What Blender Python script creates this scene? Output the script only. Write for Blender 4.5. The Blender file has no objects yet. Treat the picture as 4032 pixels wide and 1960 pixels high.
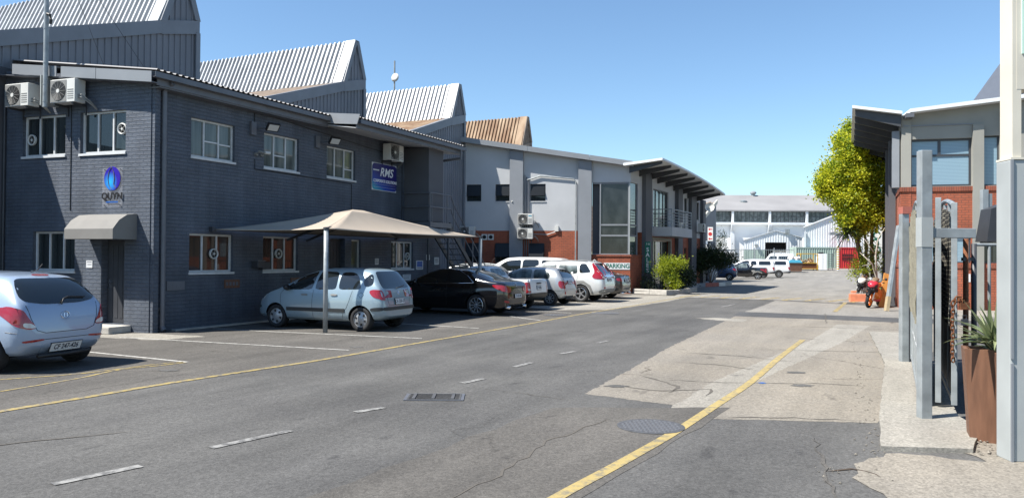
import bpy, bmesh, math, random
from mathutils import Vector, Matrix
from mathutils.bvhtree import BVHTree
from mathutils.geometry import delaunay_2d_cdt
SC = bpy.context.scene
COL = SC.collection
rnd = random.Random(7)
# ---------------------------------------------------------------- camera
cam = bpy.data.cameras.new('camera'); camo = bpy.data.objects.new('camera', cam); COL.objects.link(camo)
cam.sensor_fit = 'HORIZONTAL'; cam.sensor_width = 36.0; cam.lens = 27.0
cam.clip_start = 0.05; cam.clip_end = 2000
_th = math.atan(35/3024.); _ro = 0.007
_U0 = Vector((0, -math.sin(_th), math.cos(_th))); _X = Vector((1, 0, 0))
_R = math.cos(_ro)*_X + math.sin(_ro)*_U0; _U = -math.sin(_ro)*_X + math.cos(_ro)*_U0; _F = Vector((0, math.cos(_th), math.sin(_th)))
camo.matrix_world = Matrix(((_R.x, _U.x, -_F.x, 0), (_R.y, _U.y, -_F.y, 0), (_R.z, _U.z, -_F.z, 1.75), (0, 0, 0, 1)))
SC.camera = camo
# ---------------------------------------------------------------- light
SUN = Vector((-0.69, -0.265, 1.0)).normalized()
world = bpy.data.worlds.new('World'); SC.world = world; world.use_nodes = True
wn = world.node_tree; bg = wn.nodes['Background']
sky = wn.nodes.new('ShaderNodeTexSky'); sky.sky_type = 'NISHITA'; sky.sun_disc = False
sky.sun_elevation = math.asin(SUN.z); sky.sun_rotation = math.atan2(SUN.x, SUN.y)
sky.air_density = 1.0; sky.dust_density = 0.2; sky.ozone_density = 2.5
tint = wn.nodes.new('ShaderNodeMixRGB'); tint.blend_type = 'MULTIPLY'; tint.inputs[0].default_value = 1.0; tint.inputs[2].default_value = (0.84, 0.95, 1.0, 1)
wn.links.new(sky.outputs[0], tint.inputs[1]); wn.links.new(tint.outputs[0], bg.inputs['Color']); bg.inputs['Strength'].default_value = 0.092
sl = bpy.data.lights.new('sun', 'SUN'); sl.energy = 5.0; sl.angle = math.radians(0.5); sl.color = (1.0, 0.955, 0.88)
so = bpy.data.objects.new('sun', sl); COL.objects.link(so); so.rotation_euler = SUN.to_track_quat('Z', 'Y').to_euler(); so.location = (-40, -10, 60)
SC.view_settings.view_transform = 'Standard'; SC.view_settings.look = 'None'
SC.view_settings.exposure = 1.0; SC.view_settings.gamma = 1.0
# ---------------------------------------------------------------- materials
def mat(name, col, rough=0.6, metal=0.0, spec=0.5, var=0.0, vscale=3.0, bump=0.0, bscale=60.0, coat=0.0, alpha=None, detail=4.0, col2=None, stretch=None):
    m = bpy.data.materials.new(name); m.use_nodes = True
    nt = m.node_tree; p = nt.nodes['Principled BSDF']
    p.inputs['Base Color'].default_value = (*col, 1); p.inputs['Roughness'].default_value = rough
    p.inputs['Metallic'].default_value = metal; p.inputs['Specular IOR Level'].default_value = spec
    if coat: p.inputs['Coat Weight'].default_value = coat; p.inputs['Coat Roughness'].default_value = 0.03
    if var or col2 or bump:
        tc = nt.nodes.new('ShaderNodeTexCoord'); src = tc.outputs['Object']
        if stretch:
            mp = nt.nodes.new('ShaderNodeMapping'); mp.inputs['Scale'].default_value = stretch
            nt.links.new(src, mp.inputs[0]); src = mp.outputs[0]
    if var or col2:
        nz = nt.nodes.new('ShaderNodeTexNoise'); nz.inputs['Scale'].default_value = vscale; nz.inputs['Detail'].default_value = detail
        nt.links.new(src, nz.inputs['Vector'])
        rp = nt.nodes.new('ShaderNodeValToRGB'); rp.color_ramp.elements[0].position = 0.3; rp.color_ramp.elements[1].position = 0.72
        a = [max(0, c*(1-var)) for c in col]; b = col2 if col2 else [min(1, c*(1+var)) for c in col]
        rp.color_ramp.elements[0].color = (*a, 1); rp.color_ramp.elements[1].color = (*b, 1)
        nt.links.new(nz.outputs['Fac'], rp.inputs[0]); nt.links.new(rp.outputs[0], p.inputs['Base Color'])
    if bump:
        n2 = nt.nodes.new('ShaderNodeTexNoise'); n2.inputs['Scale'].default_value = bscale; n2.inputs['Detail'].default_value = 3
        nt.links.new(src, n2.inputs['Vector'])
        bp = nt.nodes.new('ShaderNodeBump'); bp.inputs['Strength'].default_value = bump; bp.inputs['Distance'].default_value = 0.02
        nt.links.new(n2.outputs['Fac'], bp.inputs['Height']); nt.links.new(bp.outputs[0], p.inputs['Normal'])
    return m
def brick_mat(name, c1, c2, mortar, w=0.225, h=0.086, gap=0.010, bump=0.6, dist=0.012, rough=0.85, var=0.25):
    m = bpy.data.materials.new(name); m.use_nodes = True; nt = m.node_tree; p = nt.nodes['Principled BSDF']; p.inputs['Roughness'].default_value = rough
    uv = nt.nodes.new('ShaderNodeUVMap')
    wob = nt.nodes.new('ShaderNodeTexNoise'); wob.inputs['Scale'].default_value = 2.5; nt.links.new(uv.outputs[0], wob.inputs['Vector'])
    wm = nt.nodes.new('ShaderNodeMixRGB'); wm.blend_type = 'ADD'; wm.inputs[0].default_value = 0.012
    nt.links.new(uv.outputs[0], wm.inputs[1]); nt.links.new(wob.outputs['Color'], wm.inputs[2])
    b = nt.nodes.new('ShaderNodeTexBrick'); b.inputs['Scale'].default_value = 1; b.inputs['Brick Width'].default_value = w; b.inputs['Row Height'].default_value = h
    b.inputs['Mortar Size'].default_value = gap; b.inputs['Mortar Smooth'].default_value = 0.35; b.inputs['Bias'].default_value = -0.1
    b.inputs['Color1'].default_value = (*c1, 1); b.inputs['Color2'].default_value = (*c2, 1); b.inputs['Mortar'].default_value = (*mortar, 1)
    nt.links.new(wm.outputs[0], b.inputs['Vector'])
    nz = nt.nodes.new('ShaderNodeTexNoise'); nz.inputs['Scale'].default_value = 1.3; nz.inputs['Detail'].default_value = 6; nt.links.new(uv.outputs[0], nz.inputs['Vector'])
    mr = nt.nodes.new('ShaderNodeMapRange'); mr.inputs[1].default_value = 0.3; mr.inputs[2].default_value = 0.7; mr.inputs[3].default_value = 1-var; mr.inputs[4].default_value = 1+var*0.6
    nt.links.new(nz.outputs['Fac'], mr.inputs[0])
    mx = nt.nodes.new('ShaderNodeMixRGB'); mx.blend_type = 'MULTIPLY'; mx.inputs[0].default_value = 1
    nt.links.new(b.outputs['Color'], mx.inputs[1]); nt.links.new(mr.outputs[0], mx.inputs[2])
    smp = nt.nodes.new('ShaderNodeMapping'); smp.inputs['Scale'].default_value = (4.5, .22, 1); nt.links.new(uv.outputs[0], smp.inputs[0])
    sn = nt.nodes.new('ShaderNodeTexNoise'); sn.inputs['Scale'].default_value = 1.0; sn.inputs['Detail'].default_value = 5; nt.links.new(smp.outputs[0], sn.inputs['Vector'])
    sr = nt.nodes.new('ShaderNodeMapRange'); sr.inputs[1].default_value = .38; sr.inputs[2].default_value = .68; sr.inputs[3].default_value = 1-var*.45; sr.inputs[4].default_value = 1+var*.4; nt.links.new(sn.outputs['Fac'], sr.inputs[0])
    m2 = nt.nodes.new('ShaderNodeMixRGB'); m2.blend_type = 'MULTIPLY'; m2.inputs[0].default_value = 1; nt.links.new(mx.outputs[0], m2.inputs[1]); nt.links.new(sr.outputs[0], m2.inputs[2]); nt.links.new(m2.outputs[0], p.inputs['Base Color'])
    n3 = nt.nodes.new('ShaderNodeTexNoise'); n3.inputs['Scale'].default_value = 35; nt.links.new(uv.outputs[0], n3.inputs['Vector'])
    ad = nt.nodes.new('ShaderNodeMath'); ad.operation = 'MULTIPLY_ADD'; ad.inputs[1].default_value = -1.0
    nz3 = nt.nodes.new('ShaderNodeMath'); nz3.operation = 'MULTIPLY'; nz3.inputs[1].default_value = .22; nt.links.new(n3.outputs['Fac'], nz3.inputs[0])
    nt.links.new(b.outputs['Fac'], ad.inputs[0]); nt.links.new(nz3.outputs[0], ad.inputs[2])
    bp = nt.nodes.new('ShaderNodeBump'); bp.inputs['Strength'].default_value = bump; bp.inputs['Distance'].default_value = dist
    nt.links.new(ad.outputs[0], bp.inputs['Height']); nt.links.new(bp.outputs[0], p.inputs['Normal'])
    return m
def asphalt_mat(name, base, warm, stain=0.3, crack=0.5):
    m = bpy.data.materials.new(name); m.use_nodes = True; nt = m.node_tree; p = nt.nodes['Principled BSDF']; p.inputs['Roughness'].default_value = 0.88; p.inputs['Specular IOR Level'].default_value = 0.3
    tc = nt.nodes.new('ShaderNodeTexCoord'); src = tc.outputs['Object']
    def noise(sc, det=5, rot=None, st=None):
        n = nt.nodes.new('ShaderNodeTexNoise'); n.inputs['Scale'].default_value = sc; n.inputs['Detail'].default_value = det; n.inputs['Roughness'].default_value = 0.6
        s = src
        if st:
            mp = nt.nodes.new('ShaderNodeMapping'); mp.inputs['Rotation'].default_value = (0, 0, math.radians(-64)); nt.links.new(src, mp.inputs[0])
            m2 = nt.nodes.new('ShaderNodeMapping'); m2.inputs['Scale'].default_value = st; nt.links.new(mp.outputs[0], m2.inputs[0]); s = m2.outputs[0]
        nt.links.new(s, n.inputs['Vector']); return n
    def mixc(kind, fac, a, b):
        x = nt.nodes.new('ShaderNodeMixRGB'); x.blend_type = kind
        for i, v in ((0, fac), (1, a), (2, b)):
            if hasattr(v, 'is_linked'): nt.links.new(v, x.inputs[i])
            elif isinstance(v, (int, float)): x.inputs[i].default_value = v
            else: x.inputs[i].default_value = (*v, 1)
        return x.outputs[0]
    def rng(v, a, b, c, d):
        r = nt.nodes.new('ShaderNodeMapRange'); nt.links.new(v, r.inputs[0])
        for i, q in enumerate((a, b, c, d)): r.inputs[i+1].default_value = q
        return r.outputs[0]
    c = mixc('MIX', rng(noise(0.35, 5).outputs['Fac'], .38, .62, 0, 1), base, warm)
    c = mixc('MULTIPLY', 1.0, c, rng(noise(0.8, 8, st=(0.25, 1.6, 1)).outputs['Fac'], .3, .7, 1-stain, 1+stain*.45))
    c = mixc('MULTIPLY', 1.0, c, rng(noise(16, 4).outputs['Fac'], .3, .7, .87, 1.12))
    sp = nt.nodes.new('ShaderNodeTexVoronoi'); sp.inputs['Scale'].default_value = 55; nt.links.new(src, sp.inputs['Vector'])
    c = mixc('MULTIPLY', 1.0, c, rng(sp.outputs['Color'], 0, 1, .72, 1.28))
    dk = noise(1.7, 6, st=(0.7, 1.3, 1))
    c = mixc('MULTIPLY', rng(dk.outputs['Fac'], .64, .70, 0, .55), c, (0.45, 0.45, 0.47))
    if crack:
        dn = noise(1.2, 6); ds = mixc('ADD', 0.9, src, dn.outputs['Color'])
        cv = nt.nodes.new('ShaderNodeTexVoronoi'); cv.feature = 'DISTANCE_TO_EDGE'; cv.inputs['Scale'].default_value = 0.32; nt.links.new(ds, cv.inputs['Vector'])
        msk = rng(noise(0.23, 2).outputs['Fac'], .50, .58, 0, crack)
        ln = rng(cv.outputs['Distance'], 0.002, 0.007, 1, 0)
        mm = nt.nodes.new('ShaderNodeMath'); mm.operation = 'MULTIPLY'; nt.links.new(msk, mm.inputs[0]); nt.links.new(ln, mm.inputs[1])
        c = mixc('MULTIPLY', mm.outputs[0], c, (0.3, 0.28, 0.26))
    nt.links.new(c, p.inputs['Base Color'])
    bp = nt.nodes.new('ShaderNodeBump'); bp.inputs['Strength'].default_value = 0.55; bp.inputs['Distance'].default_value = 0.012
    nt.links.new(noise(70, 3).outputs['Fac'], bp.inputs['Height']); nt.links.new(bp.outputs[0], p.inputs['Normal'])
    return m
def worn_paint(name, col, under, thr=0.45):
    m = bpy.data.materials.new(name); m.use_nodes = True; nt = m.node_tree; p = nt.nodes['Principled BSDF']; p.inputs['Roughness'].default_value = 0.75
    tc = nt.nodes.new('ShaderNodeTexCoord')
    n = nt.nodes.new('ShaderNodeTexNoise'); n.inputs['Scale'].default_value = 9; n.inputs['Detail'].default_value = 9; n.inputs['Roughness'].default_value = .7; nt.links.new(tc.outputs['Object'], n.inputs['Vector'])
    r = nt.nodes.new('ShaderNodeValToRGB'); r.color_ramp.elements[0].position = thr-.06; r.color_ramp.elements[1].position = thr+.07
    r.color_ramp.elements[0].color = (*under, 1); r.color_ramp.elements[1].color = (*col, 1); nt.links.new(n.outputs['Fac'], r.inputs[0])
    n2 = nt.nodes.new('ShaderNodeTexNoise'); n2.inputs['Scale'].default_value = 1.1; nt.links.new(tc.outputs['Object'], n2.inputs['Vector'])
    mr = nt.nodes.new('ShaderNodeMapRange'); mr.inputs[3].default_value = .75; mr.inputs[4].default_value = 1.2; nt.links.new(n2.outputs['Fac'], mr.inputs[0])
    x = nt.nodes.new('ShaderNodeMixRGB'); x.blend_type = 'MULTIPLY'; x.inputs[0].default_value = 1; nt.links.new(r.outputs[0], x.inputs[1]); nt.links.new(mr.outputs[0], x.inputs[2])
    nt.links.new(x.outputs[0], p.inputs['Base Color']); return m
def leaf_mat(name, a, b, trans=0.35, rough=0.5):
    m = bpy.data.materials.new(name); m.use_nodes = True; nt = m.node_tree; p = nt.nodes['Principled BSDF']; p.inputs['Roughness'].default_value = rough
    g = nt.nodes.new('ShaderNodeNewGeometry')
    n = nt.nodes.new('ShaderNodeTexNoise'); n.inputs['Scale'].default_value = 1.6; n.inputs['Detail'].default_value = 3
    tc = nt.nodes.new('ShaderNodeTexCoord'); nt.links.new(tc.outputs['Object'], n.inputs['Vector'])
    ad = nt.nodes.new('ShaderNodeMath'); ad.operation = 'MULTIPLY_ADD'; ad.inputs[1].default_value = 0.55
    nt.links.new(g.outputs['Random Per Island'], ad.inputs[0]); nt.links.new(n.outputs['Fac'], ad.inputs[2])
    r = nt.nodes.new('ShaderNodeValToRGB'); r.color_ramp.elements[0].position = .45; r.color_ramp.elements[1].position = 1.0
    r.color_ramp.elements[0].color = (*a, 1); r.color_ramp.elements[1].color = (*b, 1); nt.links.new(ad.outputs[0], r.inputs[0]); nt.links.new(r.outputs[0], p.inputs['Base Color'])
    t = nt.nodes.new('ShaderNodeBsdfTranslucent'); nt.links.new(r.outputs[0], t.inputs['Color'])
    mx = nt.nodes.new('ShaderNodeMixShader'); mx.inputs[0].default_value = trans; nt.links.new(p.outputs[0], mx.inputs[1]); nt.links.new(t.outputs[0], mx.inputs[2])
    nt.links.new(mx.outputs[0], nt.nodes['Material Output'].inputs['Surface']); return m
def window_mat(name, a, b, vs=(3.0, 3.0, 0.25)):
    "glass over blinds, curtains or a painted-in reflection: a sharp reflection over soft vertical folds"
    m = bpy.data.materials.new(name); m.use_nodes = True; nt = m.node_tree; p = nt.nodes['Principled BSDF']; p.inputs['Roughness'].default_value = 0.25
    tc = nt.nodes.new('ShaderNodeTexCoord'); mp = nt.nodes.new('ShaderNodeMapping'); mp.inputs['Scale'].default_value = vs; nt.links.new(tc.outputs['Object'], mp.inputs[0])
    n = nt.nodes.new('ShaderNodeTexNoise'); n.inputs['Scale'].default_value = 2.0; n.inputs['Detail'].default_value = 4; nt.links.new(mp.outputs[0], n.inputs['Vector'])
    r = nt.nodes.new('ShaderNodeValToRGB'); r.color_ramp.elements[0].position = .35; r.color_ramp.elements[1].position = .68
    r.color_ramp.elements[0].color = (*a, 1); r.color_ramp.elements[1].color = (*b, 1); nt.links.new(n.outputs['Fac'], r.inputs[0]); nt.links.new(r.outputs[0], p.inputs['Base Color'])
    p.inputs['Specular IOR Level'].default_value = 0.12; p.inputs['Coat Weight'].default_value = 0.9; p.inputs['Coat Roughness'].default_value = 0.015
    return m
def blind_mat(name, a, b, pitch=0.05):
    m = window_mat(name, a, b); nt = m.node_tree; p = nt.nodes['Principled BSDF']
    uv = nt.nodes.new('ShaderNodeUVMap'); sx = nt.nodes.new('ShaderNodeSeparateXYZ'); nt.links.new(uv.outputs[0], sx.inputs[0])
    mm = nt.nodes.new('ShaderNodeMath'); mm.operation = 'MULTIPLY'; mm.inputs[1].default_value = 1/pitch; nt.links.new(sx.outputs[1], mm.inputs[0])
    fr = nt.nodes.new('ShaderNodeMath'); fr.operation = 'FRACT'; nt.links.new(mm.outputs[0], fr.inputs[0])
    r = nt.nodes.new('ShaderNodeValToRGB'); r.color_ramp.elements[0].color = (*a, 1); r.color_ramp.elements[1].color = (*b, 1); r.color_ramp.elements[1].position = .5
    nt.links.new(fr.outputs[0], r.inputs[0]); nt.links.new(r.outputs[0], p.inputs['Base Color']); return m
M = dict(
 asphalt=asphalt_mat('asphalt', (0.086, 0.084, 0.081), (0.112, 0.109, 0.103), .28, .35),
 asphalt_dark=asphalt_mat('asphalt_dark', (0.074, 0.075, 0.078), (0.085, 0.085, 0.085), .25, .3),
 asphalt_park=asphalt_mat('asphalt_parking', (0.092, 0.086, 0.078), (0.116, 0.108, 0.097), .3, .4),
 concrete=asphalt_mat('concrete_old', (0.205, 0.187, 0.160), (0.238, 0.213, 0.175), .22, 1.0),
 concrete_far=asphalt_mat('concrete_worn', (0.205, 0.195, 0.178), (0.235, 0.222, 0.198), .2, .5),
 concrete_pale=asphalt_mat('concrete_pale', (0.245, 0.228, 0.198), (0.285, 0.268, 0.232), .2, .3),
 yellow=worn_paint('yellow_paint', (0.36, 0.275, 0.105), (0.19, 0.165, 0.11), .455),
 yellow_old=worn_paint('yellow_paint_old', (0.32, 0.245, 0.09), (0.15, 0.135, 0.11), .48),
 white_paint=worn_paint('white_road_paint', (0.44, 0.43, 0.40), (0.18, 0.175, 0.165), .43),
 white_worn=worn_paint('white_road_paint_worn', (0.27, 0.265, 0.25), (0.11, 0.108, 0.104), .50),
 brick_grey=brick_mat('painted_brick_grey', (0.080, 0.095, 0.122), (0.089, 0.105, 0.133), (0.080, 0.095, 0.122), gap=0.013, bump=1.0, dist=0.04, rough=.6, var=.24),
 brick_red=brick_mat('red_brick', (0.36, 0.095, 0.045), (0.30, 0.08, 0.04), (0.17, 0.07, 0.045), bump=.6, var=.2),
 brick_red_trim=brick_mat('red_brick_trim', (0.30, 0.085, 0.045), (0.24, 0.07, 0.04), (0.15, 0.06, 0.04), w=.075, h=.22, bump=.6),
 paint_grey=mat('wall_paint_grey', (0.42, 0.43, 0.44), .8, var=.07, vscale=.8, bump=.1, bscale=30),
 paint_mid=mat('wall_paint_mid_grey', (0.21, 0.225, 0.245), .8, var=.08, vscale=1.2, bump=.1),
 paint_dark=mat('wall_paint_dark_grey', (0.085, 0.088, 0.098), .7, var=.08, vscale=1.2, bump=.1),
 stone=mat('wall_paint_stone', (0.27, 0.265, 0.235), .8, var=.08, vscale=1.0, bump=.1),
 cladding=mat('grey_cladding', (0.17, 0.18, 0.205), .5, var=.1, vscale=.7),
 flashing=mat('grey_flashing', (0.17, 0.185, 0.21), .45, var=.08, vscale=2),
 flash_light=mat('pale_flashing', (0.215, 0.228, 0.243), .45, .0, var=.06, vscale=2),
 zinc=brick_mat('zinc_roof_sheet', (0.40, 0.415, 0.43), (0.345, 0.36, 0.378), (0.24, 0.25, 0.265), w=.94, h=1.35, gap=.012, bump=.15, dist=.005, rough=.45, var=.14),
 zinc_rust=mat('rusty_roof_sheet', (0.22, 0.10, 0.04), .75, .0, var=.35, vscale=1.4, col2=(0.37, 0.275, 0.18), stretch=(1, 1, .35)),
 roof_brown=mat('weathered_roof_sheet', (0.22, 0.17, 0.13), .8, var=.3, vscale=2, stretch=(3, .6, 1)),
 roof_grey=mat('grey_roof_sheet', (0.24, 0.235, 0.235), .7, var=.12, vscale=.25),
 white_wall=mat('white_wall', (0.88, 0.88, 0.86), .7, var=.05, vscale=.4),
 white_sheet=mat('white_sheet_cladding', (0.66, 0.68, 0.69), .5, var=.06, vscale=.3),
 galv=mat('galvanised_steel', (0.27, 0.295, 0.305), .45, .15, var=.22, vscale=5, bump=.06, bscale=25),
 galv_pale=mat('galvanised_sheet', (0.345, 0.365, 0.36), .5, .05, var=.09, vscale=2.2),
 cream=mat('cream_painted_steel', (0.58, 0.54, 0.45), .5, var=.07, vscale=2),
 mint=mat('mint_sign_panel', (0.50, 0.68, 0.58), .4, var=.04),
 steel_dark=mat('dark_grey_steel', (0.05, 0.053, 0.06), .5, .2, var=.15),
 steel_mid=mat('grey_painted_steel', (0.13, 0.135, 0.15), .45, .2, var=.1),
 black=mat('black_plastic', (0.012, 0.012, 0.013), .5),
 void=mat('dark_interior', (0.012, 0.012, 0.014), .9),
 white_plastic=mat('white_plastic', (0.58, 0.58, 0.55), .45, var=.05, vscale=4),
 grey_plastic=mat('grey_plastic', (0.20, 0.20, 0.19), .6),
 frame=mat('white_window_frame', (0.56, 0.57, 0.57), .5, var=.1, vscale=6),
 frame_dark=mat('dark_window_frame', (0.06, 0.063, 0.07), .4, .3),
 glass=window_mat('window_glass_dark', (0.012, 0.016, 0.017), (0.035, 0.045, 0.045)),
 glass_curtain=window_mat('window_glass_curtain', (0.045, 0.056, 0.052), (0.15, 0.168, 0.152)),
 glass_reflect=window_mat('window_glass_painted_reflection', (0.016, 0.017, 0.016), (0.055, 0.030, 0.020)),  # orange tone paints the reflection of a brick building into the pane
 glass_bay=window_mat('bay_window_glass', (0.012, 0.014, 0.016), (0.035, 0.04, 0.042), (1, 1, .6)),
 glass_band=window_mat('strip_window_glass', (0.045, 0.055, 0.06), (0.16, 0.18, 0.19), (1, 1, 1)),
 glass_dim=mat('window_glass_dull', (0.012, 0.014, 0.016), .35, spec=.25),
 blinds=blind_mat('window_blinds', (0.13, 0.20, 0.25), (0.24, 0.35, 0.42)),
 canvas=mat('beige_shade_cloth', (0.355, 0.30, 0.24), .85, var=.05, vscale=1.5, bump=.15, bscale=150),
 canvas_grey=mat('grey_awning_canvas', (0.185, 0.178, 0.166), .8, var=.06, vscale=3),
 rust=mat('rusty_steel', (0.16, 0.06, 0.025), .85, .2, var=.4, vscale=30),
 corten=mat('brown_planter_board', (0.165, 0.080, 0.046), .6, var=.22, vscale=3.5, stretch=(6, 6, .8), bump=.1),
 net=mat('cream_shade_net', (0.24, 0.22, 0.16), .9, var=.2, vscale=14, stretch=(1, 1, 5)),
 concrete_block=mat('precast_concrete', (0.42, 0.40, 0.36), .85, var=.2, vscale=4, bump=.4),
 kerb_red=mat('red_painted_concrete', (0.36, 0.11, 0.08), .8, var=.2, vscale=8),
 kerb_orange=mat('orange_painted_concrete', (0.62, 0.21, 0.11), .8, var=.18, vscale=6, bump=.2),
 tyre=mat('tyre_rubber', (0.016, 0.016, 0.017), .8, var=.2, vscale=20),
 alloy=mat('alloy_wheel', (0.62, 0.63, 0.65), .25, .8), steel_wheel=mat('steel_wheel', (0.36, 0.37, 0.38), .4, .5),
 carglass=mat('car_glass', (0.010, 0.013, 0.014), .03, coat=1.0), carglass_light=window_mat('car_glass_clear', (0.02, 0.03, 0.032), (0.16, 0.20, 0.21), (2, 2, 1.2)),
 red_lamp=mat('red_lamp_lens', (0.30, 0.006, 0.012), .2, coat=1.0), clear_lamp=mat('clear_lamp_lens', (0.55, 0.55, 0.53), .12, coat=1.0), amber=mat('amber_lens', (0.7, 0.2, 0.02), .2, coat=1),
 plate=mat('number_plate', (0.66, 0.67, 0.66), .4), chrome=mat('chrome_trim', (0.75, 0.75, 0.77), .12, 1.0),
 bark=mat('tree_bark', (0.15, 0.115, 0.085), .9, var=.35, vscale=6, stretch=(1, 1, .3), bump=.5, bscale=20),
 bark_pale=mat('pale_twig', (0.42, 0.38, 0.32), .85, var=.2, vscale=8),
 leaf_yellow=leaf_mat('yellow_green_leaves', (0.12, 0.22, 0.012), (0.72, 0.70, 0.045), .5),
 leaf_bright=leaf_mat('bright_green_leaves', (0.05, 0.11, 0.008), (0.40, 0.45, 0.02), .4),
 leaf_dark=leaf_mat('dark_green_leaves', (0.010, 0.022, 0.008), (0.035, 0.06, 0.014), .2),
 leaf_yucca=leaf_mat('yucca_leaves', (0.07, 0.11, 0.05), (0.34, 0.38, 0.20), .25),
 green_sign=mat('green_sign', (0.012, 0.14, 0.095), .4), green_ink=mat('green_lettering', (0.01, 0.13, 0.085), .5), white_ink=mat('white_lettering', (0.8, 0.8, 0.8), .5),
 dark_ink=mat('dark_lettering', (0.03, 0.035, 0.06), .5), red_ink=mat('red_sign_mark', (0.6, 0.05, 0.05), .5), blue_ink=mat('blue_notice_print', (0.02, 0.10, 0.36), .4),
 paper=mat('notice_board_white', (0.62, 0.63, 0.64), .5), yellow_steel=mat('yellow_painted_steel', (0.55, 0.33, 0.03), .55, var=.2, vscale=4),
 cardboard=mat('cardboard', (0.42, 0.28, 0.15), .9, var=.3, vscale=3), red_steel=mat('red_container_steel', (0.47, 0.028, 0.03), .5, var=.12, vscale=1),
 green_steel=mat('pale_green_container_steel', (0.30, 0.38, 0.33), .55, var=.1, vscale=.8), plank=mat('orange_board', (0.46, 0.21, 0.05), .75, var=.2, vscale=5, stretch=(4, 4, .6)),
 wood_post=mat('timber_tip', (0.36, 0.28, 0.17), .85, var=.2), net_backlit=brick_mat('woven_screen_painted_backlight', (0.018, 0.017, 0.015), (0.05, 0.046, 0.038), (0.30, 0.28, 0.22), w=.16, h=.055, gap=.006, bump=.3, var=.5), tarp=mat('blue_tarpaulin', (0.05, 0.27, 0.38), .5), sack=mat('pale_sack', (0.6, 0.55, 0.52), .8, var=.2, vscale=2),  # woven gate screen: pale joints paint backlight showing through the net
 rock=mat('rubble', (0.20, 0.18, 0.15), .9, var=.3, vscale=12), soil=mat('soil', (0.06, 0.042, 0.028), .95, var=.4, vscale=8),
 trim_dark=mat('dark_rubber_trim', (0.03, 0.034, 0.036), .55), cast_iron_worn=mat('worn_cast_iron', (0.15, 0.15, 0.155), .5, .1), cast_iron=mat('cast_iron', (0.085, 0.085, 0.088), .6, .1, var=.25, vscale=14), orange_plastic=mat('orange_fairing', (0.72, 0.19, 0.02), .25, coat=.8), red_plastic=mat('red_fairing', (0.55, 0.03, 0.05), .25, coat=.8), screen=mat('smoked_screen', (0.20, 0.14, 0.09), .1, coat=1.0),
)
def sign_gradient(name):
    m = bpy.data.materials.new(name); m.use_nodes = True; nt = m.node_tree; p = nt.nodes['Principled BSDF']; p.inputs['Roughness'].default_value = .3
    uv = nt.nodes.new('ShaderNodeUVMap'); sx = nt.nodes.new('ShaderNodeSeparateXYZ'); nt.links.new(uv.outputs[0], sx.inputs[0])
    a = nt.nodes.new('ShaderNodeMath'); a.operation = 'MULTIPLY_ADD'; a.inputs[1].default_value = .45; nt.links.new(sx.outputs[0], a.inputs[0]); nt.links.new(sx.outputs[1], a.inputs[2])
    r = nt.nodes.new('ShaderNodeValToRGB'); e = r.color_ramp.elements; e[0].position = .12; e[0].color = (0.02, 0.30, 0.42, 1); e[1].position = .75; e[1].color = (0.018, 0.014, 0.13, 1)
    q = e.new(.34); q.color = (0.012, 0.06, 0.36, 1)
    nt.links.new(a.outputs[0], r.inputs[0]); nt.links.new(r.outputs[0], p.inputs['Base Color']); return m
M['rms'] = sign_gradient('blue_sign_print')
def bubble_mat(name):
    m = bpy.data.materials.new(name); m.use_nodes = True; nt = m.node_tree; p = nt.nodes['Principled BSDF']; p.inputs['Roughness'].default_value = .25
    uv = nt.nodes.new('ShaderNodeUVMap'); g = nt.nodes.new('ShaderNodeTexGradient'); g.gradient_type = 'SPHERICAL'; nt.links.new(uv.outputs[0], g.inputs[0])
    r = nt.nodes.new('ShaderNodeValToRGB'); e = r.color_ramp.elements; e[0].color = (0.035, 0.02, 0.32, 1); e[1].color = (0.03, 0.42, 0.85, 1); e[0].position = .1
    nt.links.new(g.outputs[1], r.inputs[0]); nt.links.new(r.outputs[0], p.inputs['Base Color']); return m
M['bubble'] = bubble_mat('blue_printed_globe')
def clear_mat():
    m = bpy.data.materials.new('clear_acrylic'); m.use_nodes = True; nt = m.node_tree; p = nt.nodes['Principled BSDF']; p.inputs['Roughness'].default_value = .08; p.inputs['Base Color'].default_value = (.8, .8, .85, 1)
    t = nt.nodes.new('ShaderNodeBsdfTransparent'); mx = nt.nodes.new('ShaderNodeMixShader'); mx.inputs[0].default_value = .06
    nt.links.new(t.outputs[0], mx.inputs[1]); nt.links.new(p.outputs[0], mx.inputs[2]); nt.links.new(mx.outputs[0], nt.nodes['Material Output'].inputs['Surface']); return m
M['clear'] = clear_mat()
def car_paint(name, col, metal=.25, rough=.32, var=.0):
    return mat(name, col, rough, metal, coat=1.0, var=var, vscale=2)
# ---------------------------------------------------------------- builders
def WM(o):
    m = o.matrix_basis.copy(); p = o.parent
    while p: m = p.matrix_basis @ m; p = p.parent
    return m
class Fr:
    "frame: u along d, w along the outward normal, z up"
    def __init__(s, P, d, n=None, z=0.0):
        s.P = Vector((P[0], P[1], z)); s.d = Vector((d[0], d[1], 0)).normalized()
        s.n = Vector((n[0], n[1], 0)).normalized() if n is not None else Vector((s.d.y, -s.d.x, 0))
    def __call__(s, u, w, z): return s.P + s.d*u + s.n*w + Vector((0, 0, z))
    def off(s, w): return Fr(s(0, w, 0), s.d, s.n)
def inside(pt, poly):
    x, y = pt; r = False; j = len(poly)-1
    for i in range(len(poly)):
        xi, yi = poly[i][0], poly[i][1]; xj, yj = poly[j][0], poly[j][1]
        if (yi > y) != (yj > y) and x < (xj-xi)*(y-yi)/(yj-yi)+xi: r = not r
        j = i
    return r
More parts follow.
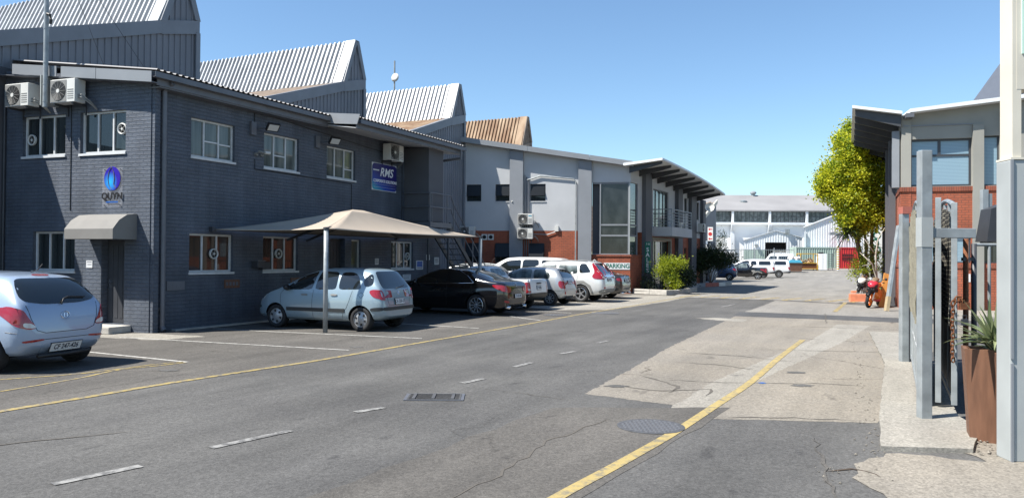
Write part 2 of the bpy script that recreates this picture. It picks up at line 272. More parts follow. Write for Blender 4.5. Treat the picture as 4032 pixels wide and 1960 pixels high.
def cdt(outer, holes=(), extra=()):
    vs = []; es = []
    for lp in [outer]+list(holes):
        o = len(vs); vs += [Vector((p[0], p[1])) for p in lp]; es += [(o+i, o+(i+1) % len(lp)) for i in range(len(lp))]
    vs += [Vector((p[0], p[1])) for p in extra]
    r = delaunay_2d_cdt(vs, es, [], 0, 1e-5)
    out = []
    for f in r[2]:
        c = sum((r[0][i] for i in f), Vector((0, 0)))/3
        if inside(c, outer) and not any(inside(c, h) for h in holes): out.append(list(f))
    return r[0], out
def rect(u0, z0, u1, z1): return [(u0, z0), (u1, z0), (u1, z1), (u0, z1)]
class MB:
    def __init__(s): s.v = []; s.f = []; s.m = []; s.uv = []
    def add(s, vs, fs, mi=0, uv=None):
        o = len(s.v); s.v += [Vector(v) for v in vs]
        s.uv += list(uv) if uv else [(v[0]+v[1], v[2]) for v in vs]
        s.f += [[i+o for i in f] for f in fs]; s.m += [mi]*len(fs); return s
    def hexa(s, p, mi=0, uv=None):
        return s.add(p, [(0, 3, 2, 1), (4, 5, 6, 7), (0, 1, 5, 4), (1, 2, 6, 5), (2, 3, 7, 6), (3, 0, 4, 7)], mi, uv)
    def box(s, F, u0, u1, w0, w1, z0, z1, mi=0):
        p = [F(u0, w0, z0), F(u1, w0, z0), F(u1, w1, z0), F(u0, w1, z0), F(u0, w0, z1), F(u1, w0, z1), F(u1, w1, z1), F(u0, w1, z1)]
        q = [(u0+w0, z0), (u1+w0, z0), (u1+w1, z0), (u0+w1, z0), (u0+w0, z1), (u1+w0, z1), (u1+w1, z1), (u0+w1, z1)]
        return s.hexa(p, mi, q)
    def bar(s, a, b, wx, wy, up=Vector((0, 0, 1)), mi=0):
        a = Vector(a); b = Vector(b); d = (b-a).normalized()
        if abs(d.dot(up)) > .98: up = Vector((0, 1, 0))
        r = d.cross(up).normalized(); t = r.cross(d).normalized(); r = r*(wx/2); t = t*(wy/2)
        return s.hexa([a-r-t, a+r-t, a+r+t, a-r+t, b-r-t, b+r-t, b+r+t, b-r+t], mi)
    def tube(s, pts, r, n=8, mi=0, cap=True):
        pts = [Vector(p) for p in pts]; rs = r if isinstance(r, (list, tuple)) else [r]*len(pts); vs = []; fs = []
        for i, p in enumerate(pts):
            d = (pts[min(i+1, len(pts)-1)]-pts[max(i-1, 0)]).normalized()
            a = d.cross(Vector((0, 0, 1)) if abs(d.z) < .9 else Vector((0, 1, 0))).normalized(); b = d.cross(a)
            vs += [p+(a*math.cos(2*math.pi*k/n)+b*math.sin(2*math.pi*k/n))*rs[i] for k in range(n)]
        for i in range(len(pts)-1):
            for k in range(n): fs.append((i*n+k, i*n+(k+1) % n, (i+1)*n+(k+1) % n, (i+1)*n+k))
        if cap: fs += [tuple(range(n))[::-1], tuple(range((len(pts)-1)*n, len(pts)*n))]
        return s.add(vs, fs, mi)
    def lathe(s, o, ax, prof, n=24, mi=0, cap=True):
        o = Vector(o); ax = Vector(ax).normalized(); a = ax.cross(Vector((0, 0, 1)) if abs(ax.z) < .9 else Vector((0, 1, 0))).normalized(); b = ax.cross(a); vs = []; fs = []
        for r, h in prof: vs += [o+ax*h+(a*math.cos(2*math.pi*k/n)+b*math.sin(2*math.pi*k/n))*r for k in range(n)]
        for i in range(len(prof)-1):
            for k in range(n): fs.append((i*n+k, i*n+(k+1) % n, (i+1)*n+(k+1) % n, (i+1)*n+k))
        if cap: fs += [tuple(range(n))[::-1], tuple(range((len(prof)-1)*n, len(prof)*n))]
        return s.add(vs, fs, mi)
    def plate(s, F, outer, holes=(), w0=-.2, w1=0.0, mi=0, mi_side=None):
        v, tr = cdt(outer, holes); n = len(v)
        s.add([F(p[0], w1, p[1]) for p in v], tr, mi, [(p[0], p[1]) for p in v])
        s.add([F(p[0], w0, p[1]) for p in v], [t[::-1] for t in tr], mi, [(p[0], p[1]) for p in v])
        ms = mi if mi_side is None else mi_side
        for lp in [outer]+list(holes):
            k = len(lp)
            for i in range(k):
                a, b = lp[i], lp[(i+1) % k]; L = math.hypot(b[0]-a[0], b[1]-a[1])
                s.add([F(a[0], w0, a[1]), F(b[0], w0, b[1]), F(b[0], w1, b[1]), F(a[0], w1, a[1])], [(0, 1, 2, 3)], ms, [(a[0], a[1]), (b[0]+.001, b[1]), (b[0]+abs(w1-w0), b[1]), (a[0]+abs(w1-w0), a[1])])
        return s
    def corrugated(s, A, B, up, pitch, depth, prof=((0, 0), (.2, 0), (.35, 1), (.65, 1), (.8, 0)), mi=0, nrm=None):
        "ribbed sheet: ribs repeat from A to B and run along vector up"
        A = Vector(A); B = Vector(B); up = Vector(up); d = B-A; L = d.length; d.normalize()
        nn = nrm if nrm is not None else d.cross(up).normalized(); k = max(1, round(L/pitch)); pr = L/k; pts = []
        for i in range(k):
            for t, h in prof: pts.append((i*pr+t*pr, h*depth))
        pts.append((L, 0)); vs = []; fs = []; uv = []
        for t, h in pts: p = A+d*t+nn*h; vs += [p, p+up]; uv += [(t, 0), (t, up.length)]
        for i in range(len(pts)-1): fs.append((2*i, 2*i+2, 2*i+3, 2*i+1))
        return s.add(vs, fs, mi, uv)
    def build(s, name, mats, parent=None, smooth=False, bevel=0.0, label=None):
        if not isinstance(mats, (list, tuple)): mats = [mats]
        me = bpy.data.meshes.new(name); vs = s.v
        if parent is not None: inv = WM(parent).inverted(); vs = [inv @ v for v in vs]
        me.from_pydata([tuple(v) for v in vs], [], s.f); me.polygons.foreach_set('material_index', s.m)
        l = me.uv_layers.new(name='UVMap'); li = [0]*len(me.loops); me.loops.foreach_get('vertex_index', li)
        fl = [];
        for i in li: fl += [s.uv[i][0], s.uv[i][1]]
        l.data.foreach_set('uv', fl)
        for m in mats: me.materials.append(m)
        if smooth: me.polygons.foreach_set('use_smooth', [True]*len(me.polygons))
        me.update(); o = bpy.data.objects.new(name, me); COL.objects.link(o)
        if parent is not None: o.parent = parent
        if bevel:
            b = o.modifiers.new('bevel', 'BEVEL'); b.width = bevel; b.segments = 2; b.limit_method = 'ANGLE'; b.angle_limit = math.radians(40)
        if label: o['label'] = label
        return o
def tag(o, label, cat, group=None, kind=None):
    o['label'] = label; o['category'] = cat
    if group: o['group'] = group
    if kind: o['kind'] = kind
    return o
def struct(o): o['kind'] = 'structure'; return o
def thing(name, label, cat, loc=(0, 0, 0), rz=0.0, group=None):
    o = bpy.data.objects.new(name, None); COL.objects.link(o); o.empty_display_size = .2
    o.location = loc; o.rotation_euler = (0, 0, rz); return tag(o, label, cat, group)
def copy_tree(o, parent=None):
    c = o.copy(); COL.objects.link(c); c.parent = parent
    for ch in list(o.children): copy_tree(ch, c)
    return c
def text(name, body, F, u, z, w, size, m, parent, align='CENTER', shear=0.0, space=1.0, flip=False, bold=0.0, sx=1.0, depth=.004):
    cu = bpy.data.curves.new('t', 'FONT'); cu.body = body; cu.size = size; cu.align_x = align; cu.align_y = 'CENTER'; cu.extrude = depth; cu.shear = shear; cu.space_character = space; cu.offset = bold
    o = bpy.data.objects.new('t', cu); COL.objects.link(o); dg = bpy.context.evaluated_depsgraph_get()
    me = bpy.data.meshes.new_from_object(o.evaluated_get(dg)); bpy.data.objects.remove(o); b = MB(); sg = -1 if flip else 1
    b.add([F(u+sg*v.co.x*sx, w+v.co.z, z+v.co.y) for v in me.vertices], [list(p.vertices) for p in me.polygons])
    bpy.data.meshes.remove(me); return b.build(name, m, parent)
def strip(pts, wd, z):
    "flat ribbon on the ground along pts"
    b = MB(); pts = [Vector((p[0], p[1], 0)) for p in pts]; vs = []
    for i, p in enumerate(pts):
        d = (pts[min(i+1, len(pts)-1)]-pts[max(i-1, 0)]).normalized(); n = Vector((-d.y, d.x, 0))*(wd/2); vs += [p+n+Vector((0, 0, z)), p-n+Vector((0, 0, z))]
    return b.add(vs, [(2*i, 2*i+1, 2*i+3, 2*i+2) for i in range(len(pts)-1)])
def poly(pts, z, thick=0.0):
    v, tr = cdt(pts); b = MB(); b.add([(p[0], p[1], z) for p in v], tr)
    if thick:
        k = len(pts)
        for i in range(k):
            a, c = pts[i], pts[(i+1) % k]; b.add([(a[0], a[1], z-thick), (c[0], c[1], z-thick), (c[0], c[1], z), (a[0], a[1], z)], [(0, 1, 2, 3)])
    return b
def smooth_line(pts, n=6):
    out = []
    for i in range(len(pts)-1):
        p0 = pts[max(i-1, 0)]; p1 = pts[i]; p2 = pts[i+1]; p3 = pts[min(i+2, len(pts)-1)]
        for k in range(n):
            t = k/n; out.append(tuple(.5*((2*b)+(c-a)*t+(2*a-5*b+4*c-d)*t*t+(3*b-a-3*c+d)*t**3) for a, b, c, d in zip(p0, p1, p2, p3)))
    out.append(tuple(pts[-1])); return out
def rough_poly(pts, amp=.05, step=.35, seed=1):
    r = random.Random(seed); out = []
    for i in range(len(pts)):
        a = Vector(pts[i]); b = Vector(pts[(i+1) % len(pts)]); n = max(1, int((b-a).length/step)); d = (b-a).normalized(); nn = Vector((-d.y, d.x))
        for k in range(n): out.append(tuple(a+(b-a)*(k/n)+nn*(r.uniform(-amp, amp) if k else 0)))
    return out
D1 = Vector((.431, .902, 0)); N1 = Vector((.902, -.431, 0)); D2 = Vector((-.94, .34, 0)); N2 = Vector((-.34, -.94, 0))
# ================================================================ ground
g = MB(); g.add([(-500, -60, 0), (500, -60, 0), (500, 900, 0), (-500, 900, 0)], [(0, 1, 2, 3)]); struct(g.build('ground', M['asphalt']))
LY = [(-9.5, 1.5), (-7.3, 5.4), (-5.69, 8.57), (-5.26, 9.38), (-4.76, 10.4), (-4.02, 11.67), (-3.16, 13.14), (-1.71, 16.05), (0.14, 19.75), (2.46, 24.67), (4.2, 27.9), (6.3, 32.2), (8.77, 37.2)]
LYs = smooth_line(LY)
struct(poly(LYs+[(9.0, 40), (-2.5, 41), (-12, 20), (-16, 19), (-16, 1)], 0.0015).build('parking_pavement', M['asphalt_park']))
struct(poly(rough_poly([(0.95, 9.96), (1.9, 12.2), (3.23, 15.48), (6.91, 23.74), (8.0, 23.2), (10.6, 22.0), (12.2, 25.5), (12.2, 20), (6.8, 13.1), (4.3, 8.7), (3.95, 8.30), (2.15, 8.46), (1.93, 9.24)], .022, .09, 3), 0.0018).build('concrete_pavement', M['concrete']))
struct(poly(rough_poly([(1.61, 8.56), (2.95, 11.11), (6.6, 16.9), (8.9, 21.0), (9.6, 20.6), (7.0, 16.3), (3.5, 11.03), (2.12, 8.44)], .02, .10, 4), 0.0021).build('concrete_trench_strip', M['concrete_pale']))
struct(poly(rough_poly([(6.9, 23.9), (8.4, 23.2), (10.6, 21.9), (12.9, 20.7), (13.6, 22.2), (11.4, 23.6), (8.9, 25.1), (7.6, 25.6)], .05, .15, 5), 0.0024).build('asphalt_trench_patch', M['asphalt_dark']))
struct(poly(rough_poly([(7.8, 25.7), (11.4, 23.7), (14, 22.4), (16, 27), (13.3, 30.4), (11.3, 33.0), (10.4, 31.0)], .03, .5, 6), 0.0027).build('concrete_pavement', M['concrete_far']))
struct(poly(rough_poly([(2.6, 9.1), (-0.2, 4.4), (-1.9, 4.9), (0.5, 9.0)], .05, .4, 61), 0.0030).build('asphalt_patch', M['asphalt_park']))
struct(poly(rough_poly([(3.4, 26.3), (4.5, 28.2), (6.3, 31.4), (8.5, 36.2), (6.0, 37.3), (3.9, 33.2), (1.9, 29.6), (0.6, 27.2), (1.6, 25.9)], .05, .5, 8), 0.0033).build('concrete_apron', M['concrete_pale']))
struct(poly([(8.9, 38.2), (13.2, 31.2), (16.2, 36), (24, 51), (40, 82), (60, 108), (10, 108), (14, 56), (10, 45)], 0.0036).build('yard_pavement', M['concrete_far']))
struct(poly(rough_poly([(-9.2, 16.5), (-7.3, 15.9), (-6.6, 16.6), (-7.9, 17.2), (-9.0, 17.0)], .12, .3, 9), 0.0039).build('concrete_patch', M['concrete_pale']))
struct(poly(rough_poly([(5.45, 22.9), (6.1, 23.0), (6.85, 22.4), (6.5, 21.5), (5.9, 22.0)], .06, .2, 10), 0.0042).build('broken_concrete_patch', M['concrete_pale']))
struct(poly([(-4.9, 17.0), (-4.3, 18.3), (-3.0, 20.9), (-4.2, 21.0), (-6.0, 18.0)], 0.0045).build('asphalt_patch', M['asphalt_park']))
# yellow and white paint
b = strip(LYs[6:], .12, .0066); struct(b.build('edge_line_marking', M['yellow_old']))
YR = smooth_line([(-.4, 4.35), (0.34, 5.63), (0.94, 6.59), (1.68, 7.82), (2.45, 9.21), (3.44, 11.02), (4.78, 13.72), (6.37, 16.81)]); struct(strip(YR, .112, .0072).build('edge_line_marking', M['yellow']))
struct(strip(smooth_line([(10.9, 26.0), (11.38, 26.9), (15.05, 34.32), (23.49, 51.74)]), .14, .0066).build('edge_line_marking', M['yellow_old']))
for a, c in [((-3.49, 5.87), (-3.07, 6.4)), ((-2.73, 7.01), (-2.21, 7.73)), ((-1.75, 8.66), (-1.48, 8.95)), ((-.68, 10.71), (-.39, 11.14)), ((.05, 12.34), (.34, 12.87)), ((.9, 14.07), (1.2, 14.45)), ((1.78, 15.9), (2.06, 16.37)), ((7.71, 28.24), (8.75, 30.06))]:
    struct(strip([a, c], .10, .0066).build('centre_line_marking', M['white_worn']))
for pts in ([(-8.0, 14.07), (-7.65, 13.88), (-5.32, 12.63)], [(-8.36, 16.4), (-6.0, 15.5), (-3.04, 14.39)], [(-7.2, 18.5), (-6.02, 18.0), (-1.92, 16.55)], [(-5.4, 21.3), (-3.01, 20.25), (-.8, 19.01)], [(-3.2, 24.6), (-.08, 23.0), (.81, 21.55)], [(-.6, 26.3), (1.0, 25.3), (1.9, 24.5)], [(0, 29.6), (2.1, 28.5), (3.2, 27.6)]):
    struct(strip(pts, .075, .0066).build('parking_line_marking', M['white_paint']))
for pts in ([(-5.32, 12.60), (-5.6, 12.2), (-5.98, 11.74), (-6.14, 10.85), (-6.51, 9.81)], [(-5.4, 12.66), (-5.75, 12.3), (-6.35, 11.32), (-7.13, 10.74)], [(-6.9, 9.95), (-7.4, 9.3)]):
    struct(strip(smooth_line(pts), .06, .0066).build('kerb_line_marking', M['yellow_old']))
# speed hump with yellow stripes
hb = MB(); A = Vector((7.9, 36.3, 0)); Bv = Vector((14.9, 32.3, 0)); dd = (Bv-A).normalized(); nn = Vector((-dd.y, dd.x, 0)); L = (Bv-A).length
prof = [(-.9, .0064), (-.6, .05), (-.2, .085), (.2, .085), (.6, .05), (.9, .0064)]
for i in range(5):
    (a, za), (c, zc) = prof[i], prof[i+1]; hb.add([A+nn*a+Vector((0, 0, za)), Bv+nn*a+Vector((0, 0, za)), Bv+nn*c+Vector((0, 0, zc)), A+nn*c+Vector((0, 0, zc))], [(0, 1, 2, 3)])
struct(hb.build('speed_hump', M['concrete_far']))
for i in range(9):
    t = .3+i*L/9; mb = MB()
    for k in range(2):
        (a, za), (c, zc) = prof[k], prof[k+1]; sh = .9
        q = lambda w, z, e: A+dd*(t+e+(w+.9)*sh)+nn*w+Vector((0, 0, z+.006)); mb.add([q(a, za, 0), q(a, za, .22), q(c, zc, .22), q(c, zc, 0)], [(0, 1, 2, 3)])
    struct(mb.build('speed_hump_marking', M['yellow_old']))
# raised slab beneath the gate, forecourt behind it
struct(poly(rough_poly([(3.41, 7.09), (4.21, 7.01), (4.55, 7.5), (4.83, 8.01), (4.94, 8.5), (7.1, 13.0), (8.1, 15.2), (9.3, 18.3), (8.6, 18.5), (6.26, 12.88), (4.15, 8.67)], .009, .25, 11), .045, .06).build('gate_footing_pavement', M['concrete_pale']))
struct(poly([(9.2, 18.0), (14.0, 27.2), (26, 23.9), (24, 21), (15.5, 23.0), (14.2, 24.4), (12.3, 24.3)], .05, .06).build('forecourt_pavement', M['concrete_pale']))
struct(poly([(4.3, 6.9), (5.0, 8.4), (8.2, 15.0), (12.4, 24.2), (15.3, 22.9), (24, 20.8), (24, 5), (4.4, 5)], .0006).build('forecourt_road', M['asphalt']))
struct(poly(rough_poly([(4.1, 7.3), (4.6, 7.9), (5.6, 7.6), (5.2, 6.4), (4.2, 6.5)], .03, .2, 12), .0058).build('rubble_verge', M['concrete']))
# cracks along the road
def crack(pts, wd, seed, nm='road_crack', m='soil', z=.0062):
    r = random.Random(seed); P = []
    for i in range(len(pts)-1):
        a = Vector((*pts[i], 0)); c = Vector((*pts[i+1], 0)); n = max(2, int((c-a).length/.14)); d = (c-a).normalized(); q = Vector((-d.y, d.x, 0))
        for k in range(n): P.append(a+(c-a)*k/n+q*r.uniform(-.03, .03))
    b = MB(); vs = []
    for i, p in enumerate(P):
        d = (P[min(i+1, len(P)-1)]-P[max(i-1, 0)]).normalized(); q = Vector((-d.y, d.x, 0))*wd*r.uniform(.25, 1)/2*min(1, i/3, (len(P)-1-i)/3); vs += [p+q+Vector((0, 0, z)), p-q+Vector((0, 0, z))]
    b.add(vs, [(2*i, 2*i+1, 2*i+3, 2*i+2) for i in range(len(P)-1)]); struct(b.build(nm, M[m]))
M['crack'] = mat('crack_dirt', (0.095, 0.085, 0.072), .95)
crack([(-.75, 5.0), (-.1, 6.2), (.35, 7.35), (1.2, 8.6)], .03, 1, m='crack'); crack([(-6.3, 5.9), (-4.9, 6.9), (-3.6, 7.8)], .03, 2, m='crack'); crack([(2.1, 8.5), (3.0, 8.55), (4.0, 8.35)], .035, 3, m='crack')
crack([(2.2, 11.2), (3.0, 10.9), (4.3, 10.9), (5.2, 10.6)], .03, 4, m='crack'); crack([(1.9, 11.6), (2.3, 10.6), (2.0, 9.9)], .07, 5, m='crack'); crack([(1.4, 10.6), (2.0, 10.2), (2.7, 10.35), (2.4, 9.6)], .05, 6, m='crack'); crack([(3.2, 14.4), (4.2, 13.9), (5.0, 13.0)], .05, 7, m='crack'); crack([(2.6, 13.2), (3.5, 12.7), (4.0, 12.0)], .05, 8, m='crack')
crack([(-.5, 10.4), (1.0, 9.3)], .018, 9, m='crack'); crack([(2.35, 5.5), (2.52, 6.1), (2.78, 6.9), (3.05, 7.75)], .035, 10, m='asphalt_park', z=.0064)
struct(poly(rough_poly([(2.95, 6.62), (3.4, 6.98), (4.25, 6.72), (4.6, 6.55), (4.7, 5.6), (2.75, 5.5), (2.75, 6.2)], .05, .12, 71), .0056).build('concrete_pavement', M['concrete'])); crack([(8.6, 21.0), (10.4, 25.5)], .05, 12, m='crack'); crack([(7.3, 20.3), (9.8, 19.4), (11.8, 19.0)], .05, 13, m='crack'); crack([(4.6, 15.0), (7.4, 14.6)], .04, 14, m='crack')
crack([(-4.2, 13.6), (-5.6, 14.2), (-6.6, 13.2)], .02, 15, m='crack'); crack([(-1.5, 17.6), (.5, 19.9), (2.7, 24.3)], .03, 16, m='crack')
# broken rubble along the kerb: uncountable
rb = MB(); r = random.Random(5)
def pebble(b, p, s, r):
    vs = [Vector((x, y, z)) for x, y, z in [(1, 0, 0), (-1, 0, 0), (0, 1, 0), (0, -1, 0), (0, 0, 1), (.6, .6, .5), (-.6, -.5, .6)]]
    b.add([Vector(p)+Vector((v.x*r.uniform(.6, 1.2), v.y*r.uniform(.6, 1.2), v.z*r.uniform(.4, .9)))*s for v in vs], [(4, 0, 5), (4, 5, 2), (4, 2, 1), (4, 1, 6), (4, 6, 3), (4, 3, 0), (0, 2, 5), (1, 3, 6), (0, 3, 2), (1, 2, 3)])
for i in range(170):
    t = r.random()**1.3; p = Vector((3.35, 6.9, 0)).lerp(Vector((8.2, 18.2, 0)), t)+Vector((r.gauss(-.1, .07), r.gauss(0, .05), .006)); pebble(rb, p, r.uniform(.004, .018), r)
for i in range(30): pebble(rb, Vector((r.gauss(2.75, .2), r.gauss(6.35, .16), .005)), r.uniform(.004, .02), r)
for i in range(70): pebble(rb, Vector((r.uniform(4.2, 4.6), r.uniform(6.9, 7.6), .02)), r.uniform(.006, .022), r)
tag(rb.build('rubble', M['rock']), 'crumbled concrete rubble along the edge of the gate footing', 'rubble', kind='stuff')
for k, (pp, wd) in enumerate([([(2.6, 6.35), (2.85, 6.45), (3.0, 6.3), (2.95, 6.1)], .09), ([(2.55, 6.6), (2.75, 6.68)], .10)]): crack(pp, wd, 20+k, m='soil', z=.0063)
# ---------------------------------------------------------------- covers and grate
def manhole(c, rx, label, m='cast_iron'):
    t = thing('manhole_cover', label, 'manhole cover', (c[0], c[1], 0)); o = Vector((c[0], c[1], 0))
    b = MB(); b.lathe(o, (0, 0, 1), [(rx*1.06, .004), (rx*1.06, .0108), (rx*.98, .0115), (rx*.97, .0100)], 40); b.build('rim', M[m], t)
    b = MB(); b.lathe(o, (0, 0, 1), [(rx*.97, .004), (rx*.97, .0104)], 40)
    for i in range(-6, 7):
        for j in range(-6, 7):
            x, y = i*rx*.14, j*rx*.14
            if x*x+y*y < (rx*.9)**2: b.box(Fr((c[0]+x, c[1]+y), (1, .3 if (i+j) % 2 else -3)), -rx*.06, rx*.06, -rx*.03, rx*.03, .0104, .0125, 1)
    b.build('lid', [M[m], M['cast_iron_worn'] if m == 'cast_iron' else M[m]], t)
manhole((1.46, 8.03), .33, 'round patterned iron manhole cover crossed by the bold yellow line')
manhole((3.0, 24.65), .42, 'smooth round grey manhole cover on the left yellow line', 'cast_iron_worn')
manhole((1.35, 23.6), .36, 'faint round manhole cover in the parking pavement behind the black sedan', 'cast_iron')
t = thing('drain_grate', 'sunken rectangular iron drain grate in the middle of the road', 'drain', (-.93, 9.6, 0)); F = Fr((-1.28, 9.45), (.99, .02))
b = MB(); b.box(F, 0, .66, -.36, .02, .010, .014); b.build('pit', M['asphalt_dark'], t)
b = MB()
for u0, u1, w0, w1 in ((-.04, .70, -.40, -.36), (-.04, .70, .02, .06), (-.04, 0, -.36, .02), (.66, .70, -.36, .02)): b.box(F, u0, u1, w0, w1, .010, .0072)
b.build('frame', M['steel_mid'], t)
b = MB()
for i in range(6): b.box(F, .02, .64, -.34+i*.063, -.31+i*.063, .014, .0066)
for i in range(3): b.box(F, .06+i*.24, .10+i*.24, -.35, .01, .014, .024)
b.build('grate_bars', M['cast_iron'], t)
struct(poly(rough_poly([(3.50, 10.93), (3.59, 10.96), (3.61, 10.87), (3.53, 10.85)], .01, .05, 3), .0074).build('blue_paint_mark', M['blue_ink']))
for k, (x, y) in enumerate(((4.42, 11.95), (4.05, 10.72), (1.45, 10.55), (-5.2, 11.7), (-3.0, 14.9))): struct(poly([(x+.15*math.cos(a*.5236)*(1+.3*math.sin(a*2+k)), y+.11*math.sin(a*.5236)*(1+.3*math.cos(a*3+k))) for a in range(12)], .0060+.0002*k).build('oil_stain', M['asphalt']))
# ================================================================ office building (dark brick)
C1 = Vector((-8.171, 17.316, 0)); FA = Fr(C1, D1, N1); FW = Fr(C1, D2, N2)
B1 = thing('brick_office', 'two storey dark grey painted brick office with white framed windows and corrugated roof', 'building', C1)
def fan(b, F, u, z, w, r=.13):
    o = F(u, w, z); ax = F.n
    b.lathe(o, ax, [(r, 0), (r*1.02, .05), (r*.9, .06), (r*.78, .045), (r*.76, .02)], 24, 0, False); b.lathe(o, ax, [(r*.76, .022), (r*.75, .024)], 24, 1)
    b.lathe(o, ax, [(r*.25, .024), (r*.22, .05)], 14, 0)
    for k in range(5):
        a = k*2*math.pi/5; d = F.d*math.cos(a)+Vector((0, 0, 1))*math.sin(a); b.bar(o+d*r*.2+ax*.035, o+d*r*.72+ax*.03, .012, .035, ax, 2)
def window(F, u0, u1, z0, z1, parent, glass, mull=2, fr=.045, depth=.10, frm='frame', sill=True, fanpos=None, cross=(), label=None, sillm=None, vers=None):
    b = MB(); w0, w1 = -depth-.03, -depth+.02
    for a, c in ((u0, u0+fr), (u1-fr, u1)): b.box(F, a, c, w0, w1, z0, z1)
    for a, c in ((z0, z0+fr), (z1-fr, z1)): b.box(F, u0+fr, u1-fr, w0, w1, a, c)
    us = [u0+(u1-u0)*(i+1)/(mull+1) for i in range(mull)] if vers is None else vers
    for u in us: b.box(F, u-fr*.45, u+fr*.45, w0, w1-.004, z0+fr, z1-fr)
    edges = [u0+fr]+us+[u1-fr]
    for (i, zc) in cross: b.box(F, edges[i]+fr*.5, edges[i+1]-fr*.5, w0, w1-.008, zc-fr*.4, zc+fr*.4)
    o = b.build('window', M[frm], parent, label=label)
    p = MB(); p.box(F, u0+fr*.5, u1-fr*.5, w0+.004, w0+.012, z0+fr*.5, z1-fr*.5); p.build('pane', M[glass], o)
    if sill: s = MB(); s.box(F, u0-.02, u1+.02, -depth+.021, .035, z0-.055, z0-.003); s.build('sill', M[sillm or frm], o)
    if fanpos: s = MB(); fan(s, F, fanpos[0], fanpos[1], w1-.02); s.build('extractor_fan', [M['white_plastic'], M['void'], M['grey_plastic']], o)
    return o
up = [(1.12, 2.50), (3.53, 4.90), (6.12, 7.50)]; lo = [(1.10, 2.48), (3.53, 4.90), (7.34, 7.82), (9.50, 10.86)]
holes = [rect(a, 4.13, c, 5.06) for a, c in up]+[rect(a, 1.35, c, 2.28) for a, c in lo]+[rect(6.30, .0, 7.02, 2.30)]
holes[-1] = rect(6.30, .02, 7.02, 2.30)
b = MB(); b.plate(FA, [(0.0, 0), (12.7, 0), (12.7, 5.62), (0.0, 5.74)], holes, -.24, 0.0)
hw = [rect(2.60, 4.12, 4.0, 5.09), rect(.74, 4.12, 2.13, 5.09), rect(2.26, 1.37, 3.61, 2.30), rect(.73, .17, 1.43, 2.10)]
b.plate(FW, [(-.0, 0), (4.6, 0), (4.6, 6.25), (0, 5.78)], hw, -.24, 0.002)
b.build('wall', M['brick_grey'], B1)
b = MB(); b.box(FA, 0.02, .16, .002, .10, 0, 5.7); b.build('corner_pier', M['brick_grey'], B1)
for i, (a, c) in enumerate(up): window(FA, a, c, 4.13, 5.06, B1, 'glass_curtain', cross=[(1, 4.55), (2, 4.53)] if i == 0 else [(1, 4.5)] if i == 1 else [(2, 4.45)])
window(FA, 1.10, 2.48, 1.35, 2.28, B1, 'glass_reflect', fanpos=(1.92, 1.80)); window(FA, 3.53, 4.90, 1.35, 2.28, B1, 'glass_reflect', fanpos=(4.2, 1.82)); window(FA, 7.34, 7.82, 1.35, 2.28, B1, 'glass_curtain', mull=0); window(FA, 9.50, 10.86, 1.35, 2.28, B1, 'glass', fanpos=(10.6, 1.78))
window(FW, 2.60, 4.0, 4.12, 5.09, B1, 'glass', fanpos=(3.78, 4.53)); window(FW, .74, 2.13, 4.12, 5.09, B1, 'glass', fanpos=(.92, 4.66)); window(FW, 2.26, 3.61, 1.37, 2.30, B1, 'glass')
for F, a, c, z0, z1, hx in ((FW, .73, 1.43, .17, 2.10, 1.33), (FA, 6.30, 7.02, .02, 2.30, 6.40)):
    d = MB(); d.box(F, a+.02, c-.02, -.21, -.17, z0+.01, z1-.01)
    for k in range(4): d.box(F, a+.07+k*.15, a+.17+k*.15, -.17, -.162, z0+.12, z1-.12)
    dr = d.build('door', M['steel_dark'], B1); h = MB(); h.box(F, hx-.02, hx+.02, -.162, -.15, 1.0, 1.2); h.bar(F(hx, -.13, 1.12), F(hx-.11, -.13, 1.12), .018, .018); h.build('handle', M['chrome'], dr)
# awning over the front door
def awning_side(u): return [FW(u, .005, 2.69), FW(u, .28, 2.66), FW(u, .5, 2.53), FW(u, .67, 2.33), FW(u, .67, 2.105), FW(u, .005, 2.105)]
a, c = awning_side(.37), awning_side(1.80); b = MB(); n = len(a)
b.add(a+c, [(i, i+1, n+i+1, n+i) for i in range(4)]+[tuple(range(n))[::-1], tuple(range(n, 2*n))])
b.build('awning', M['canvas_grey'], B1)
b = MB(); b.box(FW, .5, 1.75, 0.003, .62, 0, .16); b.build('door_step', M['concrete_block'], B1, bevel=.02)
# roofs: corrugated sheet edge, gutter, fascia boards
def roof(u0, u1, wf, zf, ends):
    wb, zb = -5.4, zf+.145*(wf+5.4)
    b = MB(); A = FA(u0, wf, zf); Bq = FA(u1, wf, zf); b.corrugated(A, Bq, FA(u0, wb, zb)-A, .17, .035, mi=0, nrm=Vector((0, 0, 1)))
    o = b.build('roof_sheet', M['roof_grey'], B1)
    return o
roof(-.25, 5.8, .42, 5.85, 0); roof(5.8, 12.0, 1.42, 5.73, 0)
b = MB(); gp = [FA(-.28, .40, 5.76), FA(5.72, .40, 5.73)]
def gutter(b, F, u0, u1, w, z):
    for (wa, wb, za, zb) in ((w-.12, w, z-.11, z-.10), (w-.004, w+.006, z-.11, z+.01), (w-.126, w-.116, z-.11, z+.01)): b.box(F, u0, u1, wa, wb, za, zb)
gutter(b, FA, -.27, 5.75, .44, 5.80); gutter(b, FA, 5.84, 12.1, 1.44, 5.68); b.build('gutter', M['steel_mid'], B1)
b = MB(); b.box(FA, 5.8, 12.0, 1.29, 1.315, 5.44, 5.66); b.box(FA, -.1, 5.78, .27, .30, 5.55, 5.75); b.box(FA, 0.0, 5.78, .003, .27, 5.52, 5.55); b.build('eaves_board', M['steel_mid'], B1)
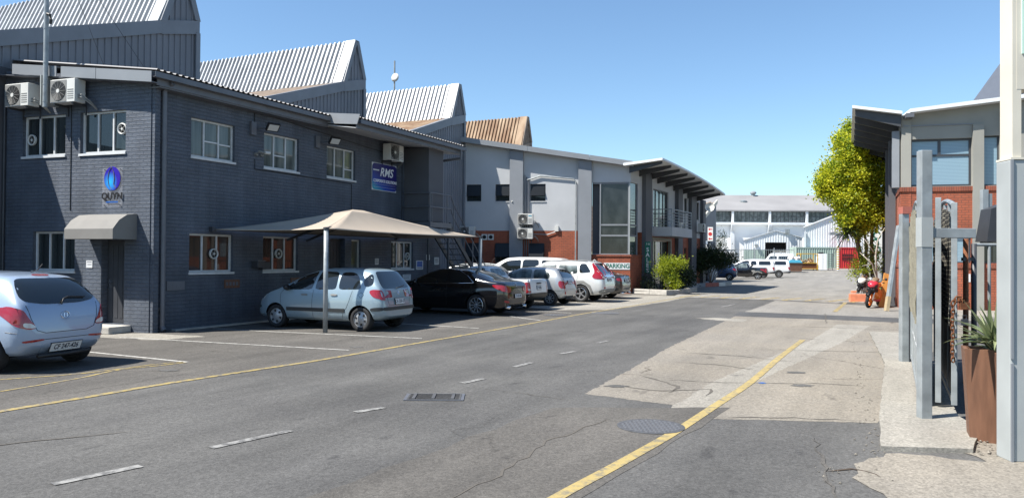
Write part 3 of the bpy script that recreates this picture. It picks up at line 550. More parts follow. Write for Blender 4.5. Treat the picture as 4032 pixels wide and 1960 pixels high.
b = MB(); b.hexa([FA(5.80, .0, 5.62), FA(12.0, .0, 5.55), FA(12.0, 1.29, 5.44), FA(5.80, 1.29, 5.44), FA(5.80, .0, 5.65), FA(12.0, .0, 5.58), FA(12.0, 1.29, 5.46), FA(5.80, 1.29, 5.46)]); b.build('soffit', M['paint_grey'], B1)
b = MB(); b.plate(Fr(FA(5.79, 0, 0), N1, -D1), [(0.02, 5.66), (1.36, 5.54), (1.46, 5.82), (-.05, 5.98)], (), 0, .03)
b.build('verge_flashing', M['flash_light'], B1)
# front verge flashing over the gable wall, three overlapping lengths
FV = FW.off(.32)
for k, (ua, ub) in enumerate(((-.32, 1.30), (1.31, 2.38), (2.52, 3.95))):
    z = lambda u: 5.84+.115*u
    w = .01+.004*k
    b = MB(); b.hexa([FV(ua, 0, z(ua)-.23), FV(ub, 0, z(ub)-.23), FV(ub, w, z(ub)-.23), FV(ua, w, z(ua)-.23), FV(ua, 0, z(ua)), FV(ub, 0, z(ub)), FV(ub, w, z(ub)), FV(ua, w, z(ua))])
    b.hexa([FV(ua, -.16, z(ua)), FV(ub, -.16, z(ub)), FV(ub, w, z(ub)), FV(ua, w, z(ua)), FV(ua, -.16, z(ua)+.012), FV(ub, -.16, z(ub)+.012), FV(ub, w, z(ub)+.012), FV(ua, w, z(ua)+.012)]); b.build('verge_flashing', M['flash_light'], B1)
b = MB(); b.hexa([FW(-.3, 0.004, 5.58), FW(4.6, .004, 6.1), FW(4.6, .30, 6.1), FW(-.3, .30, 5.58), FW(-.3, 0.004, 5.60), FW(4.6, .004, 6.12), FW(4.6, .30, 6.12), FW(-.3, .30, 5.60)]); b.build('verge_soffit', M['steel_mid'], B1)
b = MB(); b.tube([FA(.28, .10, .05), FA(.28, .09, 5.5), FA(.28, .36, 5.66)], .055, 10); b.tube([FA(.28, .10, .12), FA(.28, .16, .04)], .058, 10)
for z in (.5, 3.6, 5.3): b.box(FA, .21, .35, 0, .05, z, z+.05)
b.build('downpipe', M['steel_mid'], B1); b = MB(); b.tube([FA(11.75, 1.40, 5.6), FA(11.75, 1.40, 5.28), FA(11.75, .2, 5.18), FA(12.3, .08, 5.1)], .05, 8)
b.build('downpipe', M['steel_mid'], B1, smooth=False)
b = MB(); b.box(FA, 10.25, 11.2, .003, 1.0, 2.98, 5.5); b.build('stair_lobby', M['paint_dark'], B1)
for pts in ([FA(3.19, .012, 4.30), FA(3.19, .012, 4.04), FA(7.30, .012, 4.01), FA(7.30, .012, 2.5)], [FA(3.17, .012, 5.15), FA(3.17, .012, 5.5), FA(3.3, .012, 5.55), FA(8.8, .012, 5.22), FA(10.1, .012, 5.05), FA(10.1, .012, 2.4)], [FW(2.41, .012, 5.3), FW(2.41, .012, 2.8)]): b = MB(); b.tube(pts, .011, 6); b.build('conduit', M['black'], B1)
b = MB(); b.box(FA, .6, 12.6, .003, .16, 0, .035); b.build('plinth_kerb', M['concrete_block'], B1)
# left neighbour: corner pier, with the cable beside it
b = MB(); b.plate(FW, [(4.62, 0), (7.5, 0), (7.5, 6.7), (4.62, 6.35)], (), -.4, .45); nb = thing('side_annex', 'plain dark rendered annex wall at the left edge beside the painted brick office', 'building', FW(4.6, 0, 0)); b.build('wall', M['paint_dark'], nb)
b = MB(); b.tube([FW(4.56, .05, 0), FW(4.56, .05, 5.8)], .03, 8); b.build('pipe', M['steel_dark'], nb)
# ================================================================ saw-tooth factory behind
F2 = Fr(C1+D2*4.75, D1, N1); FAC = thing('sawtooth_factory', 'long factory with saw-tooth roof bays of ribbed metal behind the offices', 'building', F2.P)
def bay(e, m_steep, m_flat, m_gable, zoff=0.0, first=False, label=None, L=34.0):
    zb, zp, zs, ub, upk = 9.15+zoff, 10.65+zoff, 8.78+zoff, e-1.42, e-.62; lowu = e-8.55; zl = zs-.335*(ub-lowu)
    # gable wall with ribs
    b = MB(); n = 40
    for i in range(n):
        ua, uc = lowu+(e-lowu)*i/n, lowu+(e-lowu)*(i+1)/n
        top = lambda u: (zs-.335*(ub-u)) if u < ub else (zs+(zp-zs)*(u-ub)/(upk-ub)) if u < upk else (zp-(zp-zb)*(u-upk)/(e-upk))
        def col(p, q, w): b.add([F2(p, w, 0), F2(q, w, 0), F2(q, w, top(q)), F2(p, w, top(p))], [(0, 1, 2, 3)])
        du = uc-ua; col(ua, ua+du*.74, 0); 
        b.add([F2(ua+du*.74, 0, 0), F2(ua+du*.80, .035, 0), F2(ua+du*.80, .035, top(ua+du*.8)), F2(ua+du*.74, 0, top(ua+du*.74))], [(0, 1, 2, 3)]); col(ua+du*.80, ua+du*.94, .035)
        b.add([F2(ua+du*.94, .035, 0), F2(uc, 0, 0), F2(uc, 0, top(uc)), F2(ua+du*.94, .035, top(ua+du*.94))], [(0, 1, 2, 3)])
    wall = b.build('gable_cladding', M[m_gable], FAC, label=label)
    # flashing along the gentle slope and the right edge
    b = MB(); q = lambda u, w, z: F2(u, w, z)
    def strip3(u0, z0, u1, z1, h, w=.06):
        b.hexa([q(u0, .02, z0-h), q(u1, .02, z1-h), q(u1, w, z1-h), q(u0, w, z0-h), q(u0, .02, z0), q(u1, .02, z1), q(u1, w, z1), q(u0, w, z0)])
        b.hexa([q(u0, -.18, z0), q(u1, -.18, z1), q(u1, w, z1), q(u0, w, z0), q(u0, -.18, z0+.02), q(u1, -.18, z1+.02), q(u1, w, z1+.02), q(u0, w, z0+.02)])
    strip3(lowu, zl+.03, ub, zs+.03, .38, .075); strip3(ub, zs+.03, e, zb+.03, .40, .078)
    b.box(F2, e-.14, e+.02, .03, .09, 0, zb-.35)
    b.hexa([q(e-.17, .02, zb+.03), q(e+.03, .02, zb+.03), q(e+.03, .085, zb+.03), q(e-.17, .085, zb+.03), q(upk-.05, .02, zp+.03), q(upk+.14, .02, zp+.03), q(upk+.14, .085, zp+.03), q(upk-.05, .085, zp+.03)])
    b.hexa([q(ub-.05, .02, zs+.03), q(ub+.17, .02, zs+.03), q(ub+.17, .085, zs+.03), q(ub-.05, .085, zs+.03), q(upk-.12, .02, zp+.03), q(upk+.05, .02, zp+.03), q(upk+.05, .085, zp+.03), q(upk-.12, .085, zp+.03)])
    b.build('flashing', M['flashing'] if m_gable == 'cladding' else M['roof_brown'], wall)
    # steep sheet, lit by the sun; ribs run up the slope
    A = F2(ub-.03, .02, zs-.02); B_ = F2(ub-.03, -L, zs-.02); upv = F2(upk, .02, zp+.02)-A; nrm = (-D1*(zp-zs)+Vector((0, 0, upk-ub))).normalized()
    b = MB(); b.corrugated(A+(B_-A).normalized()*.42, B_, upv, .235, .085, nrm=nrm, prof=((0, 0), (.34, 0), (.42, 1), (.72, 1), (.80, 0)))
    b.hexa([A-nrm*.02, A+(B_-A).normalized()*.46-nrm*.02, A+(B_-A).normalized()*.46+nrm*.09, A+nrm*.09]+[p+upv for p in (A-nrm*.02, A+(B_-A).normalized()*.46-nrm*.02, A+(B_-A).normalized()*.46+nrm*.09, A+nrm*.09)])
    b.build('steep_roof_sheet', M[m_steep], wall)
    A = F2(lowu, -.10, zl); B_ = F2(lowu, -L, zl); b = MB(); b.corrugated(B_, A, F2(ub, -.10, zs)-A, .177, .04, nrm=Vector((0, 0, 1)), prof=((0, 0), (.25, .5), (.5, 1), (.75, .5))); b.build('low_roof_sheet', M[m_flat], wall)
    b = MB(); b.add([F2(upk, .02, zp), F2(upk, -L, zp), F2(e, -L, zb), F2(e, .02, zb), F2(e, -L, zl-.3), F2(e, .0, zl-.3)], [(0, 3, 2, 1), (3, 5, 4, 2)]); b.build('north_light', M['frame_dark'], wall)
bay(6.02, 'zinc', 'roof_brown', 'cladding'); bay(14.77, 'zinc', 'roof_brown', 'cladding'); bay(23.43, 'zinc', 'zinc_rust', 'cladding'); bay(31.95, 'zinc_rust', 'zinc_rust', 'roof_brown', -.25, label='rusty unpainted roof bay')
b = MB(); b.box(F2, -10, 32, -40, -.5, 0, 5.0); b.build('core_wall', M['paint_dark'], FAC)
# masts
t = thing('antenna_mast', 'tall galvanised mast clamped to the front gable between the two air conditioners', 'mast', FW(2.75, .42, 5.2))
b = MB(); b.tube([FW(2.75, .42, 5.18), FW(2.75, .42, 9.6)], [.055, .05], 12); 
for z in (5.3, 5.7, 6.2, 7.0): b.lathe(FW(2.75, .42, z), (0, 0, 1), [(.06, 0), (.06, .03)], 12)
b.build('pole', M['galv'], t)
b = MB(); b.box(FW, 2.80, 2.86, .02, .40, 5.25, 5.95); b.box(FW, 2.92, 2.95, .02, .40, 5.25, 5.95); b.build('bracket', M['galv_pale'], t)
b = MB(); b.tube([FW(2.70, .44, 7.35), FW(2.62, .44, 7.32), FW(2.58, .44, 7.2), FW(2.60, .44, 7.1)], .035, 8); b.build('insulator', M['black'], t)
for k, (u, z, w) in enumerate(((2.05, 6.25, -.6), (1.3, 6.2, -1.2))):
    b = MB(); b.tube([FW(2.75, .42, 9.5), FW(u, w, z)], .006, 5); tg = b.build('guy_wire', M['steel_dark'], t)
am = F2(28.7, -8, 12.1); t = thing('antenna_mast', 'thin distant mast with white dish standing on the factory roof ridge', 'mast', am)
b = MB(); b.tube([am-Vector((0, 0, 3.5)), am+Vector((0, 0, 2.0))], .05, 8); b.build('pole', M['galv'], t)
b = MB(); o = am+Vector((.08, -.12, .9)); b.lathe(o, (-.5, -1, .15), [(.02, -.1), (.16, -.06), (.26, .02), (.28, .05), (.0, .02)], 18, 0, False); b.build('dish', M['white_plastic'], t, smooth=True)
# ================================================================ wall-hung things of the brick office
def aircon(label, F, u, z, w=.76, h=.53, dep=.29, stand=.12, group='air conditioner outdoor units', logo=None, fanside=-1):
    "u,z = centre of the back; F normal points away from the wall"
    t = thing('air_conditioner', label, 'air conditioner', F(u, stand, z-h/2), group=group); a = stand
    b = MB(); b.box(F, u-w/2, u+w/2, a, a+dep, z-h/2, z+h/2); b.box(F, u-w/2+.02, u+w/2-.02, a+.02, a+dep-.02, z+h/2, z+h/2+.012); b.build('casing', M['white_plastic'], t, bevel=.012)
    fu = u+fanside*w*.16; r = h*.43; o = F(fu, a+dep+.002, z)
    b = MB(); b.box(F, fu-h*.47, fu+h*.47, a+dep+.001, a+dep+.006, z-h*.47, z+h*.47); b.lathe(o+F.n*.004, F.n, [(r, 0), (r, .006)], 28, 1)
    for k in range(7): b.lathe(o+F.n*.012, F.n, [(r*(.25+.11*k), 0), (r*(.25+.11*k)+.006, .004)], 28, 0, False)
    for k in range(12): q = k*math.pi/6; d = F.d*math.cos(q)+Vector((0, 0, 1))*math.sin(q); b.bar(o+d*r*.2+F.n*.014, o+d*r+F.n*.014, .008, .006, F.n)
    b.lathe(o+F.n*.012, F.n, [(r*.22, 0), (r*.2, .012)], 16, 2); b.build('fan_grille', [M['grey_plastic'], M['black'], M['white_plastic']], t)
    b = MB(); su = u-fanside*w*.33
    for k in range(5): b.box(F, su-w*.12, su+w*.12, a+dep, a+dep+.006, z-h*.36+k*.05, z-h*.36+k*.05+.018)
    b.build('louvres', M['grey_plastic'], t)
    if logo: b = MB(); b.box(F, su-w*.11, su+w*.11, a+dep, a+dep+.004, z+h*.27, z+h*.36); b.build('badge', M[logo], t)
    for q in (-.28, .28): b = MB(); b.box(F, u+q-.02, u+q+.02, .0, a+dep-.02, z-h/2-.05, z-h/2-.002); b.box(F, u+q-.02, u+q+.02, 0, .03, z-h/2-.25, z-h/2-.051); b.build('bracket', M['steel_dark'], t)
    e = u-fanside*w/2*1.02
    for k in range(2): b = MB(); b.tube([F(e, a+.2, z-.1-k*.06), F(e-fanside*.10, a+.2, z-.1-k*.06), F(e-fanside*.22, a+.06, z-.24-k*.05), F(e-fanside*.24, .02, z-.4)], .018, 7); b.build('pipe', M['grey_plastic'], t)
    return t
aircon('white air conditioner right of the mast above the front windows', FW, 2.23, 5.53, fanside=1)
aircon('white air conditioner left of the mast, half shaded, above the front windows', FW, 3.70, 5.53, fanside=1)
aircon('white air conditioner under the eave beside the blue company sign', FA, 9.2, 5.20, fanside=-1, w=.78)
# floodlights
for u, z, lab in ((3.3, 5.10, 'black floodlight on the brick wall above the middle upper window'), (5.85, 5.10, 'black floodlight above the right-hand upper window of the brick wall')):
    t = thing('floodlight', lab, 'floodlight', FA(u, 0, z), group='floodlights on the brick wall')
    b = MB(); b.box(FA, u-.30, u-.12, .003, .07, z-.18, z+.16); b.build('junction_box', M['steel_mid'], t)
    b = MB(); b.bar(FA(u-.1, .05, z), FA(u+.1, .42, z+.02), .03, .03); b.bar(FA(u-.02, .30, z+.04), FA(u-.02, .30, z+.16), .02, .02); b.build('arm', M['steel_dark'], t)
    ax = (N1*.75-D1*.25+Vector((0, 0, -.7))).normalized(); o = FA(u+.08, .46, z+.02); sd = ax.cross(Vector((0, 0, 1))).normalized(); upv = sd.cross(ax)
    P = lambda s, q, d: o+sd*s+upv*q+ax*d
    b = MB(); b.hexa([P(-.16, -.11, -.08), P(.16, -.11, -.08), P(.16, .11, -.08), P(-.16, .11, -.08), P(-.17, -.12, 0), P(.17, -.12, 0), P(.17, .12, 0), P(-.17, .12, 0)]); b.build('housing', M['black'], t)
    b = MB(); b.hexa([P(-.14, -.09, .001), P(.14, -.09, .001), P(.14, .09, .001), P(-.14, .09, .001), P(-.14, -.09, .006), P(.14, -.09, .006), P(.14, .09, .006), P(-.14, .09, .006)]); b.build('lens', M['clear_lamp'], t)
def cctv(F, u, z, label, d=None, m='white_plastic'):
    t = thing('security_camera', label, 'security camera', F(u, 0, z)); d = (d or (F.n+F.d*.5-Vector((0, 0, .25)))).normalized()
    b = MB(); b.lathe(F(u, .0, z), F.n, [(.05, 0), (.05, .05)], 12); b.tube([F(u, .05, z), F(u, .13, z+.03)], .014, 8); b.build('mount', M['grey_plastic'], t)
    b = MB(); o = F(u, .14, z+.05); b.lathe(o-d*.03, d, [(.038, 0), (.04, .01), (.04, .17), (.034, .175), (.03, .165)], 14); b.build('body', M[m], t)
cctv(FA, 3.23, 4.44, 'small dark camera beside the middle upper window of the brick wall', m='grey_plastic'); cctv(FA, 3.42, 4.44, 'small white camera pointing at the middle upper window', FA.d+FA.n*.4, m='white_plastic')
# cable tray box above window 3
# signs
t = thing('company_sign', 'blue and purple board lettered in white script on the brick wall by the air conditioner', 'sign', FA(9.05, .0, 3.95)); FS = Fr(FA(8.38, 0, 3.93), D1, N1)
def rrect(u0, z0, u1, z1, r, n=5):
    o = []
    for cx, cz, a0 in ((u1-r, z0+r, -90), (u1-r, z1-r, 0), (u0+r, z1-r, 90), (u0+r, z0+r, 180)):
        for k in range(n+1): a = math.radians(a0+90*k/n); o.append((cx+r*math.cos(a), cz+r*math.sin(a)))
    return o
FS.P = FA(8.38, 0, 3.95); b = MB(); b.plate(FS, rrect(0, 0, 1.36, .86, .12), (), .01, .03); bd = b.build('board', M['rms'], t)
b = MB(); b.box(FS, -.02, 1.37, .003, .0095, -.02, .88); b.box(FS, .02, .35, .030, .033, .62, .66); b.box(FS, .04, 1.30, .030, .033, .18, .186); b.box(FS, .04, 1.30, .030, .033, .09, .096); b.build('backing', M['paper'], t)
text('lettering', 'RMS', FS, .76, .58, .032, .40, M['white_ink'], t, shear=.25, bold=.004); text('lettering', 'CORPORATE SOLUTIONS', FS, .70, .29, .032, .135, M['white_ink'], t, bold=.002, sx=.86)
t = thing('company_sign', 'clear acrylic sign with a blue globe emblem above the front door awning', 'sign', FW(1.1, 0, 2.85)); F = FW
b = MB(); b.box(F, .80, 1.40, .020, .026, 2.86, 3.76); b.build('acrylic_sheet', M['clear'], t)
b = MB(); n = 36; cu, cz, ru, rz = 1.10, 3.51, .245, .275; b.add([F(cu, .030, cz)]+[F(cu+ru*math.cos(2*math.pi*k/n), .030, cz+rz*math.sin(2*math.pi*k/n)) for k in range(n)], [(0, k+1, (k+1) % n+1) for k in range(n)], 0, [(-.25, .3)]+[(math.cos(2*math.pi*k/n)*1.0-.25, math.sin(2*math.pi*k/n)+.3) for k in range(n)]); b.build('globe_emblem', M['bubble'], t)
b = MB(); b.tube([F(cu+.02, .036, cz+.265), F(cu+.10, .036, cz+.15), F(cu+.125, .036, cz), F(cu+.09, .036, cz-.16), F(cu+.01, .036, cz-.26)], .008, 5); b.tube([F(cu+.02, .036, cz+.265), F(cu-.05, .036, cz+.14), F(cu-.07, .036, cz), F(cu-.05, .036, cz-.13), F(cu-.11, .036, cz-.22)], .010, 5); b.build('emblem_outline', M['steel_mid'], t)
text('lettering', 'QUYN', F, 1.10, 3.10, .032, .215, M['black'], t, flip=True, bold=.006)
b = MB(); b.box(F, .92, 1.28, .028, .031, 2.955, 2.985); b.build('caption_bar', M['blue_ink'], t)
b = MB()
for u, z in ((.86, 3.72), (1.33, 3.72), (.86, 2.9), (1.33, 2.9)): b.lathe(F(u, 0, z), F.n, [(.014, 0), (.014, .03)], 10)
b.build('standoff', M['chrome'], t)
def notice(F, u0, u1, z0, z1, label, face='paper', lines=4, ink='dark_ink', panel=None):
    t = thing('wall_notice', label, 'notice', F((u0+u1)/2, 0, z0)); b = MB(); b.box(F, u0, u1, .003, .015, z0, z1); b.build('board', M[face], t); h = z1-z0; w = u1-u0
    b = MB(); z = z1-h*.14
    if panel: b.box(F, u0+w*.1, u1-w*.1, .015, .017, z0+h*.3, z1-h*.08); b.build('print', M[panel], t); b = MB(); z = z0+h*.22; lines = 1
    for k in range(lines): b.box(F, u0+w*.12, u1-w*(.12+.1*(k % 2)), .015, .017, z-h*.07, z); z -= h*.72/max(1, lines)
    b.build('text_lines', M[ink], t)
notice(FA, 8.57, 8.77, 1.50, 1.70, 'small pale notice on the brick wall left of the far lower window'); notice(FA, 11.05, 11.5, 1.31, 1.63, 'blue printed notice on the brick wall right of the far lower window', panel='blue_ink'); notice(FA, 11.72, 11.95, 1.65, 1.84, 'small white notice high on the wall near the fire stair'); notice(FA, 12.28, 12.6, 1.48, 1.75, 'white lettered notice on the wall behind the fire stair', ink='dark_ink'); notice(FA, 10.2, 10.7, .94, 1.15, 'pale low plate with dark figures beneath the far lower window', lines=2)
notice(FW, 1.69, 1.88, 1.45, 1.62, 'small pale plate on the brick beside the front door', lines=2)
for u0, u1, lab, mm in ((.46, .97, 'bluish airbrick plate low on the wall near the building corner', 'steel_mid'), (2.19, 2.70, 'brownish airbrick plate low on the wall under the first lower window', 'corten'), (4.6, 5.05, 'dull airbrick plate low on the wall behind the pale blue hatchback', 'corten')):
    t = thing('air_brick', lab, 'air brick', FA(u0, 0, .95)); b = MB(); b.box(FA, u0, u1, .003, .02, .94, 1.15); b.build('plate', M[mm], t); b = MB()
    for k in range(4): b.box(FA, u0+.05+k*.11, u0+.12+k*.11, .02, .023, 1.0, 1.09)
    b.build('slots', M['steel_mid'], t)
t = thing('wall_mailbox', 'dark metal letter tray on the wall beside the second lower window', 'mailbox', FA(3.3, 0, 1.4)); b = MB(); b.box(FA, 3.12, 3.36, .003, .22, 1.44, 1.62); b.box(FA, 3.36, 3.64, .003, .16, 1.40, 1.60); b.build('box', M['steel_dark'], t, bevel=.01); b = MB(); b.box(FA, 3.10, 3.38, .003, .24, 1.62, 1.64); b.build('lid', M['steel_mid'], t)
# ---------------------------------------------------------------- fire stair
t = thing('fire_stair', 'grey steel fire stair with landing and pipe handrails at the end of the brick office', 'stair', FA(12, .6, 0))
b = MB(); b.box(FA, 10.12, 11.56, .004, 1.15, 2.78, 2.95); b.build('landing', M['steel_mid'], t)
def zst(u): return 2.86-(u-11.5)*.885
for w in (.30, 1.10):
    b = MB(); b.hexa([FA(11.5, w-.03, zst(11.5)-.14), FA(14.72, w-.03, 0.0), FA(14.72, w+.03, 0.0), FA(11.5, w+.03, zst(11.5)-.14), FA(11.5, w-.03, zst(11.5)+.12), FA(14.72, w-.03, .14), FA(14.72, w+.03, .14), FA(11.5, w+.03, zst(11.5)+.12)]); b.build('stringer', M['steel_dark'], t)
b = MB()
for k in range(13): u = 11.72+k*.225; b.box(FA, u-.12, u+.12, .33, 1.07, zst(u)-.03, zst(u)+.005)
b.build('tread', M['steel_mid'], t)
b = MB(); r = .02
for zz in (.52, .99):
    b.tube([FA(10.15, .01, 2.95+zz), FA(10.15, 1.12, 2.95+zz), FA(11.45, 1.12, 2.95+zz), FA(11.55, 1.12, 2.93+zz), FA(11.75, 1.12, zst(11.75)+zz), FA(14.5, 1.12, zst(14.5)+zz)], r, 8)
    b.tube([FA(11.55, .28, 2.93+zz), FA(11.75, .28, zst(11.75)+zz), FA(14.5, .28, zst(14.5)+zz)], r, 8)
for u, w, z0, z1 in ((10.15, 1.12, 2.95, 3.94), (10.25, 1.12, 2.95, 3.94), (11.3, 1.12, 2.95, 3.94), (11.75, 1.12, zst(11.75), zst(11.75)+.99), (13.2, 1.12, zst(13.2), zst(13.2)+.99), (14.5, 1.12, zst(14.5), zst(14.5)+.99), (13.2, .28, zst(13.2), zst(13.2)+.99), (14.5, .28, zst(14.5), zst(14.5)+.99)): b.tube([FA(u, w, z0), FA(u, w, z1)], r, 8)
b.build('handrail', M['steel_mid'], t)
b = MB(); b.tube([FA(11.45, .25, 0), FA(11.45, .25, 2.8)], .04, 8); b.tube([FA(11.45, 1.08, 0), FA(11.45, 1.08, 2.8)], .04, 8); b.build('support_post', M['steel_dark'], t)
# ---------------------------------------------------------------- carport shade
FC = Fr((-4.28, 17.74), D1, N1)   # along the front posts
t = thing('shade_carport', 'beige pyramid shade cloth carport on grey steel posts beside the brick office', 'carport', FC(3.7, -1.2, 0))
c1, c2 = FC(-.05, .02, 2.40), FC(7.55, .02, 2.41); wq = (c1-FA(0, 0, 0)).dot(N1)
c0, c3 = FA(1.75, .06, 2.40), FA(9.75, .06, 2.40); pk = FA(4.55, 2.25, 3.0)
pk0 = pk-D1*.12; pk1 = pk+D1*.35
def sag(a, b2, c, n=14, s=.16):
    "one cloth panel between a lower edge a-b2 and the apex edge, sagging and with a curved hem"
    return None
def panel(b, lo0, lo1, hi0, hi1, n=16, m=10):
    vs = []
    for i in range(n+1):
        t_ = i/n; e = lo0.lerp(lo1, t_); mid = (lo0+lo1)/2; cin = (hi0+hi1)/2; inw = Vector((cin.x-mid.x, cin.y-mid.y, 0)).normalized(); e = e+inw*.26*4*t_*(1-t_)+Vector((0, 0, -.02*4*t_*(1-t_))); h = hi0.lerp(hi1, t_)
        for j in range(m+1):
            q = j/m; p = e.lerp(h, q); p = p+Vector((0, 0, -.30*4*q*(1-q)*(.45+.55*4*t_*(1-t_)*.6)*.34)); vs.append(p)
    b.add(vs, [(i*(m+1)+j, (i+1)*(m+1)+j, (i+1)*(m+1)+j+1, i*(m+1)+j+1) for i in range(n) for j in range(m)])
b = MB(); panel(b, c1, c2, pk0, pk1); panel(b, c0, c1, pk0, pk0); panel(b, c2, c3, pk1, pk1); panel(b, c3, c0, pk1, pk0)
o = b.build('shade_cloth', M['canvas'], t, smooth=True); sm = o.modifiers.new('thick', 'SOLIDIFY'); sm.thickness = .012
b = MB()
for p in (c1, c2):
    pass
b.tube([c1+Vector((0, 0, -.03)), FC(-.05, .02, 0)], .055, 14); b.build('post', M['galv'], t, smooth=True)
b = MB(); b.tube([c2+Vector((0, 0, -.03)), FC(7.5, .02, 0)], .055, 14); b.build('post', M['galv'], t, smooth=True)
b = MB()
for p in (c1, c2): b.lathe(p-Vector((0, 0, .03)), (0, 0, 1), [(.07, 0), (.07, .05), (.03, .06)], 12)
for p in (c0, c3): b.box(Fr(p, D1, N1, p.z), -.06, .06, -.07, .06, -.06, .06)
b.tube([c1, c1+(pk-c1)*.35-Vector((0, 0, .1))], .02, 6); b.build('fitting', M['steel_dark'], t)
b = MB(); b.tube([FA(5.2, .05, 2.2), FA(5.4, 1.2, 2.62), pk-Vector((0, 0, .1))], .035, 8); b.tube([FA(4.4, .05, 2.2), pk-Vector((0, 0, .1))], .035, 8); b.build('strut', M['steel_dark'], t)
# ================================================================ red brick office across the yard
PC = Vector((5.95, 38.6, 0)); E2 = Vector((-.985, .17, 0)); S2 = Vector((.47, .883, 0)).normalized(); NE = Vector((-.17, -.985, 0)); NS = Vector((.883, -.47, 0)).normalized()
FE = Fr(PC, E2, NE); FS2 = Fr(PC, S2, NS)
B2 = thing('yard_office', 'two storey grey and red brick office with corner glazing, balcony and raftered eave', 'building', PC)
ztop = lambda u: 6.42+.158*u
b = MB(); hl = [rect(7.68, 4.67, 8.47, 5.55), rect(6.16, 4.67, 6.93, 5.55), rect(4.31, 4.67, 5.11, 5.55)]
b.plate(FE, [(1.95, 3.15), (8.75, 3.15), (8.75, ztop(8.75)), (1.95, ztop(1.95))], hl, -.25, 0)
b.plate(FE, [(-.0, 5.60), (1.95, 5.60), (1.95, ztop(1.95)), (0, ztop(0))], (), -.25, .004)
sh = [rect(3.7, 3.5, 6.54, 5.58), rect(8.92, 4.6, 9.42, 5.52), rect(9.92, 4.6, 10.64, 5.52), rect(12.79, 4.3, 13.52, 5.46)]
b.plate(FS2, [(1.15, 3.12), (14.4, 3.12), (14.4, 5.75), (6.3, 6.18), (0, 6.42), (0, 5.60), (1.15, 5.60)], sh, -.25, 0)
b.build('wall', M['paint_grey'], B2)
b = MB(); ll = [rect(7.70, 1.5, 8.5, 2.52), rect(6.16, 1.5, 6.94, 2.52), rect(4.35, 1.5, 5.17, 2.52)]
b.plate(FE, rect(1.95, 0, 8.75, 3.15), ll, -.25, -.006)
b.plate(FE, rect(0, 0, 1.95, 1.86), (), -.25, .03)
gh = [rect(3.45, .02, 7.03, 2.93), rect(8.95, 1.1, 9.45, 2.45), rect(9.95, 1.1, 10.5, 2.45), rect(12.8, 1.1, 13.5, 2.45)]
b.plate(FS2, [(0.0, 0), (14.4, 0), (14.4, 3.12), (1.79, 3.12), (1.79, 1.86), (0.0, 1.86)], gh, -.25, -.004)
b.build('brickwork', M['brick_red'], B2)
b = MB(); b.box(FE, -.05, 1.97, -.2, .07, 1.86, 1.95); b.box(FS2, -.05, 1.79, -.2, .05, 1.862, 1.95); b.build('brick_ledge', M['brick_red_trim'], B2)
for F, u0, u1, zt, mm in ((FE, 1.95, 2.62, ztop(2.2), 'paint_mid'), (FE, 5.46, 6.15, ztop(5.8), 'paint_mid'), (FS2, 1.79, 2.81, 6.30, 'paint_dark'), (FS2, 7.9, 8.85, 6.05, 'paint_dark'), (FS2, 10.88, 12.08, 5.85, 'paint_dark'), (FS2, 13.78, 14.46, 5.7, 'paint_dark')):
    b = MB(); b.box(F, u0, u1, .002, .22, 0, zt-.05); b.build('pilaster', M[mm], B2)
# corner glazing
b = MB()
for z in (3.45, 2.91): b.box(FE, .14, 1.55, -.10, -.03, z-.04, z+.04); b.box(FS2, .12, 1.10, -.10, -.03, z-.04, z+.04)
b.box(FE, .12, 1.90, -.10, -.03, 1.95, 2.0); b.box(FE, 1.49, 1.55, -.10, -.02, 1.95, 5.6); b.box(FE, 0.05, .13, -.12, .0, 1.95, 5.6); b.box(FS2, 1.08, 1.15, -.1, -.02, 1.95, 5.6); b.box(FE, .13, 1.9, -.10, -.03, 5.52, 5.595)
w = b.build('window', M['paint_mid'], B2, label='tall corner bay window in grey frames')
b = MB(); b.box(FE, .13, 1.49, -.085, -.075, 2.0, 5.52); b.box(FS2, .1, 1.08, -.085, -.075, 1.95, 5.6); b.build('pane', M['glass_bay'], w)
b = MB(); b.box(FE, 1.55, 1.94, -.4, -.3, 1.95, 5.6); b.build('reveal', M['paint_dark'], w)
b = MB(); b.box(FE, 0.03, .075, .001, .03, 1.95, 5.6); b.build('corner_mullion', M['galv_pale'], w)
for (u0, u1) in ((7.68, 8.47), (6.16, 6.93), (4.31, 5.11)):
    o = window(FE, u0, u1, 4.67, 5.55, B2, 'glass', mull=0, frm='frame_dark', sill=True, sillm='paint_grey', depth=.12); s = MB(); s.hexa([FE(u0+.05, -.09, 4.98), FE(u1-.05, -.09, 4.98), FE(u1-.05, -.07, 4.98), FE(u0+.05, -.07, 4.98)] if 0 else [FE(u0+.04, .06, 4.95), FE(u1-.04, .06, 4.95), FE(u1-.04, .085, 4.95), FE(u0+.04, .085, 4.95), FE(u0+.04, -.085, 5.51), FE(u1-.04, -.085, 5.51), FE(u1-.04, -.06, 5.51), FE(u0+.04, -.06, 5.51)]); s.build('sash', M['glass_dim'], o)
for (u0, u1) in ((7.70, 8.5), (6.16, 6.94), (4.35, 5.17)):
    o = window(FE, u0, u1, 1.5, 2.52, B2, 'glass', mull=0, frm='frame_dark', sill=False, depth=.12); s = MB(); s.hexa([FE(u0+.03, .20, 1.80), FE(u1-.03, .20, 1.80), FE(u1-.03, .225, 1.80), FE(u0+.03, .225, 1.80), FE(u0+.03, -.03, 2.49), FE(u1-.03, -.03, 2.49), FE(u1-.03, -.005, 2.49), FE(u0+.03, -.005, 2.49)]); s.build('sash', M['glass_dim'], o)
window(FS2, 3.7, 6.54, 3.5, 5.58, B2, 'glass', mull=3, frm='frame_dark', sill=False, label='glazed balcony doors')
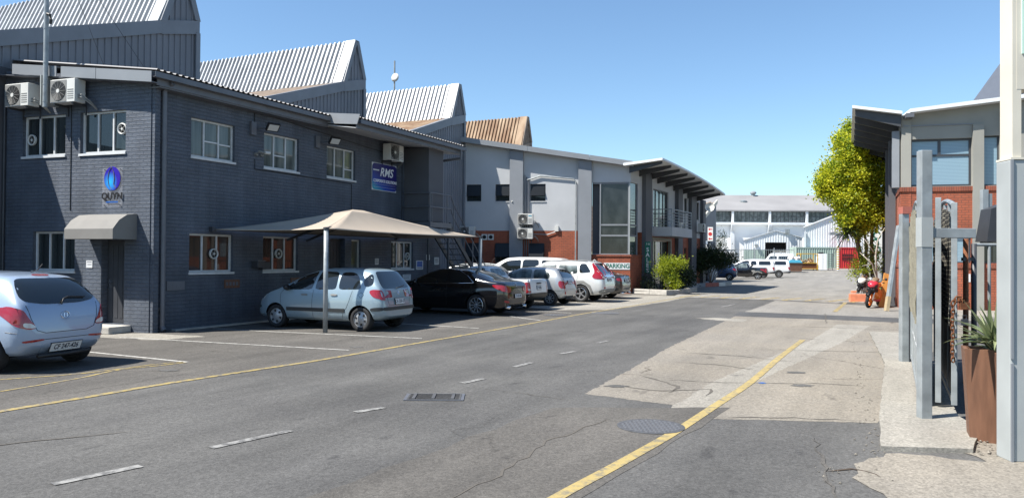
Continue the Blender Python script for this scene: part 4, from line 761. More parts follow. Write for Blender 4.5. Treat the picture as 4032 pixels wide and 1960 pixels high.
for u0, u1, z0, z1 in ((8.92, 9.42, 4.6, 5.52), (9.92, 10.64, 4.6, 5.52), (12.79, 13.52, 4.3, 5.46)): window(FS2, u0, u1, z0, z1, B2, 'glass', mull=0, frm='frame_dark', sillm='paint_grey')
for u0, u1 in ((8.95, 9.45), (9.95, 10.5), (12.8, 13.5)): window(FS2, u0, u1, 1.1, 2.45, B2, 'glass', mull=0, frm='frame_dark', sill=False)
o = window(FS2, 3.62, 6.86, .02, 2.76, B2, 'glass', mull=2, frm='frame_dark', sill=False, depth=.2, label='ground floor glazed entrance')
b = MB(); b.box(FS2, 3.45, 3.62, -.1, .06, .02, 2.76); b.box(FS2, 6.86, 7.03, -.1, .06, .02, 2.76); b.box(FS2, 3.45, 7.03, -.1, .06, 2.76, 2.93); b.build('surround', M['stone'], o)
# balcony
b = MB(); b.box(FS2, 3.4, 7.45, .003, 1.15, 2.98, 3.47); b.build('balcony_slab', M['paint_grey'], B2)
b = MB()
for z in (3.62, 3.78, 3.94, 4.10, 4.25): b.tube([FS2(3.45, .02, z), FS2(3.45, 1.1, z), FS2(7.4, 1.1, z), FS2(7.4, .02, z)], .014, 6)
b.tube([FS2(3.45, .02, 4.42), FS2(3.45, 1.1, 4.42), FS2(7.4, 1.1, 4.42), FS2(7.4, .02, 4.42)], .03, 8)
for u, w_ in ((3.45, 1.1), (4.8, 1.1), (6.1, 1.1), (7.4, 1.1), (3.45, .4)): b.box(FS2, u-.02, u+.02, w_-.03, w_+.03, 3.47, 4.42)
b.build('balcony_railing', M['galv'], B2)
# roof with flashing, raftered eave
RX = lambda u, s, z: FE(u, 0, 0)+S2*s+Vector((0, 0, z))
b = MB(); b.hexa([RX(-.12, -.35, ztop(-.1)-.02), RX(8.75, -.35, ztop(8.75)-.02), RX(8.75, 14.6, ztop(8.75)-.5), RX(-.12, 14.6, 5.75), RX(-.12, -.35, ztop(-.1)+.12), RX(8.75, -.35, ztop(8.75)+.12), RX(8.75, 14.6, ztop(8.75)-.36), RX(-.12, 14.6, 5.9)]); b.build('roof_sheet', M['roof_grey'], B2)
b = MB()
for k, (ua, ub) in enumerate(((-.14, 2.03), (2.045, 5.2), (5.215, 8.76))): b.hexa([FE(ua, .40, ztop(ua)-.06), FE(ub, .40, ztop(ub)-.06), FE(ub, .43+.004*k, ztop(ub)-.06), FE(ua, .43+.004*k, ztop(ua)-.06), FE(ua, .36, ztop(ua)+.20), FE(ub, .36, ztop(ub)+.20), FE(ub, .43+.004*k, ztop(ub)+.20), FE(ua, .43+.004*k, ztop(ua)+.20)])
b.build('roof_flashing', M['flash_light'], B2)
ze = lambda u: 6.66-.0123*max(0, u+.5)-.0029*max(0, u+.5)**2
b = MB(); n = 14; us = [-.55+13.6*i/n for i in range(n+1)]
for i in range(n):
    a, c = us[i], us[i+1]; b.hexa([FS2(a, -.2, ze(a)-.28), FS2(c, -.2, ze(c)-.28), FS2(c, 1.8, ze(c)-.10), FS2(a, 1.8, ze(a)-.10), FS2(a, -.2, ze(a)-.16), FS2(c, -.2, ze(c)-.16), FS2(c, 1.8, ze(c)), FS2(a, 1.8, ze(a))])
e = b.build('eave', M['white_sheet'], B2)
for k in range(9):
    u = -.2+1.55*k; z = ze(u); b = MB(); b.hexa([FS2(u-.05, .003, z-.62), FS2(u+.05, .003, z-.62), FS2(u+.05, 1.68, z-.24), FS2(u-.05, 1.68, z-.24), FS2(u-.05, .003, z-.285), FS2(u+.05, .003, z-.285), FS2(u+.05, 1.68, z-.118), FS2(u-.05, 1.68, z-.118)]); b.build('rafter', M['steel_dark'], e)
# conduits on the end wall
b = MB()
for du, m_ in ((0, .03), (.10, .02), (-.12, .025), (.2, .016)): b.tube([FE(5.28+du, .06, .2), FE(5.28+du, .06, 5.9+du)], m_, 8)
b.build('conduit', M['steel_mid'], B2); b = MB(); b.tube([FE(5.28, .07, 5.75), FE(5.0, .07, 5.82), FE(4.6, .07, 5.95), FE(2.85, .07, 5.78), FE(2.75, .07, 5.6), FE(2.75, .07, .2)], .035, 8); b.tube([FE(3.75, .05, 3.1), FE(4.2, .05, 2.95), FE(5.2, .05, 3.0)], .02, 6)
b.build('conduit', M['galv'], B2)
b = MB(); b.box(FE, 3.63, 3.82, .003, .10, 3.12, 3.40); b.build('socket_box', M['white_plastic'], B2)
aircon('white air conditioner with bright fan hub, upper of two stacked on the yard office pipes', FE, 5.28, 3.72, logo='tarp', fanside=1, stand=.16, dep=.36)
aircon('cream air conditioner, lower of two stacked on the yard office pipes', FE, 5.30, 2.99, fanside=1, stand=.16, w=.78)
aircon('shaded white air conditioner behind the fire stair handrail', FE, 8.34, 3.10, fanside=1, w=.8, h=.5)
aircon('air conditioner on the far street wall of the yard office past the balcony', FS2, 12.45, 3.75, fanside=-1, w=.8, stand=.3)
for u in (7.49, 7.15):
    t = thing('wall_vent', 'square white vent with a dark round opening on the shaded red brick', 'vent', FE(u, 0, 2.8), group='twin wall vents'); b = MB(); b.box(FE, u-.15, u+.15, .003, .05, 2.67, 2.97); b.build('plate', M['white_plastic'], t); b = MB(); b.lathe(FE(u, .05, 2.82), NE, [(.10, 0), (.10, .004)], 18); b.build('opening', M['void'], t)
cctv(FE, 5.95, 4.62, 'white camera on the grey pilaster of the yard office', NE+E2*.8-Vector((0, 0, .3)))
t = thing('street_sign', 'green vertical sign lettered in white by the yard office entrance', 'sign', FS2(1.72, .34, 1.0)); FB_ = Fr(FS2(1.72, .20, 0), NS, -S2)
b = MB(); b.box(FB_, 0, .30, 0, .03, 1.0, 2.64); b.build('board', M['green_sign'], t)
b = MB(); b.box(FB_, .0, .02, -.3, 0, 1.2, 1.24); b.box(FB_, .0, .02, -.3, 0, 2.4, 2.44); b.build('bracket', M['steel_dark'], t)
for k, ch in enumerate('SALES'): text('letter', ch, FB_, .15, 2.22-k*.27, .032, .30, M['white_ink'], t, bold=.004)
text('letter', '1', FB_, .10, 2.52, .032, .16, M['white_ink'], t); b = MB(); b.box(FB_, .16, .27, .03, .033, 2.53, 2.55); b.box(FB_, .16, .27, .03, .033, 2.48, 2.50); b.build('letter', M['white_ink'], t)
t = thing('street_sign', 'pale board with green lettering on the red brick beneath the corner glazing', 'sign', FE(.6, 0, 1.2)); b = MB(); b.box(FE, .02, 1.32, .032, .05, 1.20, 1.54); b.build('board', M['paper'], t)
text('lettering', 'PARKiNG', FE, .62, 1.37, .051, .30, M['green_ink'], t, flip=True, bold=.008, sx=.95)
for k, (u, lab) in enumerate(((5.5, 'left white paint bucket on the balcony edge'), (6.2, 'right white paint bucket on the balcony edge'))):
    t = thing('bucket', lab, 'bucket', FS2(u, .98, 3.47)); b = MB(); b.lathe(FS2(u, .98, 3.472), (0, 0, 1), [(.12, 0), (.145, .30), (.155, .30), (.155, .33), (.13, .33)], 18); b.build('pail', M['white_plastic'], t); b = MB(); b.lathe(FS2(u, .98, 3.472), (0, 0, 1), [(.126, .07), (.140, .2)], 18, 0, False); b.build('label_band', M['paint_grey'], t)
o = FS2(14.3, .5, 5.2); t = thing('satellite_dish', 'white satellite dish at the far corner of the yard office', 'satellite dish', FS2(14.3, .2, 4.8)); b = MB(); b.lathe(o, (-.2, -1, .3), [(.02, -.10), (.14, -.08), (.24, -.03), (.30, .03), (.31, .05)], 20, 0, False); b.build('reflector', M['white_plastic'], t, smooth=True); b = MB(); b.tube([FS2(14.3, .02, 4.9), FS2(14.3, .3, 4.95), o], .03, 8); b.build('arm', M['galv'], t)
# kerbed planting beds
def kerb_run(pts, label, mats_=None, h=.25, w=.16):
    t = thing('planter_kerb', label, 'kerb', (*pts[0], 0)); r = random.Random(3)
    for i in range(len(pts)-1):
        a = Vector((*pts[i], 0)); c = Vector((*pts[i+1], 0)); L = (c-a).length; n = max(1, round(L/.95))
        for k in range(n):
            p = a.lerp(c, k/n); q = a.lerp(c, (k+1)/n); F = Fr(p, q-p); b = MB(); b.box(F, .006, (q-p).length-.006, -w, 0, 0, h+r.uniform(-.008, .008)); mm = mats_[(i*99+k) % len(mats_)] if mats_ else 'concrete_block'; b.build('kerb_block', M[mm], t, bevel=.015)
    return t
kerb_run([(6.1, 38.75), (7.45, 37.0), (8.15, 37.4), (9.4, 40.2), (10.0, 41.4)], 'pale concrete block kerb around the bed with the bright green shrub')
kerb_run([(9.3, 45.0), (10.4, 46.2)], 'short grey block kerb by the balcony bed')
kerb_run([(9.9, 45.9), (11.6, 47.7), (14.7, 51.3), (14.3, 53.0)], 'block kerb with red and white painted lengths below the dark shrub', ['concrete_block', 'concrete_block', 'flash_light', 'paint_mid', 'kerb_red', 'kerb_red', 'white_plastic', 'concrete_block'])
struct(poly([(6.1, 38.7), (7.4, 37.1), (8.1, 37.5), (9.9, 41.4), (9.0, 44.0)], .16).build('planting_bed', M['soil'])); struct(poly([(9.9, 46.0), (14.6, 51.4), (14.2, 53.0), (12.4, 50.6), (9.6, 45.8)], .16).build('planting_bed', M['soil']))
# ---------------------------------------------------------------- leaves
def leaf_cloud(b, clumps, n, size, r, aspect=.5, droop=.0, shell=.55):
    "clumps: (centre, radii, weight); small folded leaf faces thick near each clump's surface"
    tot = sum(c[2] for c in clumps)
    for c, rad, wt in clumps:
        c = Vector(c); sprigs = max(3, int(n*wt/tot/9))
        for i in range(sprigs):
            d = Vector((r.gauss(0, 1), r.gauss(0, 1), r.gauss(0, 1))).normalized(); q = shell+(1-shell)*r.random()**.6
            if r.random() < .12: q *= 1.18
            base = c+Vector((d.x*rad[0], d.y*rad[1], d.z*rad[2]))*q
            for k in range(9):
                p = base+Vector((r.gauss(0, 1), r.gauss(0, 1), r.gauss(0, 1)))*size*1.5
                ax = (d*.8+Vector((r.gauss(0, .7), r.gauss(0, .7), r.gauss(0, .6)+.15-droop))).normalized(); sd = ax.cross(Vector((r.gauss(0, 1), r.gauss(0, 1), r.gauss(0, 1)))).normalized(); s = size*r.uniform(.6, 1.25)
                nn = ax.cross(sd)*s*.18
                b.add([p, p+ax*s*.5+sd*s*aspect*.5+nn, p+ax*s, p+ax*s*.5-sd*s*aspect*.5+nn], [(0, 1, 2, 3)])
def branchy(b, base, tips, r0, r1, r, n=5):
    for tp in tips:
        base_ = Vector(base); tp = Vector(tp); pts = []; rs = []
        for k in range(n+1):
            t_ = k/n; pts.append(base_.lerp(tp, t_)+Vector((r.gauss(0, .04), r.gauss(0, .04), 0))*(tp-base_).length*(0 if k in (0,) else .5)); rs.append(r0+(r1-r0)*t_)
        b.tube(pts, rs, 7)
def shrub(name, label, base, clumps, n, size, leaf, seed, tips=None, cat='shrub'):
    r = random.Random(seed); t = thing(name, label, cat, base); b = MB(); branchy(b, base, tips or [c[0] for c in clumps], .03, .008, r); b.build('stem', M['bark'], t, smooth=True)
    b = MB(); leaf_cloud(b, clumps, n, size, r); b.build('foliage', M[leaf], t); return t
shrub('shrub', 'bright yellow-green shrub in the kerbed bed beside the green sign', (7.75, 38.2, .16), [((7.75, 38.2, 1.40), (.40, .36, .26), 3), ((8.30, 38.3, 1.55), (.40, .36, .15), 1.6), ((7.45, 38.3, 1.15), (.26, .3, .18), 1), ((7.85, 38.0, .85), (.24, .25, .24), 1.3), ((8.0, 37.9, .45), (.25, .25, .22), 1.1), ((7.6, 38.4, 1.68), (.22, .22, .10), .6)], 5200, .085, 'leaf_bright', 3)
shrub('shrub', 'large dark spreading shrub on bare stems behind the painted kerb', (13.0, 50.2, .16), [((13.0, 50.2, 1.75), (1.15, .8, .42), 3), ((12.2, 49.8, 1.45), (.75, .6, .35), 1.4), ((13.9, 50.8, 1.65), (.75, .6, .33), 1.5), ((13.1, 50.2, 2.15), (.8, .5, .2), .9), ((14.4, 51.0, 1.9), (.4, .4, .16), .4)], 9000, .13, 'leaf_dark', 4, tips=[(12.2, 49.8, 1.3), (12.7, 50.0, 1.4), (13.2, 50.3, 1.4), (13.6, 50.5, 1.4), (14.0, 50.9, 1.45), (13.0, 50.2, 1.6), (12.5, 49.6, 1.2), (14.2, 50.7, 1.3)])
shrub('shrub', 'low dark shrub in shade below the balcony between the two kerbed beds', (9.3, 42.2, .16), [((9.1, 42.0, .8), (.5, .6, .55), 1), ((9.6, 43.0, .7), (.6, .6, .5), 1), ((8.6, 40.8, .5), (.4, .5, .35), .7), ((9.0, 41.4, 1.25), (.35, .4, .3), .5)], 4500, .13, 'leaf_dark', 5)
shrub('shrub', 'sparse dark plant against the pilaster under the green sign', (7.2, 39.6, .16), [((7.2, 39.6, .7), (.35, .3, .5), 1), ((6.8, 39.2, .45), (.3, .3, .3), .6)], 900, .085, 'leaf_dark', 6)
# the tall yellow-green tree by the gate office
r = random.Random(11); TB = Vector((16.55, 35.4, 0)); t = thing('street_tree', 'tall bright yellow-green tree leaning against the right-hand office', 'tree', TB)
b = MB(); tips = [(16.0, 35.2, 5.0), (15.2, 35.0, 5.6), (16.9, 35.6, 4.6), (15.6, 35.3, 3.9), (16.3, 35.0, 6.4), (15.5, 35.4, 6.8)]
b.tube([TB, TB+Vector((-.15, .1, 1.0)), TB+Vector((-.55, 0, 2.2)), TB+Vector((-.9, -.1, 3.6)), TB+Vector((-.95, -.2, 5.2))], [.15, .12, .10, .08, .05], 10); b.tube([TB+Vector((.2, .1, 0)), TB+Vector((.12, .1, 1.2)), TB+Vector((.02, 0, 2.6)), TB+Vector((.15, 0, 4.4))], [.12, .10, .08, .04], 10); b.tube([TB+Vector((-.25, 0, 0)), TB+Vector((-.3, 0, 1.2)), TB+Vector((-.2, 0, 2.4)), TB+Vector((-.5, 0, 4.0))], [.1, .09, .07, .04], 10)
branchy(b, TB+Vector((-.6, 0, 2.6)), tips, .06, .015, r); b.build('trunk', M['bark'], t, smooth=True)
cl = [((15.6, 35.2, 7.6), (.85, .8, .75), 2.0), ((16.2, 35.3, 7.1), (.7, .8, .8), 1.6), ((15.3, 35.1, 6.6), (.95, .9, .8), 2.2), ((14.65, 35.0, 5.75), (.80, .8, .75), 2.0), ((15.6, 35.0, 5.5), (1.05, 1.0, .9), 2.4), ((16.6, 35.2, 5.4), (.8, .9, .9), 1.8), ((14.9, 34.9, 4.7), (.85, .8, .7), 1.9), ((15.9, 34.9, 4.2), (1.0, .95, .8), 2.2), ((16.9, 35.2, 4.1), (.75, .8, .8), 1.4), ((15.4, 34.9, 3.6), (.75, .7, .6), 1.4), ((16.4, 35.0, 3.2), (.75, .7, .5), 1.2), ((15.7, 35.2, 8.3), (.40, .4, .35), .6), ((16.35, 35.2, 7.95), (.42, .4, .4), .6), ((15.1, 35.0, 7.3), (.4, .4, .4), .5), ((14.3, 35.0, 5.3), (.4, .4, .35), .5), ((15.5, 34.9, 2.75), (.45, .45, .3), .45)]
cl = [((c[0], c[1], 3.2+(c[2]-2.75)*.83), (q[0]*.97, q[1], q[2]*.85), w) for c, q, w in cl]
sub_ = []
for c, q, w in cl:
    sub_.append((c, (q[0]*.62, q[1]*.62, q[2]*.62), w*.5))
    for k in range(5):
        d = Vector((r.gauss(0, 1), r.gauss(0, 1), r.gauss(0, .8))).normalized(); f = r.uniform(.28, .44); sub_.append(((c[0]+d.x*q[0]*.72, c[1]+d.y*q[1]*.72, c[2]+d.z*q[2]*.72), (q[0]*f, q[1]*f, q[2]*f*.8), w*f*.75))
cl = sub_
b = MB(); leaf_cloud(b, cl, 62000, .13, r, aspect=.6, droop=.1, shell=.5); b.build('crown', M['leaf_yellow'], t)
shrub('shrub', 'ragged low shrub at the foot of the tall yellow-green tree', (16.1, 35.0, 0), [((16.0, 34.9, 1.5), (.5, .5, .3), 1.2), ((16.3, 35.1, 2.1), (.45, .5, .4), 1), ((16.9, 35.4, 1.7), (.4, .45, .45), .8), ((15.7, 34.8, 1.15), (.35, .4, .2), .5)], 2600, .085, 'leaf_bright', 12)
t = thing('bare_sapling', 'pale bare forked sapling in front of the tree trunks', 'sapling', (16.3, 34.0, 0)); b = MB(); b.tube([(16.3, 34.0, 0), (16.15, 34.0, .9), (15.95, 34, 1.6), (15.4, 34, 2.1)], [.05, .045, .03, .012], 7); b.tube([(16.15, 34.0, .9), (16.1, 34, 2.0), (16.2, 34, 2.7), (16.5, 34, 3.2)], [.045, .035, .025, .01], 7); b.tube([(16.1, 34, 2.0), (15.6, 34, 2.7)], [.025, .01], 6); b.tube([(15.95, 34, 1.6), (15.5, 34, 1.5)], [.02, .008], 6); b.build('stem', M['bark_pale'], t, smooth=True)
def spiky(name, label, base, n, L, seed, leaf='leaf_yucca', low=.1, wd=.05, droop=.55):
    r = random.Random(seed); t = thing(name, label, 'plant', base); b = MB(); base = Vector(base)
    for i in range(n):
        a = r.uniform(0, 6.283); el = r.uniform(low, 1.45); l = L*r.uniform(.6, 1.1); d = Vector((math.cos(a)*math.cos(el), math.sin(a)*math.cos(el), math.sin(el))); sd = d.cross(Vector((0, 0, 1))).normalized(); vs = []; m = 6; o = base+Vector((r.gauss(0, .03), r.gauss(0, .03), r.uniform(0, .10)))
        for k in range(m+1):
            q = k/m; p = o+d*l*q+Vector((0, 0, -droop*l*q*q*math.cos(el))); w_ = wd*(1-q**1.6)*(.6+.8*min(q*4, 1))/2; vs += [p-sd*w_+Vector((0, 0, w_*.5)), p, p+sd*w_+Vector((0, 0, w_*.5))]
        b.add(vs, [f for k in range(m) for f in ((3*k, 3*k+1, 3*k+4, 3*k+3), (3*k+1, 3*k+2, 3*k+5, 3*k+4))])
    b.build('foliage', M[leaf], t); return t
# ================================================================ right-hand office
PB = Vector((13.9, 27.4, 0)); DB = Vector((.964, -.267, 0)).normalized(); NB = Vector((-.267, -.964, 0)).normalized(); SB = Vector((.40, .916, 0)).normalized(); NBS = Vector((-.916, .40, 0)).normalized()
FB = Fr(PB, DB, NB); FBS = Fr(PB, SB, NBS); B3 = thing('gate_office', 'right-hand office of red brick and stone coloured render with blue blinds and a raftered canopy', 'building', PB)
zr = lambda u: 6.93+.097*u
b = MB(); b.plate(FB, [(0, 4.36), (9, 4.36), (9, zr(9)), (0, zr(0))], [rect(.28, 4.38, 2.24, 6.06), rect(2.58, 4.38, 3.10, 6.11), rect(3.9, 4.38, 5.8, 6.11)], -.3, 0)
b.plate(FBS, rect(0, 4.36, 10.5, 6.9), [rect(.5, 4.5, 2.2, 6.0), rect(3.2, 4.5, 5.0, 6.0), rect(6, 4.5, 8, 6)], -.3, 0); b.box(FB, 2.24, 2.58, .002, .12, .02, 6.5); b.box(FB, 3.12, 3.50, .002, .16, .02, 6.95); b.build('wall', M['stone'], B3)
b = MB(); b.plate(FB, rect(0, 0, 9, 4.2), [rect(.5, 1.68, 2.22, 2.81), rect(2.60, 1.68, 3.08, 2.81), rect(3.8, 1.68, 5.6, 2.81)], -.3, .03); b.plate(FBS, rect(0, 0, 10.5, 4.2), [rect(.5, 1.68, 2.2, 2.81)], -.3, .03); b.build('brickwork', M['brick_red'], B3)
b = MB(); b.box(FB, -.05, 2.24, -.1, .07, 4.2, 4.36); b.box(FB, 2.58, 3.12, -.1, .07, 4.2, 4.36); b.box(FBS, -.05, 10.5, -.1, .065, 4.2, 4.357); b.box(FB, 0.0, 2.24, -.1, .06, 1.50, 1.64); b.box(FB, 2.58, 3.12, -.1, .06, 1.50, 1.64); b.box(FBS, -.05, 10.5, -.1, .055, 1.5, 1.637); b.build('brick_ledge', M['brick_red_trim'], B3)
window(FB, .28, 2.24, 4.38, 6.06, B3, 'blinds', mull=0, fr=.07, frm='frame_dark', sill=False, depth=.14); o = B3.children[-1]; b = MB(); b.box(FB, .35, 2.17, -.17, -.13, 5.44, 5.52); b.box(FB, 1.19, 1.28, -.17, -.13, 5.52, 5.99); b.build('transom', M['frame_dark'], o)
window(FB, 2.58, 3.10, 4.38, 6.11, B3, 'blinds', mull=0, frm='frame_dark', sill=False, depth=.14); window(FB, 3.9, 5.8, 4.38, 6.11, B3, 'blinds', mull=1, frm='frame_dark', sill=False, depth=.14)
for u0, u1 in ((.5, 2.22), (2.60, 3.08), (3.8, 5.6)): window(FB, u0, u1, 1.68, 2.81, B3, 'blinds' if u0 < 1 else 'glass', mull=1 if u1-u0 > 1 else 0, frm='frame_dark', sill=False, depth=.12)
for u0, u1 in ((.5, 2.2), (3.2, 5.0), (6, 8)): window(FBS, u0, u1, 4.5, 6.0, B3, 'glass', mull=1, frm='frame_dark', sill=False)
window(FBS, .5, 2.2, 1.68, 2.81, B3, 'glass', mull=0, frm='frame_dark', sill=False)
for u in (.12, 2.5, 5.4, 8.4): b = MB(); b.box(FBS, u, u+.3, .066, .30, 0 if u > .2 else 4.37, 6.4); b.build('pilaster', M['paint_dark' if u > .2 else 'paint_mid'], B3)
b = MB(); q = lambda u, w, z: FB(u, w, z)
b.hexa([q(.18, -9, zr(.18)+.0), q(9, -9, zr(9)), q(9, .48, zr(9)), q(.18, .48, zr(.18)), q(.18, -9, zr(.18)+.13), q(9, -9, zr(9)+.13), q(9, .48, zr(9)+.13), q(.18, .48, zr(.18)+.13)]); b.build('roof', M['white_sheet'], B3)
b = MB(); cz = lambda w: 6.93+.20*w
b.hexa([FBS(-.35, -.0, cz(0)), FBS(10.5, 0, cz(0)-.35), FBS(10.5, 1.62, cz(1.62)-.35), FBS(-.35, 1.62, cz(1.62)), FBS(-.35, 0, cz(0)+.10), FBS(10.5, 0, cz(0)-.25), FBS(10.5, 1.62, cz(1.62)-.25), FBS(-.35, 1.62, cz(1.62)+.10)]); e = b.build('canopy', M['white_sheet'], B3)
for k in range(9):
    u = -.1+1.25*k; dz = -.033*u; b = MB(); b.hexa([FBS(u-.05, .03, 6.50+dz), FBS(u+.05, .03, 6.50+dz), FBS(u+.05, 1.52, 6.98+dz), FBS(u-.05, 1.52, 6.98+dz), FBS(u-.05, .03, cz(.03)-.004+dz), FBS(u+.05, .03, cz(.03)-.004+dz), FBS(u+.05, 1.52, cz(1.52)-.004+dz), FBS(u-.05, 1.52, cz(1.52)-.004+dz)]); b.build('rafter', M['steel_dark'], e)
b = MB(); b.box(FB, .05, .30, .03, .5, zr(.1)-.16, zr(.1)-.02); b.build('gutter', M['steel_mid'], B3)
b = MB(); b.box(FB, .05, 2.24, -.001, .035, 6.52, 6.56); b.build('reveal_strip', M['paint_mid'], B3)
t = thing('wall_notice', 'small white notice on the red brick of the right-hand office', 'notice', FB(2.12, 0, 1.0)); b = MB(); b.box(FB, 1.98, 2.18, .032, .045, 1.02, 1.30); b.build('board', M['paper'], t); b = MB(); b.box(FB, 2.02, 2.12, .045, .047, 1.06, 1.12); b.build('print', M['blue_ink'], t)
# tall sign on the side wall, partly behind the tree
t = thing('street_sign', 'tall white and green upright sign behind the tree trunks', 'sign', (18.9, 39.6, 0)); Fg = Fr((18.1, 39.6), (1, -.1), (-.1, -1)); b = MB(); b.box(Fg, 0, 1.05, 0, .12, 1.4, 4.6); b.build('board', M['white_wall'], t); b = MB(); b.box(Fg, 1.0, 1.08, -.02, .14, 1.3, 4.7); b.build('edge', M['green_sign'], t)
b = MB(); r2 = random.Random(2)
for k in range(7): b.lathe(Fg(.55+.1*(k % 2), .122, 1.9+k*.38), Fg.n, [(.20, 0), (.20, .004), (.13, .005)], 14, 0, False)
b.build('ornament', M['green_ink'], t); b = MB(); b.box(Fg, .1, .16, 0, .1, 0, 1.4); b.box(Fg, .85, .91, 0, .1, 0, 1.4); b.build('post', M['galv'], t)
t = thing('rear_hall', 'weathered steep-roofed hall rising behind the right-hand office', 'building', (30, 45, 0)); Fh = Fr((27.5, 45.2), (.964, -.267), (-.267, -.964)); b = MB(); b.plate(Fh, [(0, 0), (9, 0), (9, 22.0), (0, 8.4)], (), -12, 0); b.build('wall', M['roof_grey'], t); b = MB(); b.hexa([Fh(-.6, -12, 7.7), Fh(9, -12, 22.2), Fh(9, .5, 22.2), Fh(-.6, .5, 7.7), Fh(-.6, -12, 8.0), Fh(9, -12, 22.5), Fh(9, .5, 22.5), Fh(-.6, .5, 8.0)]); b.build('roof', M['steel_mid'], t)
# ================================================================ gate, sign pillar and planters
GD = Vector((.445, .8955, 0)).normalized(); GN = Vector((-.8955, .445, 0)).normalized()
t = thing('gate_post', 'tall galvanised gate post with a short side arm, nearest on the right', 'gate post', (4.5, 8.38, 0)); Fp = Fr((4.5, 8.38), (1, 0), (0, -1)); b = MB(); b.box(Fp, -.058, .058, -.058, .058, 0, 2.95); b.build('post', M['galv'], t, bevel=.006); b = MB(); b.box(Fp, .06, .54, -.045, .045, 2.0, 2.105); b.build('arm', M['galv'], t, bevel=.006); b = MB(); b.box(Fp, -.062, .062, -.062, .062, 1.9, 2.22); b.build('sleeve', M['steel_mid' if 0 else 'galv_pale'], t)
t = thing('gate_post', 'slim galvanised gate post with a brown cap at the far end of the gate', 'gate post', (6.66, 13.05, 0)); Fp = Fr((6.66, 13.05), (1, 0), (0, -1)); b = MB(); b.box(Fp, -.06, .06, -.06, .06, 0, 2.54); b.build('post', M['galv'], t, bevel=.006); b = MB(); b.box(Fp, -.06, .12, -.08, .08, 2.542, 2.66); b.build('cap', M['kerb_red'], t); b = MB(); b.box(Fp, .06, .20, -.03, .03, 1.22, 1.30); b.build('latch_plate', M['galv_pale'], t)
t = thing('gate_post', 'dark grey steel channel upright just behind the capped gate post', 'gate post', (6.86, 13.2, 0)); Fp = Fr((6.86, 13.2), (1, 0), (0, -1)); b = MB(); b.box(Fp, -.06, .07, -.05, .0, .0, 2.4); b.build('web', M['steel_mid'], t); b = MB(); b.box(Fp, .05, .10, -.0, .12, .0, 2.2); b.build('flange', M['galv'], t)
def leaf_gate(P, L, label, z1=2.42, arch=.28, flip=1, seed=1, net='net', low='galv_pale'):
    t = thing('sliding_gate', label, 'gate', P); F = Fr(P, GD, GN); r = random.Random(seed)
    for u in (0, L): b = MB(); b.box(F, u-.03, u+.03, -.03, .03, .10, z1); b.build('stile', M['galv'], t, bevel=.004)
    b = MB(); top = [F(L*k/14, 0, z1-.03-arch*0+arch*math.sin(math.pi*k/14)*.6) for k in range(15)]; b.tube(top, .03, 8); b.build('arched_top_rail', M['galv'], t)
    b = MB(); b.box(F, .03, L-.03, -.025, .025, .12, .18); b.box(F, .03, L-.03, -.02, .02, 1.12, 1.17); b.build('rail', M['galv'], t)
    b = MB()
    for k in range(1, 5): u = L*k/5; b.box(F, u-.02, u+.02, -.02, .02, .18, z1+arch*.3)
    b.build('bar', M['galv'], t)
    b = MB(); n = 40; m = 10; vs = []
    for i in range(n+1):
        for j in range(m+1): u = .03+(L-.06)*i/n; z = 1.0+(z1-.12+arch*.55*math.sin(math.pi*i/n)-1.0)*j/m; vs.append(F(u, .035+.014*math.sin(i*1.1+j*.8)+r.uniform(-.008, .008), z))
    b.add(vs, [(i*(m+1)+j, (i+1)*(m+1)+j, (i+1)*(m+1)+j+1, i*(m+1)+j+1) for i in range(n) for j in range(m)]); b.uv = [((v-F.P).dot(F.d), v.z) for v in b.v]; o = b.build('shade_net', M[net], t); s_ = o.modifiers.new('t', 'SOLIDIFY'); s_.thickness = .006
    b = MB(); b.box(F, .04, L-.04, .004, .012, .19, 1.10); b.build('lower_infill', M[low], t); return t, F
g1_, _ = leaf_gate(Vector((4.80, 9.02, 0)), 4.35, 'outer leaf of the sliding gate, faced with cream shade netting', seed=1)
g2_, FG2 = leaf_gate(Vector((5.085, 8.83, 0)), 4.35, 'inner leaf of the sliding gate, with the rusty chain on its end', seed=2, net='net_backlit', low='steel_dark')  # dark lower infill is no real sheet, it paints the dark void there
b = MB(); b.box(Fr((4.995, 9.0), GD, GN), -.03, .03, -.03, .03, .10, 2.49); b.build('stile', M['galv'], g1_, bevel=.004)
b = MB()
for k in range(12): b.box(Fr((4.80, 9.02), GD, GN), 1.0+k*.25, 1.12+k*.25, .0125, .016, .62, .65)
b.build('dash_tape', M['paper'], g1_)
t = thing('chain', 'rusty chain hanging from the end of the inner gate leaf', 'chain', (5.03, 8.76, .6)); b = MB()
def link(b, c, vert, s=.034, r_=.008):
    n = 12; pts = []
    for k in range(n+1): a = 2*math.pi*k/n; x = math.cos(a)*s*.55; z = math.sin(a)*s; pts.append(c+(Vector((x, 0, z)) if vert else Vector((0, x, z))))
    b.tube(pts, r_, 6, cap=False)
for k in range(15): link(b, Vector((5.025+.004*math.sin(k), 8.755, 1.26-.045*k)), k % 2 == 0)
for k in range(7): a = k/6*math.pi; link(b, Vector((5.03+.09*k/6*1.3, 8.755, 1.27+.05*math.sin(a))), k % 2 == 0)
b.build('links', M['rust'], t, smooth=True); b = MB(); Fq = Fr((5.16, 8.755), (1, 0), (0, -1)); b.box(Fq, -.035, .035, -.015, .015, 1.02, 1.09); b.tube([Fq(-.02, 0, 1.09), Fq(-.02, 0, 1.13), Fq(.02, 0, 1.13), Fq(.02, 0, 1.09)], .006, 6); b.build('padlock', M['steel_dark'], t); b = MB(); b.box(Fq, -.06, .05, -.01, .02, 1.20, 1.28); b.build('hasp', M['rust'], t)
